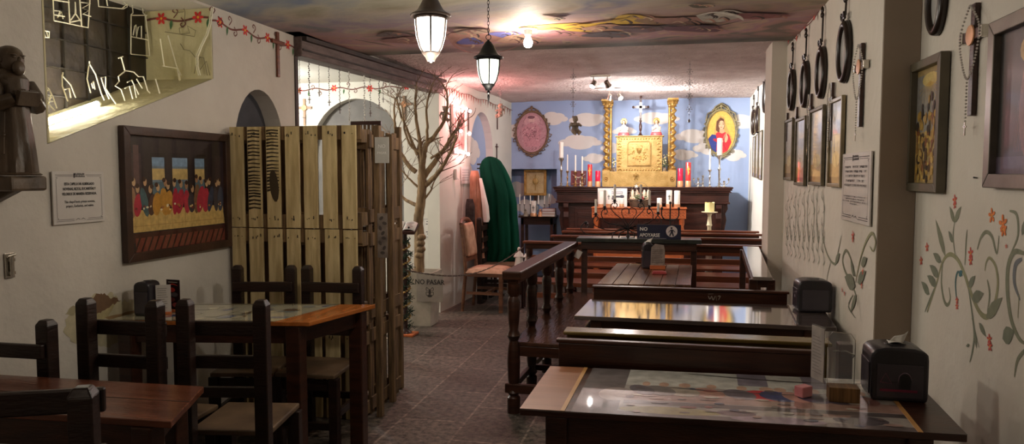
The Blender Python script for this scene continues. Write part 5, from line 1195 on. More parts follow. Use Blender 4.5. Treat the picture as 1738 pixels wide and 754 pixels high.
p = PY(907, 367, Ys); t = thing('pillar_candle', 'thick white candle with dark cross in a copper foot, recess table', 'candle', (p.x, Ys-.05, ST)); h2 = PY(907, 341, Ys).z-ST
MB().lathe([(.045,0),(.045,.04),(.04,.045)], 18).build('candle_base', M_copper, t, smooth=45); MB().lathe([(.038,.045),(.038,h2),(.03,h2+.002)], 18).build('wax', M_wax, t, smooth=45)
A = Art(); A.rect(-.004,.004,.07,.15,S(50,46,46)); A.rect(-.018,.018,.115,.123,S(50,46,46)); A.build('cross_mark', M_paint, t, (0,-.0395,0))
zz = ST
for k, (c, lab) in enumerate(((S(196,160,110), 'lowest tan book'), (S(150,84,80), 'middle rose book'), (S(164,100,90), 'topmost rose brown book'))):
    p = PY(934, 362, Ys); h_ = .036
    t = thing('stacked_book', lab+' of the stack on the recess table', 'book', (p.x-.01, Ys-.04, zz), .05*(k-1), 'books on the recess table')
    MB().box(-.09,.09,-.06,.06,0,h_).build('cover', mat('book cover %d' % k, c, None, .6), t, bevel=.002); MB().box(-.086,.0905,-.0605,.056,.004,h_-.004).build('pages', M_card, t); zz += h_+.001
for px, c, lab in ((894, M_stone, 'dark kneeling figurine'), (919, M_copper, 'reddish kneeling figurine')):
    p = PY(px, 365, Ys); t = thing('small_figurine', lab+' on the recess table by the cross candle', 'figurine', (p.x, Ys-.08, ST))
    MB().lathe([(.035,0),(.032,.02),(.026,.05),(.018,.07)], 14, sy=.8).build('body', c, t, smooth=50); MB().ell((0,-.006,.085), (.016,.016,.019), 10, 8).build('head', c, t, smooth=50)
# ================================================================ oval pictures on the back wall
def oval_picture(px, py, x0, x1, y0, y1, label, artfn, orn, m, n=26):
    c = PY(px, py, YB); rx = (PY(x1, py, YB).x-PY(x0, py, YB).x)/2; rz = (PY(px, y0, YB).z-PY(px, y1, YB).z)/2
    t = thing('oval_picture', label, 'picture', (c.x, YB-.004, c.z))
    ri, rj = rx*.87, rz*.88
    b = MB(); b.tube([(rx*.90*math.cos(a), -.016, rz*.91*math.sin(a)) for a in [2*PI*i/48 for i in range(48)]], .012, 8, closed=True); b.tube([(rx*.84*math.cos(a), -.022, rz*.86*math.sin(a)) for a in [2*PI*i/48 for i in range(48)]], .005, 6, closed=True)
    b.build('oval_frame', m, t, smooth=60)
    b = MB(); rnd = random.Random(px)
    for k in range(n):
        a = 2*PI*k/n; e = rnd.uniform(.95, 1.06)
        P = [(rx*.91*math.cos(a), rz*.91*math.sin(a)), (rx*.98*e*math.cos(a+.05), rz*.97*e*math.sin(a+.05)), (rx*1.02*e*math.cos(a+.14), rz*.99*e*math.sin(a+.14)), (rx*.93*math.cos(a+.2), rz*.93*math.sin(a+.2))]
        b.tube([(x, -.018, z) for x, z in P], [.008,.007,.006,.003], 6); b.ell((P[2][0], -.014, P[2][1]), (.009,.006,.009), 6, 4)
    for s_ in (-1, 1):
        b.tube([(0,-.02,rz*1.07),(s_*rx*.18,-.02,rz*1.0),(s_*rx*.4,-.02,rz*.9),(s_*rx*.3,-.02,rz*.86)], .010, 6); b.tube([(0,-.02,-rz*1.05),(s_*rx*.16,-.02,-rz*.98),(s_*rx*.35,-.02,-rz*.92)], .009, 6)
    b.ell((0,-.02,rz*1.05), (.02,.012,.03), 8, 6).ell((0,-.02,-rz*1.03), (.016,.012,.02), 8, 6)
    if orn:
        for s_ in (-1, 1): b.tube([(s_*rx*.9,-.02,rz*.45),(s_*rx*.8,-.02,rz*.75),(s_*rx*.5,-.02,rz*.85),(s_*rx*.35,-.02,rz*1.02),(0,-.02,rz*1.16)], .011, 6)
    b.build('frame_ornament', m, t, smooth=60)
    A = Art(); artfn(A, ri, rj); A.build('print', M_print, t, (0, -.012, 0)); return t
def art_rose(A, rx, rz):
    A.oval(0,0,rx,rz,S(176,130,140),32); rnd = random.Random(9)
    A.oval(0,rz*.55,rx*.5,rz*.3,S(196,150,158),16); A.poly([(-rx*.5,-rz*.7),(-rx*.6,rz*.2),(-rx*.2,rz*.45),(rx*.25,rz*.45),(rx*.6,rz*.1),(rx*.5,-rz*.7)], S(186,130,142)); A.oval(.0,rz*.62,rx*.2,rz*.14,S(208,168,168),12)
    A.oval(-.01,rz*.74,rx*.24,rz*.08,S(110,70,84),10)
    for k in range(60):
        a = rnd.uniform(0, 6.28); r = rnd.uniform(.1,.85); x, z = rx*r*math.cos(a), rz*r*math.sin(a)
        A.stroke([(x,z),(x+rnd.uniform(-.03,.03),z+rnd.uniform(-.02,.03)),(x+rnd.uniform(-.05,.05),z-rnd.uniform(0,.05))], .006, rnd.choice([S(110,60,76), S(140,84,100), S(216,176,182), S(96,50,66)]))
def art_lady(A, rx, rz):
    A.oval(0,0,rx,rz,S(222,178,84),32)
    for k in range(20): a = PI*k/19; A.stroke([(rx*.4*math.cos(a), rz*.45+rz*.2*math.sin(a)), (rx*.85*math.cos(a), rz*.35+rz*.5*math.sin(a))], .008, S(236,200,110))
    A.poly([(-rx*.52,-rz*.25),(-rx*.42,rz*.2),(-rx*.30,rz*.55),(-rx*.05,rz*.76),(rx*.2,rz*.68),(rx*.36,rz*.3),(rx*.62,-rz*.1),(rx*.8,-rz*.35),(rx*.5,-rz*.4),(-rx*.3,-rz*.35)], S(188,150,84))
    A.poly([(-rx*.86,-rz*.3),(-rx*.6,-rz*.08),(-rx*.3,-rz*.12),(-rx*.1,-rz*.6),(-rx*.3,-rz*.93),(-rx*.62,-rz*.75)], S(34,50,124))
    A.poly([(-rx*.35,-rz*.05),(-rx*.1,rz*.06),(rx*.2,rz*.05),(rx*.55,-rz*.12),(rx*.72,-rz*.45),(rx*.45,-rz*.85),(0,-rz*.98),(-rx*.3,-rz*.8),(-rx*.25,-rz*.4)], S(206,38,50))
    A.poly([(-rx*.34,rz*.1),(-rx*.3,rz*.5),(-rx*.05,rz*.68),(rx*.18,rz*.6),(rx*.24,rz*.3),(rx*.16,rz*.06),(rx*.02,rz*.0),(-rx*.2,rz*.02)], S(96,56,34))
    A.poly([(-.02,rz*.16),(-.02,-rz*.0),(.015,-rz*.05),(.045,rz*.0),(.04,rz*.16)], S(206,156,120))
    A.oval(.005,rz*.34,rx*.19,rz*.2,S(222,174,138),18); A.oval(-.022,rz*.37,.011,.005,S(70,44,34),8); A.oval(.03,rz*.37,.011,.005,S(70,44,34),8); A.rect(.001,.005,rz*.28,rz*.36,S(200,146,112)); A.oval(.004,rz*.235,.014,.005,S(180,70,66),8)
    A.stroke([(-.04,rz*.42),(-.022,rz*.435),(-.008,rz*.42)], .005, S(84,50,36)); A.stroke([(.016,rz*.42),(.03,rz*.435),(.048,rz*.42)], .005, S(84,50,36))
    for f in ((rx*.36,-rz*.3,1), (rx*.3,-rz*.2,.9)): A.oval(f[0], f[1], .02, .05, S(214,164,128), 10, -.2)
    A.stroke([(-rx*.5,-rz*.3),(-rx*.2,-rz*.38),(rx*.05,-rz*.36)], .04, S(176,30,44)); A.oval(rx*.04,-rz*.4,.028,.018,S(214,164,128),8); A.stroke([(rx*.3,-rz*.05),(rx*.2,-rz*.5),(rx*.35,-rz*.8)], .012, S(156,24,38)); A.stroke([(-rx*.05,-rz*.15),(-rx*.1,-rz*.6)], .012, S(156,24,38))
oval_picture(903, 225, 872, 934, 186, 265, 'oval rose-tinted picture in a carved bronze frame, left on the sky wall', art_rose, False, mat('bronze carved frame', S(92,70,54), S(134,108,84), .5, 20, bump=.3))
oval_picture(1223.5, 225, 1195, 1253, 186, 271, 'portrait of a veiled woman in red and blue, right on the sky wall', art_lady, True, mat('pewter gilt frame', S(110,100,70), S(160,148,106), .4, 20, bump=.3))
# ================================================================ hanging ornaments and track spots at the rear
def cherub(t, z, m, s=1.0, face=0):
    b = MB(); b.T = Matrix.Translation((0,0,z)) @ Matrix.Rotation(face, 4, 'Z') @ Matrix.Scale(s, 4)
    b.ell((0,0,.075), (.036,.032,.045), 12, 8); b.ell((0,0,.03), (.044,.038,.034), 12, 8)
    for s_ in (-1, 1):
        b.tube([(s_*.022,-.02,.018),(s_*.034,-.045,.012),(s_*.018,-.05,-.008)], [.022,.018,.012], 8); b.tube([(s_*.034,0,.10),(s_*.05,-.03,.08),(s_*.015,-.05,.085)], [.014,.012,.009], 8)
        b.ell((s_*.01,-.055,.086), .009, 6, 5); b.ell((s_*.018,-.058,-.012), (.010,.014,.008), 6, 5)
    b.build('body', m, t, smooth=60)
    b = MB(); b.T = Matrix.Translation((0,0,z)) @ Matrix.Rotation(face, 4, 'Z') @ Matrix.Scale(s, 4); b.ell((0,-.004,.145), (.028,.028,.031), 12, 10); b.ell((0,-.032,.141), (.005,.005,.005), 6, 4); b.ell((-.015,-.028,.135), (.008,.006,.007), 6, 4); b.ell((.015,-.028,.135), (.008,.006,.007), 6, 4); b.tube([(0,0,.11),(0,0,.125)], .014, 8)
    b.build('head', m, t, smooth=60)
    b = MB(); b.T = Matrix.Translation((0,0,z)) @ Matrix.Rotation(face, 4, 'Z') @ Matrix.Scale(s, 4)
    for k in range(12): a = 2*PI*k/12; b.ell((.02*math.cos(a), .008+.014*math.sin(a), .166+.003*math.sin(3*a)), .011, 6, 5)
    b.build('hair', m, t, smooth=60)
    for s_ in (-1, 1):
        b = MB(); b.T = Matrix.Translation((0,0,z)) @ Matrix.Rotation(face, 4, 'Z') @ Matrix.Scale(s, 4)
        for k in range(4): b.tube([(s_*.012,.03,.10),(s_*(.028+.006*k),.04,.11-.012*k),(s_*(.046-.003*k),.04,.09-.02*k)], [.008,.008,.004], 6)
        b.build('wing', m, t, smooth=60)
def flake(b, x, y, z, r=.03):
    for k in range(3):
        a = PI*k/3; b.tube([(x-r*math.cos(a), y, z-r*math.sin(a)), (x+r*math.cos(a), y, z+r*math.sin(a))], .0022, 4)
        for s_ in (-1, 1):
            c = (x+s_*r*.6*math.cos(a), z+s_*r*.6*math.sin(a))
            for e in (-.7, .7): b.tube([(c[0], y, c[1]), (c[0]+s_*r*.35*math.cos(a+e), y, c[1]+s_*r*.35*math.sin(a+e))], .0016, 4)
M_orn = mat('dull glass ornament', S(110,100,100), S(140,130,130), .35, 20)
def ornament(px, ytop, ys, ybot, label, drop=True, ang=None, Y=None):
    p = PZ(px, ytop, HC) if Y is None else PY(px, ytop, Y); Y = p.y
    t = thing('snowflake_strand', label, 'ornament', (p.x, p.y, HC+.01)); zf = lambda y: PY(px, y, Y).z-HC-.01
    zb = zf(ybot); MB().tube([(0,0,0),(0,0,zb)], .0018, 5).build('thread', M_orn, t)
    for y in ys: b = MB(); flake(b, 0, -.003, zf(y)); b.build('snowflake', M_orn, t)
    b = MB(); z = zb
    while z < -.02: b.ell((0,0,z), .005, 6, 4); z += .045
    b.build('beads', M_orn, t, smooth=60)
    if drop: MB().lathe([(.001,-.03),(.012,-.018),(.010,-.006),(.001,.01)], 10, (0,0,zb)).build('glass_drop', M_orn, t, smooth=50)
    return t, Y, p.x
ornament(1171, 106, (122, 141, 163, 186), 203, 'strand of dark snowflakes hanging right of the gold columns')
t, Y, x = ornament(973, 118, (131, 154, 177), 197, 'strand of snowflakes above the stone cherub by the left oval picture', False)
p = PY(976, 233, Y); t = thing('hanging_cherub', 'grey stone cherub hanging below the snowflake strand, before the sky wall', 'figurine', (p.x, Y, p.z)); cherub(t, .035, M_stone, .95, .5); MB().tube([(-.008,0,.19),(x-p.x,0,PY(973,197,Y).z-p.z)], .0018, 5).build('thread', M_orn, t)
t, Y, x = ornament(849, 128, (141, 158), 172, 'short strand of snowflakes by the icicle garland', False, Y=8.4)
p = PY(849, 204, 8.4); t = thing('hanging_cherub', 'grey cherub with folded legs hanging at the end of the icicle garland', 'figurine', (p.x, 8.4, p.z)); cherub(t, .04, M_stone, .85, -.6); MB().tube([(0,0,.17),(0,0,.26)], .0018, 5).build('thread', M_orn, t)
def track(px, py, label, heads, Y):
    p = PY(px, py, Y); t = thing('track_spotlight', label, 'spotlight', (p.x, Y, HC+.005))
    MB().box(-.10,.10,-.015,.015,-.02,.0).build('track_bar', M_silver, t, bevel=.002)
    for hx, tilt, ty in heads:
        MB().tube([(hx,0,-.02),(hx,0,-.07)], .005, 8).build('stem', M_silver, t)
        R_ = Euler((tilt, ty, 0)).to_matrix().to_4x4(); b = MB(); b.T = Matrix.Translation((hx,0,-.09)) @ R_; b.lathe([(.012,.035),(.024,.03),(.026,-.01),(.033,-.035),(.030,-.036),(.024,-.02)], 16); b.build('lamp_head', M_silver, t, smooth=45)
        b = MB(); b.T = Matrix.Translation((hx,0,-.09)) @ R_; b.lathe([(.024,-.028),(.022,-.03)], 16); b.ell((0,0,-.028), (.022,.022,.012), 12, 6); b.build('bulb_lens', bpy.data.materials.get('lit spot lens') or emis('lit spot lens', (1,.97,.94,1), 30), t, smooth=60)
track(1019, 130, 'nearer two-headed silver ceiling spotlight before the altar', ((-.07, -.5, .4), (.07, .7, -.5)), 7.6)
track(1043, 153, 'farther two-headed silver ceiling spotlight before the altar', ((-.06, .5, .3), (.06, -.6, -.6)), 8.9)
# ================================================================ black table with candelabra and sign
YK = 6.40; kx0, kx1 = PY(978, 404, YK).x, PY(1191, 403, YK).x; KT = PY(1085, 406, YK).z
t = thing('black_table', 'black topped narrow table carrying the iron candelabra behind the plank table', 'table', ((kx0+kx1)/2, YK+.11, 0)); kw = kx1-kx0
MB().box(-kw/2, kw/2, -.11, .11, KT-.035, KT).build('tabletop', mat('black painted board', S(26,30,26), S(44,48,42), .35, 8, bump=.3, bscale=60), t, bevel=.004); MB().box(-kw/2+.04, kw/2-.04, -.08, .08, KT-.10, KT-.036).build('apron', M_darkx, t)
for x in (-kw/2+.06, .06, kw/2-.06): MB().box(x-.025, x+.025, -.025, .025, 0, KT-.101).build('leg', M_dark, t, bevel=.004)
Yc = YK+.10
def zp_(x, y, Y=None): q_ = PY(930+x/5.267, 280+y/5.267, Y or Yc); return q_
base = zp_(715, 655); base.z = KT
t = thing('iron_candelabra', 'wrought iron scrolled candelabra with white tapers on the black table', 'candelabra', base)
def scroll(pts, r, name='scroll_arm', jit=0):
    P = smoothpath([zp_(x, y)-base+Vector((0, jit*math.sin(PI*i/max(1, len(pts)-1)), 0)) for i, (x, y) in enumerate(pts)], 5); MB().tube(P, r, 6).build(name, M_iron, t, smooth=60)
for pts in ([(712,560),(660,490),(600,440),(566,400),(562,360),(597,338),(618,362),(600,388),(585,370)], [(718,560),(790,470),(850,410),(860,370),(832,335),(808,358),(822,385),(838,370)],
            [(705,560),(600,535),(520,515),(482,465),(480,420),(507,395),(530,412),(520,442),(505,430)], [(730,560),(850,535),(925,500),(938,440),(907,388),(886,410),(900,440),(914,425)],
            [(700,565),(560,585),(440,555),(400,515),(402,485),(428,455),(448,480),(430,505)], [(735,565),(870,580),(990,555),(1012,505),(985,455),(962,480),(980,505)],
            [(698,570),(520,620),(360,620),(300,575),(310,530),(340,518),(365,545),(350,560)]): scroll(pts, .0042, jit=.04*random.uniform(-1, 1))
for pts in ([(715,535),(665,450),(662,405),(700,382),(726,410),(715,440)], [(715,535),(788,440),(780,395),(742,385),(722,412),(735,440)]): scroll(pts, .0036, 'heart_scroll')
for k in range(6): sx_ = (-1, 1)[k % 2]*(20+k*18); scroll([(715,575),(715+sx_,540),(715+sx_*1.6,530),(715+sx_*1.9,560)], .003, 'leaf_scroll', .02*(k-3))
for pts in ([(712,570),(640,585),(590,610),(570,658)], [(712,572),(670,600),(645,610),(632,655)], [(718,572),(745,600),(770,610),(772,655)], [(718,570),(790,585),(850,610),(868,655)]): scroll(pts, .005, 'foot_scroll')
q_ = zp_(715, 600)-base; MB().tube([(q_.x,q_.y,.004),(q_.x,q_.y,zp_(715,530).z-base.z)], .008, 8).build('centre_stem', M_iron, t, smooth=60); MB().lathe([(.06,.0),(.06,.004),(.02,.012),(.01,.03)], 18, (q_.x,q_.y,0)).build('centre_foot', M_iron, t, smooth=45)
for x, yt, yb in ((428,310,440), (507,230,380), (597,178,322), (830,178,318), (907,232,372), (985,345,432), (340,None,518)):
    c = zp_(x, yb)-base; MB().lathe([(.003,-.03),(.006,-.012),(.022,-.006),(.024,-.002),(.012,.0),(.013,.012),(.010,.013)], 14, tuple(c)).build('candle_cup', M_iron, t, smooth=45)
    if yt: h_ = zp_(x, yt).z-zp_(x, yb).z; MB().lathe([(.0105,.002),(.0105,h_),(.004,h_+.004)], 12, tuple(c)).build('taper_candle', M_wax, t, smooth=45)
b0 = zp_(1090, 655); b0.z = KT; t = thing('iron_candle_fork', 'black iron three-pronged candle holder standing behind the blue sign', 'candle holder', (b0.x, YK+.16, KT))
dz_ = lambda y: PY(1137, 280+y/5.267, YK+.16).z-KT
MB().tube([(0,0,.006),(0,0,dz_(345))], .006, 8).build('stem', M_iron, t, smooth=60); MB().lathe([(.05,0),(.05,.005),(.015,.012)], 18).build('foot', M_iron, t, smooth=45)
MB().tube(smoothpath([Vector(v) for v in ((-.072,0,dz_(395)),(-.072,0,dz_(450)),(-.05,0,dz_(485)),(0,0,dz_(495)),(.05,0,dz_(485)),(.072,0,dz_(450)),(.072,0,dz_(395)))], 4), .0055, 8).build('prongs', M_iron, t, smooth=60)
for x, y in ((-.072,395), (0,345), (.072,395)): MB().lathe([(.004,-.01),(.012,0),(.010,.01),(.008,.016)], 10, (x,0,dz_(y))).build('cup', M_iron, t, smooth=45)
xa, xb = PY(1081, 395, YK).x, PY(1156, 395, YK).x; zh = PY(1118, 382, YK).z-KT
t = thing('warning_sign', 'dark blue NO APOYARSE sign with round figure symbol on the black table', 'sign', ((xa+xb)/2, YK+.035, KT)); ww = xb-xa
MB().box(-ww/2, ww/2, -.006, .0, 0, zh).build('sign_board', mat('navy sign panel', S(22,26,52), S(28,32,60), .35), t, bevel=.001)
text('NO', .042, t, (-ww*.44, -.007, zh*.68), (PI/2,0,0), M_white, align='LEFT', bold=.001); text('APOYARSE', .042, t, (-ww*.44, -.007, zh*.26), (PI/2,0,0), M_white, align='LEFT', xs=.84, bold=.001)
A = Art(); cx = ww*.29; A.oval(cx, zh*.55, .048, .048, S(206,196,196), 24); A.oval(cx-.002, zh*.55+.028, .009, .009, S(30,30,50), 10); A.poly([(cx-.010,zh*.55+.016),(cx+.012,zh*.55+.016),(cx+.012,zh*.55-.01),(cx+.02,zh*.55-.04),(cx+.008,zh*.55-.042),(cx,zh*.55-.016),(cx-.012,zh*.55-.042),(cx-.022,zh*.55-.038),(cx-.010,zh*.55-.008)], S(30,30,50))
A.stroke([(cx-.01,zh*.55+.012),(cx-.026,zh*.55-.01)], .006, S(30,30,50), False); A.stroke([(cx+.01,zh*.55+.012),(cx+.028,zh*.55-.008)], .006, S(30,30,50), False); A.rect(-ww/2+.01, ww*.17, .004, .0065, S(170,168,176)); A.build('symbol', M_print, t, (0,-.0065,0))
# ================================================================ things on the right wall
def rw(px, py, X=.87): p = PX(px, py, X); return p
def oval_mirror(px, y0, y1, X, label, bow_top=None, ratio=.72, reflective=True):
    p0, p1 = PX(px, y0, X-.03), PX(px, y1, X-.03); h = (p0.z-p1.z); rz = h/2; rx = rz*ratio
    t = thing('oval_mirror', label, 'mirror', (X-.004, p0.y, (p0.z+p1.z)/2), -PI/2, 'oval mirrors on the right wall')
    E_ = lambda k, yy: [(rx*k*math.cos(a), yy, rz*k*math.sin(a)) for a in [2*PI*i/40 for i in range(40)]]
    b = MB(); b.tube(E_(.90, -.013), .018, 8, closed=True); b.tube(E_(.97, -.006), .009, 8, closed=True); b.tube(E_(.80, -.012), .006, 6, closed=True); b.build('oval_frame', M_frame, t, smooth=60)
    b = MB(); b.add([(0,-.01,0)]+[(x, -.01, z) for x, y, z in E_(.8, 0)], [(0, 1+(i+1) % 40, 1+i) for i in range(40)]); b.v = b.v; b.build('mirror_glass', M_mirror if reflective else M_frame, t, solid=.004)
    if bow_top is not None:
        zt = PX(px, bow_top, X-.02).z-(p0.z+p1.z)/2
        b = MB()
        for s_ in (-1, 1): b.tube(smoothpath([Vector(v) for v in ((0,-.02,rz+.02),(s_*.03,-.024,rz+.04),(s_*.036,-.02,rz+.01),(0,-.02,rz+.015))], 4), .006, 6); b.tube([(0,-.02,rz+.015),(s_*.02,-.02,rz-.015)], .005, 6)
        b.tube([(-.03,-.02,rz+.03),(.03,-.02,rz+.03)], .004, 6); b.build('ribbon_bow', M_frame, t, smooth=60)
        b = MB(); b.tube([(0,-.01,rz+.03),(0,-.008,zt-.04)], .006, 6); b.build('hanging_ribbon', M_frame, t, smooth=60)
        b = MB(); b.ell((0,-.012,zt-.03), (.018,.012,.018), 8, 6).ell((0,-.012,zt), (.012,.01,.022), 8, 6); b.build('top_rosette', M_frame, t, smooth=60)
    return t
oval_mirror(1341, 118, 187, .87, 'farthest small black oval mirror of the upper row, right wall', 80)
oval_mirror(1363, 104, 182, .87, 'second oval mirror of the upper row counted from the pier, right wall', 57)
oval_mirror(1390, 80, 166, .87, 'third oval mirror of the upper row, showing a bright pane, right wall', 22)
oval_mirror(1429, 36, 139, .87, 'largest oval mirror of the upper row, next to the rosary cross, right wall', -6)
oval_mirror(1585, -60, 57, 1.02, 'dark oval mirror cut by the top edge above the gilt picture', None, .62)
def small_picture(px0, px1, y0, y1, X, label, art, fm=M_framewood, fw=.02, dp=.02, group=None):
    a, b_ = PX(px0, (y0+y1)/2, X), PX(px1, (y0+y1)/2, X); w_ = abs(a.y-b_.y); pm = (px0+px1)/2; z0, z1 = PX(pm, y1, X).z, PX(pm, y0, X).z
    t = thing('framed_picture', label, 'picture', (X-.004, (a.y+b_.y)/2, z0), -PI/2, group)
    frame(t, w_, z1-z0, fw, dp, fm); A = Art(); art(A, w_-2*fw, z1-z0-2*fw, fw); A.build('print', M_printg, t, (0, -.008, 0)); return t
def art_sunset(A, w, h, o):
    A.rect(-w/2,w/2,o,o+h,S(186,180,168)); A.rect(-w/2,w/2,o+h*.45,o+h,S(190,190,190)); A.rect(-w/2,w/2,o,o+h*.25,S(180,150,100)); A.oval(0,o+h*.3,w*.3,h*.10,S(214,196,140),12); A.rect(-w/2,w/2,o,o+h*.08,S(120,84,50)); A.stroke([(-w*.3,o+h*.1),(-w*.1,o+h*.4),(w*.1,o+h*.2)], .01, S(100,76,60))
small_picture(1335.5, 1349, 203, 306, .87, 'farthest small upright picture of the lower row, right wall', art_sunset)
small_picture(1354, 1371, 200, 315, .87, 'second upright picture of the lower row counted from the pier', art_sunset)
small_picture(1379, 1402, 183, 315, .87, 'third upright picture of the lower row, warm landscape, right wall', art_sunset)
small_picture(1412, 1435, 167, 318, .87, 'upright gilt framed picture beside the wall plaque, right wall', art_sunset, mat('pale gilt frame', S(120,106,80), S(150,134,100), .4))
def rosary_cross(px, y0, y1, X, label, w=.16, big=False, rosary=True, th=.028):
    p0, p1 = PX(px, y0, X-.012), PX(px, y1, X-.012); h = p0.z-p1.z; y = (p0.y+p1.y)/2
    t = thing('wall_cross', label, 'cross', (X-.003, y, p1.z), -PI/2, 'crosses on the right wall')
    MB().box(-th/2, th/2, -.016, 0, 0, h).build('upright', M_dark, t, bevel=.002); za = h*.72
    MB().box(-w/2, w/2, -.02, -.002, za-th/2, za+th/2).build('crossbar', M_dark, t, bevel=.002)
    if big:
        [MB().box(a_,a_+.027,-.024,-.0,za-th*.55,za+th*.55).build('metal_cap', M_silver, t, bevel=.002) for a_ in (-w/2-.002, w/2-.025)]
        b = MB(); b.lathe([(.036,0),(.034,.004),(.012,.006)], 18); b.v = [(x, -.021-z, za+yy) for x, yy, z in b.v]; b.build('medallion', M_copper, t, smooth=50)
    if rosary:
        b = MB(); P = smoothpath([Vector(v) for v in ((-.004,-.026,h*.98),(-w*.42,-.026,za+.01),(-w*.3,-.026,h*.5),(0,-.026,h*.33),(w*.34,-.026,h*.52),(w*.44,-.026,za+.02),(.004,-.026,h*.98))], 9)
        for q_ in P: b.ell(tuple(q_), .0042, 5, 4)
        P2 = [Vector((-.004,-.026,h*.33-.012*k)) for k in range(int(h*.42/.012))]
        for q_ in P2: b.ell(tuple(q_), .0038, 5, 4)
        e = P2[-1]; b.build('rosary_beads', M_card, t); b = MB(); b.box(e.x-.003,e.x+.003,-.028,-.024,e.z-.05,e.z-.004).box(e.x-.012,e.x+.012,-.028,-.024,e.z-.022,e.z-.016); b.build('rosary_cross', M_silver, t)
    return t
rosary_cross(1461, 75, 215, .87, 'wooden cross draped with a beaded rosary above the wall plaque', .20, True, th=.034)
rosary_cross(1652, 8, 196, 1.02, 'large dark cross with silver caps and rosary on the near right wall', .19, True, th=.036)
rosary_cross(1412, 141, 239, .87, 'dark cross with beads between the two nearest upright pictures', .09, rosary=True, th=.02)
rosary_cross(1376, 160, 247, .87, 'dark cross with beads between the second and third upright pictures', .08, rosary=True, th=.02)
rosary_cross(1352, 182, 245, .87, 'small dark cross between the two farthest upright pictures', .06, rosary=False, th=.018)
rosary_cross(1336, 192, 240, .87, 'smallest dark cross beside the pier, above the farthest picture', .05, rosary=False, th=.016)
def art_gilt(A, w, h, o):
    A.rect(-w/2,w/2,o,o+h,S(176,150,98)); rnd = random.Random(3)
    A.rect(-w/2,w/2,o+h*.45,o+h*.95,S(150,148,144)); A.oval(0,o+h*.9,w*.3,h*.06,S(222,196,120),16)
    for k in range(14): a = PI*(.1+.8*k/13); A.stroke([(0,o+h*.88),(w*.45*math.cos(a+PI),o+h*.88-h*.22*math.sin(a))], .008, S(206,166,80))
    for k in range(150): A.oval(rnd.uniform(-.46,.46)*w, o+h*rnd.uniform(.02,.62), rnd.uniform(.006,.02), rnd.uniform(.006,.022), rnd.choice([S(196,156,72), S(90,66,44), S(170,130,66), S(60,48,40), S(214,180,100), S(140,84,50)]), 8)
    for k in range(14): A.oval(rnd.uniform(-.3,.3)*w, o+h*rnd.uniform(.5,.75), .01, .02, rnd.choice([S(70,60,60), S(190,150,90)]), 8)
M_greyframe = mat('olive grey moulded frame', S(82,76,62), S(100,92,74), .45, 6)
small_picture(1556, 1611, 100, 326, 1.02, 'gold toned crowd picture in an olive grey frame, near right wall', art_gilt, M_greyframe, .035, .035)
def art_dark(A, w, h, o):
    A.rect(-w/2,w/2,o,o+h,S(34,28,32)); A.rect(-w*.5,-w*.34,o,o+h,S(22,18,20)); A.oval(w*.04,o+h*.45,w*.18,h*.36,S(120,76,74),16); A.oval(0,o+h*.8,w*.1,h*.09,S(200,160,120),12); A.oval(0,o+h*.84,w*.16,h*.1,S(190,150,70),14); A.oval(.01,o+h*.79,w*.08,h*.07,S(206,166,136),12); A.rect(-w*.5,w*.5,o,o+h*.12,S(84,72,90))
    for k in range(20): A.stroke([(-w*.2+k*.01,o+h*.15),(-w*.15+k*.012,o+h*.5)], .006, S(140,90,90) if k % 2 else S(120,84,100))
small_picture(1692, 1830, 10, 322, 1.02, 'large glazed dark picture in a silvery frame, cut by the right edge', art_dark, mat('silvery grey frame', S(110,104,98), S(136,130,122), .3, 8, metal=.5), .045, .03)
b = rw(1660, 302, 1.02); tag(MB().tube([(-.03,0,0),(0,0,.0),(0,-.012,.002)], .002, 5).build('wall_nail', M_iron, None, (1.017, b.y, b.z), rot=(0,0,-PI/2)), 'small dark nail left in the near right wall below the large cross', 'nail')
# plaque with tiny worn lettering
a0, a1 = PX(1433, 320, .87), PX(1482, 320, .87); z0, z1 = PX(1458, 379, .87).z, PX(1458, 259, .87).z
t = thing('notice_plaque', 'pale upright notice plaque on the right wall above the painted flower', 'sign', (.866, (a0.y+a1.y)/2, z0), -PI/2)
w_ = abs(a0.y-a1.y); h = z1-z0; text_sign(t, w_, h, ([], 0, 0, 1, 0), ([], 0, 0, 1, 0))
A = Art(); rnd = random.Random(21)
for z, wd, hh in ((.78,.78,.034), (.715,.74,.034), (.65,.68,.034), (.58,.66,.034), (.515,.76,.034), (.36,.78,.02), (.325,.70,.02), (.29,.80,.02), (.255,.24,.02)):
    x = -wd/2*w_
    while x < wd/2*w_:
        lw_ = rnd.uniform(.012, .02)*w_*(1.6 if hh > .03 else 1)
        if rnd.random() > .13: A.rect(x, x+lw_*.3, h*z, h*(z+hh), S(70,64,64)); A.rect(x+lw_*.3, x+lw_*.8, h*(z+hh*rnd.choice([0,.4,.8])), h*(z+hh*rnd.choice([.9,1])), S(110,102,100))
        x += lw_*1.15
A.build('worn_lettering', M_paint, t, (0,-.0085,0))
# rear right wall: mirrors and pictures beyond the pier
oval_mirror(1297, 124, 192, 1.0, 'oval mirror on the bright rear wall just beyond the pier', None, .6)
oval_mirror(1277, 186, 229, 1.0, 'small oval mirror nearest the sky wall, bright rear wall', 165)
oval_mirror(1284, 180, 226, 1.0, 'small oval mirror left of the rear pictures, bright rear wall', 150)
for px0, px1, y0, y1, lab in ((1279.5,1283,232,300,'rear lower picture nearest the sky wall'), (1284.5,1288.5,228,302,'middle rear lower picture on the bright wall'), (1290,1295,222,305,'rear lower picture closest to the pier'), (1279.5,1283,193,228,'rear upper picture nearest the sky wall'), (1286,1290,186,224,'middle rear upper picture on the bright wall')):
    small_picture(px0, px1, y0, y1, 1.0, lab, art_sunset, M_framewood, .012, .015, 'small pictures beyond the pier')
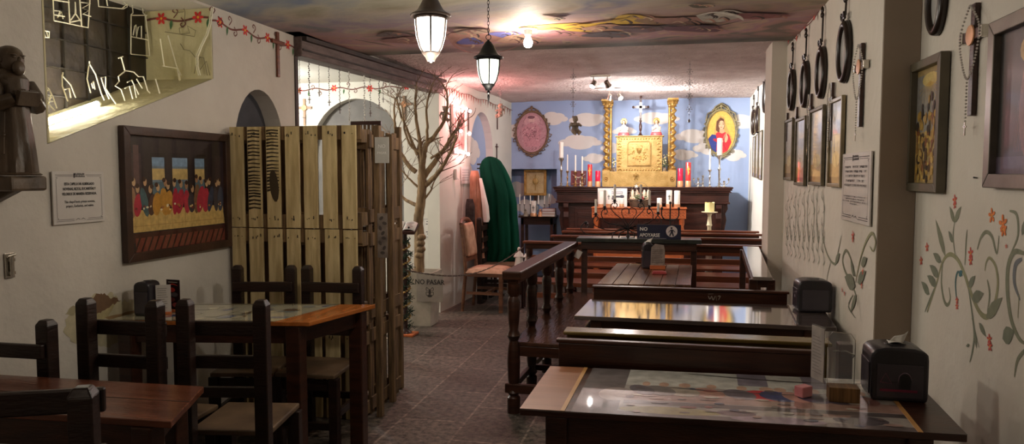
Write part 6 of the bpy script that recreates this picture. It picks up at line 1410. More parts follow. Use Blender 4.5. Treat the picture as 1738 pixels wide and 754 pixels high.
# ================================================================ things on the tables
def pj_px(x, y, z):
    d = Vector((x, y, z))-C0; w_ = d.dot(_fw); return CXP+FPX*d.dot(_rt)/w_, CYP-FPX*d.dot(_up)/w_
def dispenser(px, py, ztop, w, d, h, rz, label, sticker=0, tissue=True, m=M_blackpl):
    p = PZ(px, py, ztop); t = thing('napkin_dispenser', label, 'napkin box', (p.x, p.y, ztop+.001), rz)
    P = [(-w/2*.97,0),(w/2*.97,0),(w/2,.02),(w/2,h*.78),(w/2*.97,h*.88),(w/2*.85,h*.95),(w*.25,h*.99),(0,h),(-w*.25,h*.99),(-w/2*.85,h*.95),(-w/2*.97,h*.88),(-w/2,h*.78),(-w/2,.02)]
    MB().prism(P, -d/2, d/2).build('casing', m, t, bevel=.008, smooth=40)
    MB().box(-w/2*.8, w/2*.8, -d/2-.004, -d/2+.0, h*.07, h*.70).build('front_plate', M_blackpl2, t, bevel=.004)
    MB().box(-w/2-.004, -w/2, -d/2*.8, d/2*.8, h*.1, h*.7).build('side_plate', M_blackpl2, t, bevel=.003)
    MB().lathe([(w*.2,0),(w*.19,.004),(w*.12,.005)], 20, (0,0,h-.002), sy=.6).build('slot_ring', M_blackpl, t, smooth=40)
    if tissue:
        b = MB(); b.grid(lambda u, v: (-.022+.044*u+.02*v*(1+.2*math.sin(4*u)), .006*math.sin(5*u+2*v)-.004*v, h+.002+.042*v*(.55+.45*u)), 9, 6); b.grid(lambda u, v: (-.025+.05*u, -.022+.03*v, h+.004+.006*math.sin(3*u+2*v)), 6, 4); b.build('tissue', M_tissue, t, smooth=60, solid=.001)
    if sticker:
        A = Art(); y = h*.36; A.stroke([(-w*.34,y-.0),(-w*.25,y+.03),(-w*.14,y-.004),(-w*.34,y)], .0022, S(120,60,84), False, 1)
        A.poly([(-w*.02,y-.02),(.0,y+.01),(-.003,y+.02),(.012,y+.03),(.024,y+.026),(.034,y+.01),(.032,y-.02)], S(12,10,12)); A.stroke([(-.006,y-.0),(-.002,y+.022),(.012,y+.034),(.028,y+.028),(.036,y+.008)], .0016, S(150,120,140), True, 3); A.stroke([(-w*.16,y+.005),(-.02,y-.0),(.0,y+.005)], .003, S(16,12,14))
        A.rect(-w*.34, w*.30, h*.19, h*.235, S(122,30,62)); A.build('sticker', M_print, t, (0,-d/2-.0045,0))
    elif sticker == 0:
        A = Art(); A.flower(-w*.0, h*.45, .010, S(150,140,150), S(150,140,150), 6); o = A.build('side_emblem', M_print, t, (-w/2-.0045, 0, 0), -PI/2)
    return t
dispenser(1516, 672, .75, .175, .145, .178, -.03, 'nearest black napkin box with tissue and sticker, on the front right table', 1)
dispenser(1378, 527, .75, .175, .14, .175, .06, 'black napkin box at the wall end of the glossy second table', 0, False)
dispenser(1099, 455, .75, .085, .13, .20, .12, 'small dark napkin box on the plank table, next to the card holder', 0, True)
q4 = PX(250, 510, -2.58); _pp = pj_px(q4.x, q4.y, .79); dispenser(_pp[0], _pp[1], .79, .085, .10, .17, .1, 'black napkin box against the wall on the left dining table', 0, False)
M_acr = glass('clear acrylic', (1,1,1,1), .03, .07)
t = thing('menu_stand', 'clear acrylic stand holding a tall thin printed card, front right table', 'card stand', tuple(PZ(1387, 672, .751)), -1.22)
MB().box(-.04,.04,-.001,.001,0,.24).box(-.042,.042,-.03,.03,0,.003).build('acrylic_holder', M_acr, t); MB().box(-.038,.038,-.0035,-.0015,.055,.235).build('menu_card', mat('greyish menu card', S(150,142,138), S(176,168,162), .4, 20), t)
A = Art(); rnd = random.Random(2); [A.stroke([(-.03,.08+.011*k),(.03*rnd.uniform(.3,1),.08+.011*k)], .0014, S(96,90,90), False) for k in range(12)]; A.build('print', M_print, t, (0,-.0038,0))
t = thing('acrylic_stand', 'empty clear acrylic panel standing behind the wood block, front right table', 'card stand', tuple(PZ(1427, 655, .751)), -.5); MB().box(-.045,.045,-.0015,.0015,0,.19).box(-.047,.047,-.03,.03,0,.003).build('acrylic_panel', M_acr, t, bevel=.0008)
b = MB(); b.tube([(-.045,-.003,0),(-.045,-.003,.17),(-.03,-.003,.19),(.03,-.003,.19),(.045,-.003,.17),(.045,-.003,0)], .0012, 4); b.build('polished_edge', M_silver, t, smooth=60)
p = PZ(1434, 684, .751); tag(MB().box(-.047,.047,-.03,.03,0,.048).build('wood_block', mat('ribbed bamboo block', S(96,68,34), S(136,100,56), .5, 6, (20,1,1), .2), None, (p.x, p.y+.03, p.z), rot=(0,0,-.04), bevel=.002), 'small brown wooden block between the menu stand and the napkin box', 'wood block')
p = PZ(1381, 672, .752); tag(MB().box(-.024,.024,-.018,.018,0,.036).build('pink_cube', mat('pink glass block', S(206,120,126), S(226,160,164), .2, 8), None, (p.x-.035, p.y-.012, p.z), rot=(0,0,.7), bevel=.003), 'small shiny pink block at the foot of the menu stand', 'block')
t = thing('card_holder', 'grey printed card in a wooden foot, beside the small napkin box on the plank table', 'card holder', tuple(PZ(1116, 457, .751)), .04)
MB().box(-.06,.06,-.02,.02,0,.03).build('wooden_foot', M_orange, t, bevel=.002); MB().prism([(-.055,.02),(.055,.02),(.055,.15),(.045,.19),(-.02,.20),(-.05,.17)], -.003, .001).build('card', mat('grey brown printed paper', S(120,108,100), S(150,138,130), .6, 30), t)
A = Art(); [A.rect(-.045,.045*random.uniform(.4,1),.05+.014*k,.055+.014*k,S(90,80,78)) for k in range(8)]; A.build('print', M_print, t, (0,-.0035,0))
p = PZ(1119, 465, .751); tag(MB().prism([(-.055,0),(.055,0),(.05,.018),(.02,.022),(-.045,.02)], -.035, .03).build('red_packet', mat('red wrapper', S(150,50,56), S(170,70,72), .35), None, tuple(p), bevel=.004), 'small red packet lying in front of the card holder, plank table', 'packet')
for px, py, w_, h_, rz, m, lab in ((273, 512, .07, .15, .5, M_card, 'pale slanted menu card right of the napkin box, left table'), (295, 513, .085, .165, -.12, mat('dark menu card', S(36,20,22), S(48,28,28), .3), 'dark photo menu card with red dishes, left table')):
    t = thing('menu_card', lab, 'menu card', (-2.5, PX(px, py, -2.5).y+(.0 if px > 280 else .02), .791), rz); MB().box(-w_/2,w_/2,-.003,.0,0.0,h_).build('card', m, t, bevel=.0008); MB().box(-w_/2,w_/2,-.02,.02,0,.012).build('stand_foot', M_orange, t, bevel=.001)
    A = Art(); rnd = random.Random(px)
    if px == 295:
        [A.oval(rnd.uniform(-.02,.02), z, .022, .012, c, 12) for z, c in ((.035,S(170,70,70)), (.062,S(120,50,46)), (.088,S(96,90,92)), (.112,S(190,50,40)))]; A.stroke([(-.03,.135),(.0,.142),(.03,.135)], .006, S(200,60,50)); A.rect(-.03,.03,.15,.154,S(190,180,170))
    else: [A.rect(-.028,.02*rnd.uniform(.2,1.2),.02+.011*k,.0225+.011*k,S(120,112,110)) for k in range(11)]
    A.build('print', M_print, t, (0,-.0035,0))
# ================================================================ side room: crosses and rosaries
for px, y0, y1, lab in ((517, 168, 213, 'cross with medallion and beads on the side room wall, left of its arch'), (686, 163, 205, 'cross with medallion seen through the bare branches, side room wall')):
    p0, p1 = PY(px, y0, SRY), PY(px, y1, SRY); h = p0.z-p1.z
    t = thing('wall_cross', lab, 'cross', (p0.x, SRY-.004, p1.z)); M_cc = mat('tan wooden cross', S(140,110,86), S(166,136,108), .5)
    MB().box(-.013,.013,-.012,0,0,h).build('upright', M_cc, t, bevel=.001); MB().box(-.09,.09,-.014,-.002,h*.62,h*.62+.026).build('crossbar', M_cc, t, bevel=.001)
    b = MB(); b.lathe([(.034,0),(.03,.004)], 16); b.v = [(x, -.015-z, h*.66+y) for x, y, z in b.v]; b.build('medallion', M_copper, t); b = MB(); P = smoothpath([Vector(v) for v in ((0,-.016,h),(-.085,-.016,h*.66),(-.03,-.016,h*.35),(0,-.016,h*.28),(.03,-.016,h*.35),(.085,-.016,h*.66),(0,-.016,h))], 5)
    for q_ in P: b.ell(tuple(q_), .004, 5, 4)
    b.build('rosary_beads', M_orn, t)
rl = [(508,100,163,.0028,0,'dark thin'), (524,104,178,.006,1,'large beaded'), (541,108,166,.003,0,'light fine'), (558,113,182,.005,0,'dark'), (576,120,195,.004,1,'brown beaded'), (592,122,212,.006,1,'pale beaded'), (618,128,213,.008,1,'large white beaded'), (628,129,200,.006,0,'black'), (643,134,186,.006,1,'grey beaded'), (650,136,176,.003,0,'fine grey'), (662,142,196,.005,1,'small pearl')]
for k, (px, y0, y1, r, bead, nm) in enumerate(rl):
    f = (px-497)/(742-497); a = bp0.lerp(bp1, f); p = PP(px, y0, bp0, bp1); top = Vector((p.x, p.y, 2.351)); zb = PP(px, y1, bp0, bp1).z
    t = thing('hanging_rosary', nm+' rosary hanging from the beam, '+('first','second','third','fourth','fifth','sixth','seventh','eighth','ninth','tenth','eleventh')[k]+' from the corner post', 'rosary', top, 0, 'rosaries hanging from the beam')
    m = (M_orn, M_white, M_dark)[2 if nm in ('dark','black','dark thin','brown beaded') else (1 if 'white' in nm or 'pale' in nm or 'pearl' in nm else 0)]
    L_ = top.z-zb-.06; b = MB(); b.tube([(0,0,0),(0,0,-L_)], .0012, 4); z = -.01; kk = 0
    while z > -L_: b.ell((.004*math.sin(kk*2.1), 0, z), r*(.8 if not bead else 1), 5, 4); z -= r*(2.6 if bead else 3.2); kk += 1
    b.build('bead_string', m, t, smooth=60)
    MB().box(-.003,.003,-.002,.002,-L_-.05,-L_).box(-.013,.013,-.002,.002,-L_-.022,-L_-.016).build('rosary_cross', m, t)
A_ = PY(622, 206, 5.6); t = thing('wooden_rack', 'dark framed slatted panel showing above the pallet end', 'rack', (A_.x, 5.6, 0))
b = MB(); zt = PY(620, 206, 5.6).z; b.box(-.13,.13,-.02,.0,zt-.03,zt).box(-.13,-.10,-.02,0,0,zt-.03).box(.10,.13,-.02,0,0,zt-.03); b.build('rack_frame', M_altar, t, bevel=.002)
for k in range(6): MB().box(-.09+k*.034,-.07+k*.034,-.012,-.004,.3,zt-.031).build('slat', M_pallet2, t)
MB().box(-.1,.1,-.014,-.002,.27,.3).build('bottom_rail', M_altar, t)
# ================================================================ bare tree in its pot
pp = PZ(718, 541, 0); YT = 6.93
t = thing('tree_pot', 'pale square planter holding the bare tree', 'planter', (PY(716, 541, YT-.12).x-.03, YT, 0))
hp = PY(716, 462, YT-.12).z
b = MB(); b.v = []; b.add([(-.12,-.12,0),(.12,-.12,0),(.12,.12,0),(-.12,.12,0),(-.155,-.155,hp),(.155,-.155,hp),(.155,.155,hp),(-.155,.155,hp),(-.14,-.14,hp),(.14,-.14,hp),(.14,.14,hp),(-.14,.14,hp),(-.135,-.135,hp-.05),(.135,-.135,hp-.05),(.135,.135,hp-.05),(-.135,.135,hp-.05)],
      [(0,3,2,1),(0,1,5,4),(1,2,6,5),(2,3,7,6),(3,0,4,7),(4,5,9,8),(5,6,10,9),(6,7,11,10),(7,4,8,11),(8,9,13,12),(9,10,14,13),(10,11,15,14),(11,8,12,15),(12,13,14,15)]); b.build('pot', M_pot, t, bevel=.004)
MB().box(-.13,.13,-.13,.13,hp-.052,hp-.045).build('soil', mat('dry soil', S(84,68,54), S(110,92,74), .9, 30, bump=.5), t)
tb = Vector((t.location.x, YT, hp-.045))
tr = thing('bare_tree', 'leafless pale brown branching tree standing in the square planter', 'tree', tuple(tb))
def tp(x, y, dy=0): p = PY(x, y, YT+dy); return p-tb
rnd = random.Random(17); tk = MB(); twig = MB()
def branch(pts, r0, r1, depth=.12, tw=7):
    n = len(pts); k0 = rnd.uniform(-depth, depth); P = smoothpath([tp(x, y, k0*i/(n-1)) for i, (x, y) in enumerate(pts)], 5); N_ = len(P)
    tk.tube([p+Vector((rnd.uniform(-.004,.004), 0, rnd.uniform(-.004,.004))) for p in P], [r0+(r1-r0)*i/(N_-1) for i in range(N_)], 8)
    for q_ in range(tw):
        i = rnd.randrange(int(N_*.35), N_); grow(P[i], (P[min(i+1,N_-1)]-P[max(i-1,0)]).normalized(), r1*rnd.uniform(.6,.9), rnd.uniform(.14,.30), 0)
def grow(p, d, r, L, lv):
    s_ = rnd.choice([-1, 1]); d = (d+Vector((s_*rnd.uniform(.3,.9), rnd.uniform(-.4,.4), rnd.uniform(-.1,.5)))).normalized(); P = [p]; q_ = p.copy(); cv = rnd.uniform(-.35,.35)
    for i in range(5): d = (d+Vector((cv, rnd.uniform(-.12,.12), rnd.uniform(-.05,.22)))).normalized(); q_ = q_+d*L/5; P.append(q_)
    twig.tube(P, [max(.002, r*(1-.75*i/5)) for i in range(6)], 5)
    if lv < 1: [grow(P[rnd.randrange(2,5)], d, r*.6, L*.6, lv+1) for _ in range(2)]
zx = lambda L: [(640+x/3.142, 120+y/3.142) for x, y in L]
branch([(711,470),(712,420),(710,380),(713,349),(716,320),(716,295)], .055, .045, 0, 0)
branch(zx([(238,600),(240,520),(250,440),(262,380)]), .042, .024, .02, 3)
branch(zx([(240,580),(290,510),(350,430),(395,355),(440,290)]), .034, .010)
branch(zx([(250,620),(325,545),(385,450),(425,340)]), .028, .009)
branch(zx([(262,390),(310,340),(355,270),(375,190),(372,120),(350,70)]), .022, .006, .1, 8)
branch(zx([(205,540),(150,480),(108,400),(98,320),(92,230),(95,150)]), .026, .007, .12, 8)
branch(zx([(238,470),(220,330),(205,220),(208,120),(212,60)]), .022, .006, .12, 9)
branch(zx([(215,450),(165,330),(125,230),(105,160),(95,150)]), .018, .006, .12, 8)
branch(zx([(225,720),(160,695),(115,650),(75,600)]), .022, .007, .1, 5)
branch(zx([(215,620),(170,575),(140,540),(118,512)]), .012, .005, .1, 5)
branch(zx([(248,690),(285,640),(300,600),(312,580)]), .012, .004, .1, 5)
branch(zx([(262,400),(268,300),(262,200),(280,120),(300,60)]), .017, .005, .12, 8)
branch(zx([(240,440),(180,400),(150,330),(140,250),(130,180)]), .015, .005, .12, 7)
branch(zx([(285,470),(340,430),(380,380),(420,330),(452,290)]), .013, .004, .12, 5)
for z_ in (.20, .26, .32, .38): tk.ell((tp(712,400).x*.2+rnd.uniform(-.02,.03), -.03, z_), (.05,.045,.035), 8, 6)
tk.build('trunk', M_bark, tr, smooth=60); twig.build('twigs', mat('grey brown twig bark', S(104,86,70), S(150,128,106), .85, 20), tr, smooth=60)
p = PY(707, 512, YT-.18); q_ = PY(751, 512, YT-.18); w_ = q_.x-p.x; h = PY(728, 464, YT-.18).z-p.z
t = thing('no_entry_sign', 'small grey NO PASAR sign fixed to the front of the planter', 'sign', ((p.x+q_.x)/2, YT-.165, p.z), .03)
MB().box(-w_/2, w_/2, -.005, .0, 0, h).build('sign_board', mat('grey card board', S(150,142,134), S(166,158,148), .6), t, bevel=.001)
text('NO PASAR', h*.24, t, (0, -.006, h*.68), (PI/2,0,0), M_ink, xs=.92, bold=.001); A = Art(); c = S(60,54,52)
for s_ in (-1, 1): A.stroke([(0,h*.4),(s_*.03,h*.5),(s_*.035,h*.4),(0,h*.38)], .006, c); A.stroke([(0,h*.3),(s_*.035,h*.34),(s_*.03,h*.22),(0,h*.28)], .006, c)
A.oval(0,h*.34,.012,.03,c,10); A.oval(0,h*.2,.025,.012,c,10); A.build('emblem', M_print, t, (0,-.0055,0))
# rope across the passage
e0, e1 = Vector((-1.80, 4.80, PP(664, 458, (-1.8,4.8), (-1.7,4.8)).z)), Vector((-1.38, 6.92, .80))
P = []
for i in range(61):
    f = i/60; q_ = e0.lerp(e1, f); q_.z -= .14*math.sin(PI*f); P.append(q_)
b = MB(); [b.tube([p+Vector((.004*math.cos(i*1.3+s_*PI), 0, .004*math.sin(i*1.3+s_*PI)))-e0 for i, p in enumerate(P)], .0028, 5) for s_ in (0, 1)]
tag(b.build('barrier_rope', mat('dark twisted rope', S(60,48,42), S(96,80,70), .8, 40), None, tuple(e0), smooth=60), 'thin dark twisted rope across the passage from pallet post to pew', 'rope')
# book stand with garland
Yb = 6.40; pb = PZ(697, 569, 0); pb.x -= .05
t = thing('book_stand', 'slim wooden stand wound with a green and gold garland, holding the open book', 'stand', (pb.x, pb.y, 0))
zk = PY(693, 389, pb.y).z
MB().box(-.10,.10,-.09,.09,0,.02).build('base_board', M_orange, t, bevel=.004); MB().lathe([(.06,.02),(.055,.035),(.03,.05),(.022,.07),(.022,zk-.02)], 14).build('pole', M_altar, t, smooth=45)
MB().cbox((0,-.0,zk), (.24,.15,.018), rot=(.5,0,0)).cbox((0,-.075,zk-.028), (.24,.02,.03), rot=(.5,0,0)).build('book_rest', M_altar, t, bevel=.003)
b = MB(); b2 = MB(); rnd = random.Random(4)
for k in range(520):
    f = k/520; z = .07+f*(zk-.16); a = f*2*PI*6; r = .03+rnd.uniform(0,.035); x, y = r*math.cos(a), r*math.sin(a)
    d = Vector((rnd.uniform(-1,1), rnd.uniform(-1,1), rnd.uniform(-1,1))).normalized()*.04; b.tube([(x,y,z),(x+d.x,y+d.y,z+d.z)], .0034, 3)
b.build('garland_needles', mat('dark green tinsel', S(24,44,30), S(44,70,48), .7, 20), t)
for k in range(70): f = k/70; z = .09+f*(zk-.2); a = f*2*PI*6+2.4; b2.ell((.042*math.cos(a), .042*math.sin(a), z), (.016,.012,.009), 6, 4)
b2.build('gold_ribbon', M_goldw, t, smooth=60)
t = thing('open_book', 'open book with reddish print lying on the garlanded stand', 'book', (pb.x, pb.y-.01, zk+.014)); t.rotation_euler = (.5, 0, .1)
MB().box(-.12,.12,-.075,.075,-.001,.004).build('cover', M_dark, t, bevel=.001)
for s_ in (-1, 1):
    MB().grid(lambda u, v, s_=s_: (s_*(.004+.11*u), -.07+.14*v, .005+.022*math.sin(PI*min(1, u*.9+.12))**.7), 10, 3).build('pages', M_white, t, smooth=60, solid=.003)
    A = Art(); [A.rect(-.04,.04*rnd.uniform(.4,1),-.05+.012*k,-.046+.012*k,rnd.choice([S(190,110,110), S(130,110,110)])) for k in range(9)]; o = A.build('printed_lines', M_print, t, (s_*.058, 0, .0305)); o.rotation_euler = (-PI/2, 0, 0)
MB().ell((.06,-.055,.036), .010, 8, 6).build('black_bead', M_iron, t, smooth=60)
# ================================================================ rear left wall furnishings
def onL(px, py, out=.006): u, z = PL(px, py); d = (LB-LA).normalized(); n = Vector((d.y, -d.x, 0)); p = LA+d*u+n*out; return Vector((p.x, p.y, z))
u0, zt = PL(764, 178); u1, zb = PL(788, 262); w_ = u1-u0; h = zt-zb
t = thing('lit_picture', 'rose tinted picture framed by glowing pink bulbs on the rear left wall', 'picture', tuple(onL(776, 262)), LANG); t.location = tuple(LA+(LB-LA).normalized()*((u0+u1)/2)+Vector((.008,0,zb)))
frame(t, w_, h, .02, .03, M_card); A = Art(); A.rect(-w_/2+.02,w_/2-.02,.02,h-.02,S(206,176,166)); A.rect(-w_/2+.05,w_/2-.05,.05,h*.47,S(170,124,116)); A.rect(-w_/2+.05,w_/2-.05,h*.52,h-.06,S(170,128,122)); rnd = random.Random(8)
[A.oval(rnd.uniform(-.3,.3)*w_, rnd.uniform(.12,.88)*h, .03, .03, rnd.choice([S(120,84,80), S(196,156,146), S(140,96,92)]), 9) for k in range(24)]; A.build('print', M_print, t, (0,-.008,0))
M_pinkb = emis('lit pink bulb', (1, .66, .64, 1), 16)
MB().tube([(-w_/2,-.035,0),(-w_/2,-.035,h),(w_/2,-.035,h),(w_/2,-.035,0),(-w_/2,-.035,0)], .003, 5).build('bulb_wire', M_dark, t)
for x, z in ((-.3,.96), (0,1.0), (.3,.97), (.6,.94), (-.1,.48), (.55,.45), (-.3,.03), (.1,.02), (.45,.0)): MB().ell((x*w_, -.05, z*h), .019, 10, 8).build('bulb', M_pinkb, t, smooth=60)
t = thing('cherub_ornament', 'small cherub figure hanging on the wall corner behind the branches', 'figurine', tuple(onL(746, 206, .06))); cherub(t, 0, M_stone, .9, .6); MB().tube([(0,0,.16),(0,0,PL(746,160)[1]-PL(746,206)[1])], .0018, 4).build('thread', M_orn, t)
for px, y0, y1, lab in ((794, 184, 222, 'slim dark cross beside the lit picture'), (843, 190, 220, 'slim cross behind the hanging cherub'), (842, 244, 270, 'small dark cross right of the blue niche, above the green cloth')):
    z0, z1 = onL(px, y1), onL(px, y0); h_ = z1.z-z0.z; cross('wall_cross', lab, tuple(z0), LANG, h_, .09, .016, M_dark, .01, .8)
b = MB(); P = [onL(745+(868-745)*i/30, 146+(186-146)*i/30+1.5*math.sin(i*.9), .012)-onL(745,146) for i in range(31)]; b.tube(P, .0035, 5)
t = thing('icicle_garland', 'reddish string garland with little icicles along the top of the rear left wall', 'garland', tuple(onL(745,146))); b.build('string', mat('red brown cord', S(130,70,64), None, .7), t, smooth=60)
b = MB(); [b.lathe([(.001,-.05-.02*(k % 3)),(.006,-.02),(.004,0),(.001,.006)], 5, tuple(P[k])) for k in range(1, 30)]; b.build('icicles', mat('rust coloured glass', S(120,70,60), S(150,96,84), .3), t, smooth=60); bpy.data.objects['icicles']['kind'] = 'stuff'
a, b_ = PL(781, 298)[0], PL(796, 298)[0]; z0, z1 = PL(788, 312)[1], PL(788, 283)[1]; t = thing('paper_notice', 'white paper notice with thin lines below the lit picture', 'notice', tuple(LA+(LB-LA).normalized()*((a+b_)/2)+Vector((.01,0,z0))), LANG)
MB().box(-(b_-a)/2,(b_-a)/2,-.003,0,0,z1-z0).build('paper', M_white, t); A = Art(); [A.rect(-(b_-a)*.4,(b_-a)*.35,(z1-z0)*(.2+.15*k),(z1-z0)*(.2+.15*k)+.004,S(110,110,120)) for k in range(5)]; A.build('printed_lines', M_print, t, (0,-.0035,0))
x0, x1 = PY(719, 388, SRY).x, PY(745, 388, SRY).x; z0, z1 = PY(730, 405, SRY).z, PY(730, 370, SRY).z
t = thing('paper_notice', 'bordered white notice on the side room wall behind the tree trunk', 'notice', ((x0+x1)/2, SRY-.004, z0)); MB().box(-(x1-x0)/2,(x1-x0)/2,-.003,0,0,z1-z0).build('paper', M_white, t); A = Art(); w_, h = x1-x0, z1-z0
[A.rect(-w_*q_,w_*q_,h*z,h*(z+.04),S(80,78,84)) for q_, z in ((.3,.8),(.34,.68),(.2,.56),(.34,.3),(.26,.2))]; A.rect(-w_*.46,-w_*.45,h*.05,h*.95,S(90,90,96)); A.rect(w_*.45,w_*.46,h*.05,h*.95,S(90,90,96)); A.rect(-w_*.46,w_*.46,h*.05,h*.07,S(90,90,96)); A.rect(-w_*.46,w_*.46,h*.93,h*.95,S(90,90,96)); A.build('print', M_print, t, (0,-.0035,0))
p = onL(771, 305); t = thing('wall_holder', 'pale wall socket holder with a loop of thin cable below the lit picture', 'holder', tuple(p), LANG); MB().box(-.02,.02,-.03,0,0,.12).build('holder_plate', M_white, t, bevel=.004); MB().tube(smoothpath([Vector(v) for v in ((0,-.03,.02),(.05,-.03,.0),(.14,-.03,-.02),(.18,-.03,-.2),(.17,-.03,-.45),(.2,-.03,-.55),(.22,-.03,-.45))], 5), .003, 5).build('cable', M_white, t, smooth=60)
# garment rack with green cloth over it
Yg = 8.98; g0 = PY(816, 285, Yg); t = thing('garment_rack', 'dark metal garment rack with two top bars beside the green cloth', 'rack', (-2.11, 8.66, 0)); zr = PY(806, 279, 8.66).z
MB().tube([(-.20,0,zr),(.1,0,zr)], .010, 8).build('top_bar', M_iron, t, smooth=60); MB().tube([(-.20,0,zr-.05),(.1,0,zr-.05)], .008, 8).build('lower_bar', M_iron, t, smooth=60)
[MB().tube([(a_,.0,0),(a_,0,zr)], .012, 8).build('upright_pole', M_iron, t, smooth=60) for a_ in (-.02,.10)]; [MB().box(a_,a_+.04,-.09,.09,0,.03).build('foot', M_iron, t, bevel=.003) for a_ in (-.04,.08)]
gx = lambda px, Y=Yg-.28: PY(px, 300, Y).x
def drape(name, label, cat, m, px_c, prof, dep, Yd, folds, seed, bottom_lift=0):
    """prof: (py, px_left, px_right)"""
    rn = random.Random(seed); base = PY(px_c, prof[-1][0], Yd); ph = rn.uniform(0, 6)
    R_ = [(PY(px_c, py, Yd).z-base.z, PY(a, py, Yd).x-base.x, PY(b_, py, Yd).x-base.x) for py, a, b_ in prof]; n = len(R_)
    def fn(u, v):
        f = v*(n-1); i = min(int(f), n-2); f -= i; z = R_[i][0]*(1-f)+R_[i+1][0]*f; a = R_[i][1]*(1-f)+R_[i+1][1]*f; b_ = R_[i][2]*(1-f)+R_[i+1][2]*f
        c, w_ = (a+b_)/2, (b_-a)/2; an = 2*PI*u; k = .97+.26*(abs(math.sin(folds*an/2+ph+.9*v))**.6-.7)*min(1, .25+v*1.2)+.04*math.sin((folds*2+1)*an+3*v)*v
        return (c+w_*math.cos(an)*min(k, 1.05), dep*(.35+.65*min(1, v*2.2))*math.sin(an)*k, z)
    b = MB(); b.grid(lambda u, v: fn(u, v), 110, 40, closed_u=True); b.add([(c_[0], 0, R_[0][0]+.004) for c_ in [((R_[0][1]+R_[0][2])/2,)]]+[fn(i/24, 0) for i in range(24)], [(0, 1+i, 1+(i+1) % 24) for i in range(24)])
    return tag(b.build(name, m, None, tuple(base), smooth=60), label, cat)
drape('green_cloth', 'deep green velvet cloth draped over a tall rack by the sky wall', 'cloth', M_green, 848, [(266,829,835),(268,824,842),(273,819,849),(284,815,856),(300,817,864),(325,820,872),(345,821,876),(370,820,877),(400,821,880),(425,823,881),(441,824,872)], .24, Yg-.32, 7, 3)
drape('white_garment', 'white cloth hanging between the plastic cover and the green cloth', 'garment', M_tissue, 822, [(303,813,818),(320,815,822),(350,818,829),(372,820,831),(377,821,829)], .04, 8.28, 5, 5)
drape('covered_garment', 'tan garment under clear plastic hanging at the left of the rack', 'garment', mat('tan leather under film', S(128,84,60), S(176,130,104), .25, 12, (1,1,.4), .4, 20, coat=.6), 806, [(290,799,812),(300,797,815),(340,797,818),(390,797,819),(438,799,822)], .05, 8.30, 6, 9)
for k, (px, py0, py1, w_) in enumerate(((800, 345, 440, .10),)):
    drape('dark_garment', 'dark patterned cloth hanging low behind the wooden chair', 'garment', mat('charcoal mottled cloth', S(44,38,38), S(76,68,64), .9, 20), px, [(338,792,803),(350,790,806),(400,790,806),(438,791,806)], .035, 8.16, 5, 12)
Yq = 8.85; q0, q1 = PY(838, 445, Yq).x, PY(884, 432, Yq).x; zq = PY(860, 437, Yq).z
t = thing('low_console', 'low worn wooden console under the green cloth', 'console', ((q0+q1)/2, Yq+.2, 0)); w_ = q1-q0+.06
MB().box(-w_/2, w_/2, -.2, .25, zq-.03, zq).build('top', M_altar, t, bevel=.003)
for x in (-w_/2+.04, w_/2-.04):
    for y in (-.16, .2): MB().box(x-.02, x+.02, y-.02, y+.02, 0, zq-.031).build('leg', M_altar, t, bevel=.002)
MB().box(-w_/2+.02,w_/2-.02,-.18,-.16,zq-.10,zq-.031).build('apron', M_altar, t)
for px, py0, py1, lab in ((881, 452, 419, 'white draped figurine on the floor side of the settle, left one'), (896, 450, 422, 'white draped figurine right of its twin behind the settle')):
    Yf = 8.02; p = PY(px, py0, Yf); h_ = PY(px, py1, Yf).z-p.z
    t = thing('white_figurine', lab, 'figurine', (p.x, Yf, p.z)); s = h_/.25
    MB().lathe([(.06,0),(.062,.02),(.05,.08),(.045,.14),(.03,.18),(.02,.195)], 14, sy=.7).build('robe', M_white, t, smooth=50); MB().ell((0,-.004,.22), (.022,.022,.028), 10, 8).build('head', M_card, t, smooth=60)
    for s_ in (-1, 1): MB().tube([(s_*.03,0,.165),(s_*.055,-.02,.12),(s_*.02,-.05,.13)], [.016,.014,.008], 8).build('arm', M_white, t, smooth=60)
    t.scale = (s,)*3
    zb_ = p.z; tq = thing('small_stool', 'dark stool under the '+('left' if px < 890 else 'right')+' white draped figurine', 'stool', (p.x, Yf, 0)); MB().box(-.06,.06,-.06,.06,zb_-.02,zb_-.001).build('stool_top', M_altar, tq); [MB().box(x-.01,x+.01,y-.01,y+.01,0,zb_-.021).build('leg', M_altar, tq) for x in (-.045,.045) for y in (-.045,.045)]
# ================================================================ upholstered chair and the plain chair behind it
t = thing('upholstered_chair', 'brown wooden chair with worn beige padded seat and back, facing the aisle', 'chair', (-2.17, 7.86, 0), -PI/2-.05)
M_cw = mat('mid brown chair wood', S(84,52,36), S(118,78,54), .4, 6, (1,1,4), .2)
sw, sd, sh_ = .20, .42, .45
for s_ in (-1, 1):
    MB().tube([(s_*.19,-.04,0),(s_*.19,0,.44),(s_*.19,-.02,.7),(s_*.165,-.06,.95)], [.018,.021,.02,.017], 8).build('back_post', M_cw, t, smooth=50)
    MB().prism([(s_*.19-.02,0+0),(s_*.19+.02,0),(s_*.19+.022,.42),(s_*.19-.022,.42)], sd-.04, sd).build('front_leg', M_cw, t, bevel=.003)
    MB().box(s_*.19-.01, s_*.19+.01, .01, sd-.04, .19, .22).build('side_stretcher', M_cw, t)
for z in (.19,): MB().box(-.18,.18,sd*.5,sd*.5+.02,z,z+.025).build('cross_stretcher', M_cw, t)
MB().box(-.205,.205,-.01,sd+.01,.385,.425).build('seat_rail', M_cw, t, bevel=.004)
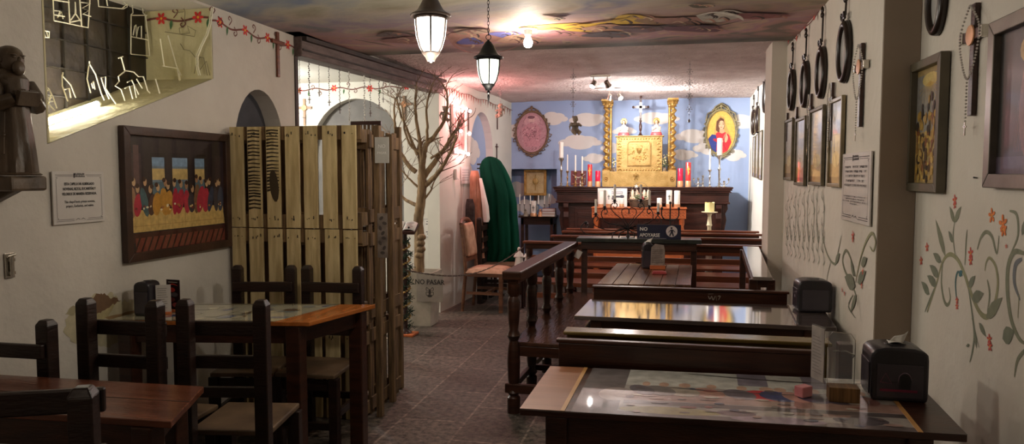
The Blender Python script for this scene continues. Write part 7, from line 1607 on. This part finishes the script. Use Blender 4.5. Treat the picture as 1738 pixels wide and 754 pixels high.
def cush(u, v):
    x, y = (u-.5)*2, (v-.5)*2; e = (1-abs(x)**5)*(1-abs(y)**5); return (x*.215, sd/2+y*.225, .426+.055*max(0, e)**.5)
MB().grid(cush, 20, 20).build('seat_cushion', M_rattan, t, smooth=60)
MB().tube([(-.165,-.06,.95),(-.10,-.07,.99),(0,-.073,1.0),(.10,-.07,.99),(.165,-.06,.95)], [.02,.022,.024,.022,.02], 8).build('crest_rail', M_cw, t, smooth=50); MB().bar((-.185,-.015,.56), (.185,-.015,.56), .03, .04).build('lower_rail', M_cw, t)
b = MB(); b.grid(lambda u, v: ((u-.5)*.30, .006-.05*v+.022*max(0,(1-abs(2*u-1)**5)*(1-abs(2*v-1)**5))**.5, .60+.35*v), 16, 16); b.build('back_cushion', M_rattan, t, smooth=60, solid=.03)
t = dup(ch0, (-2.16, 8.32, 0), -PI/2+.05, 'dark plain wooden chair half hidden behind the upholstered chair', 'dark wooden side chairs'); 
# ================================================================ small pieces that belong to a part sit one level deeper
NEST = {'lettering': 'sign_board', 'sign_border': 'sign_board', 'worn_lettering': 'sign_board', 'symbol': 'sign_board', 'emblem': 'sign_board', 'slot_ring': 'casing', 'sticker': 'front_plate', 'side_emblem': 'side_plate',
        'door_relief': 'door', 'keyhole': 'door', 'border_relief': 'tabernacle_body', 'candle_cup': 'scroll_arm', 'cross_mark': 'wax', 'gold_cross': 'wax', 'bulb': 'lamp_holder', 'end_cap': 'glass_tube',
        'metal_cap': 'crossbar', 'medallion': 'crossbar', 'printed_lines': 'paper', 'knob': 'back_plate', 'rosary_cross': 'rosary_beads', 'carving': 'apron', 'soil': 'pot', 'piping': 'seat', 'chalk_mark': 'back_board', 'card_print': 'card_panel', 'poster': 'tabletop'}
for o in list(bpy.data.objects):
    base = o.name.split('.')[0]
    if o.parent and base in NEST and o.parent.parent is None and o.parent.type == 'EMPTY':
        sib = [c for c in o.parent.children if c.name.split('.')[0] == NEST[base] and c.location.length < 1e-6 and abs(c.rotation_euler.x)+abs(c.rotation_euler.y)+abs(c.rotation_euler.z) < 1e-6]
        if sib: o.parent = sib[0]
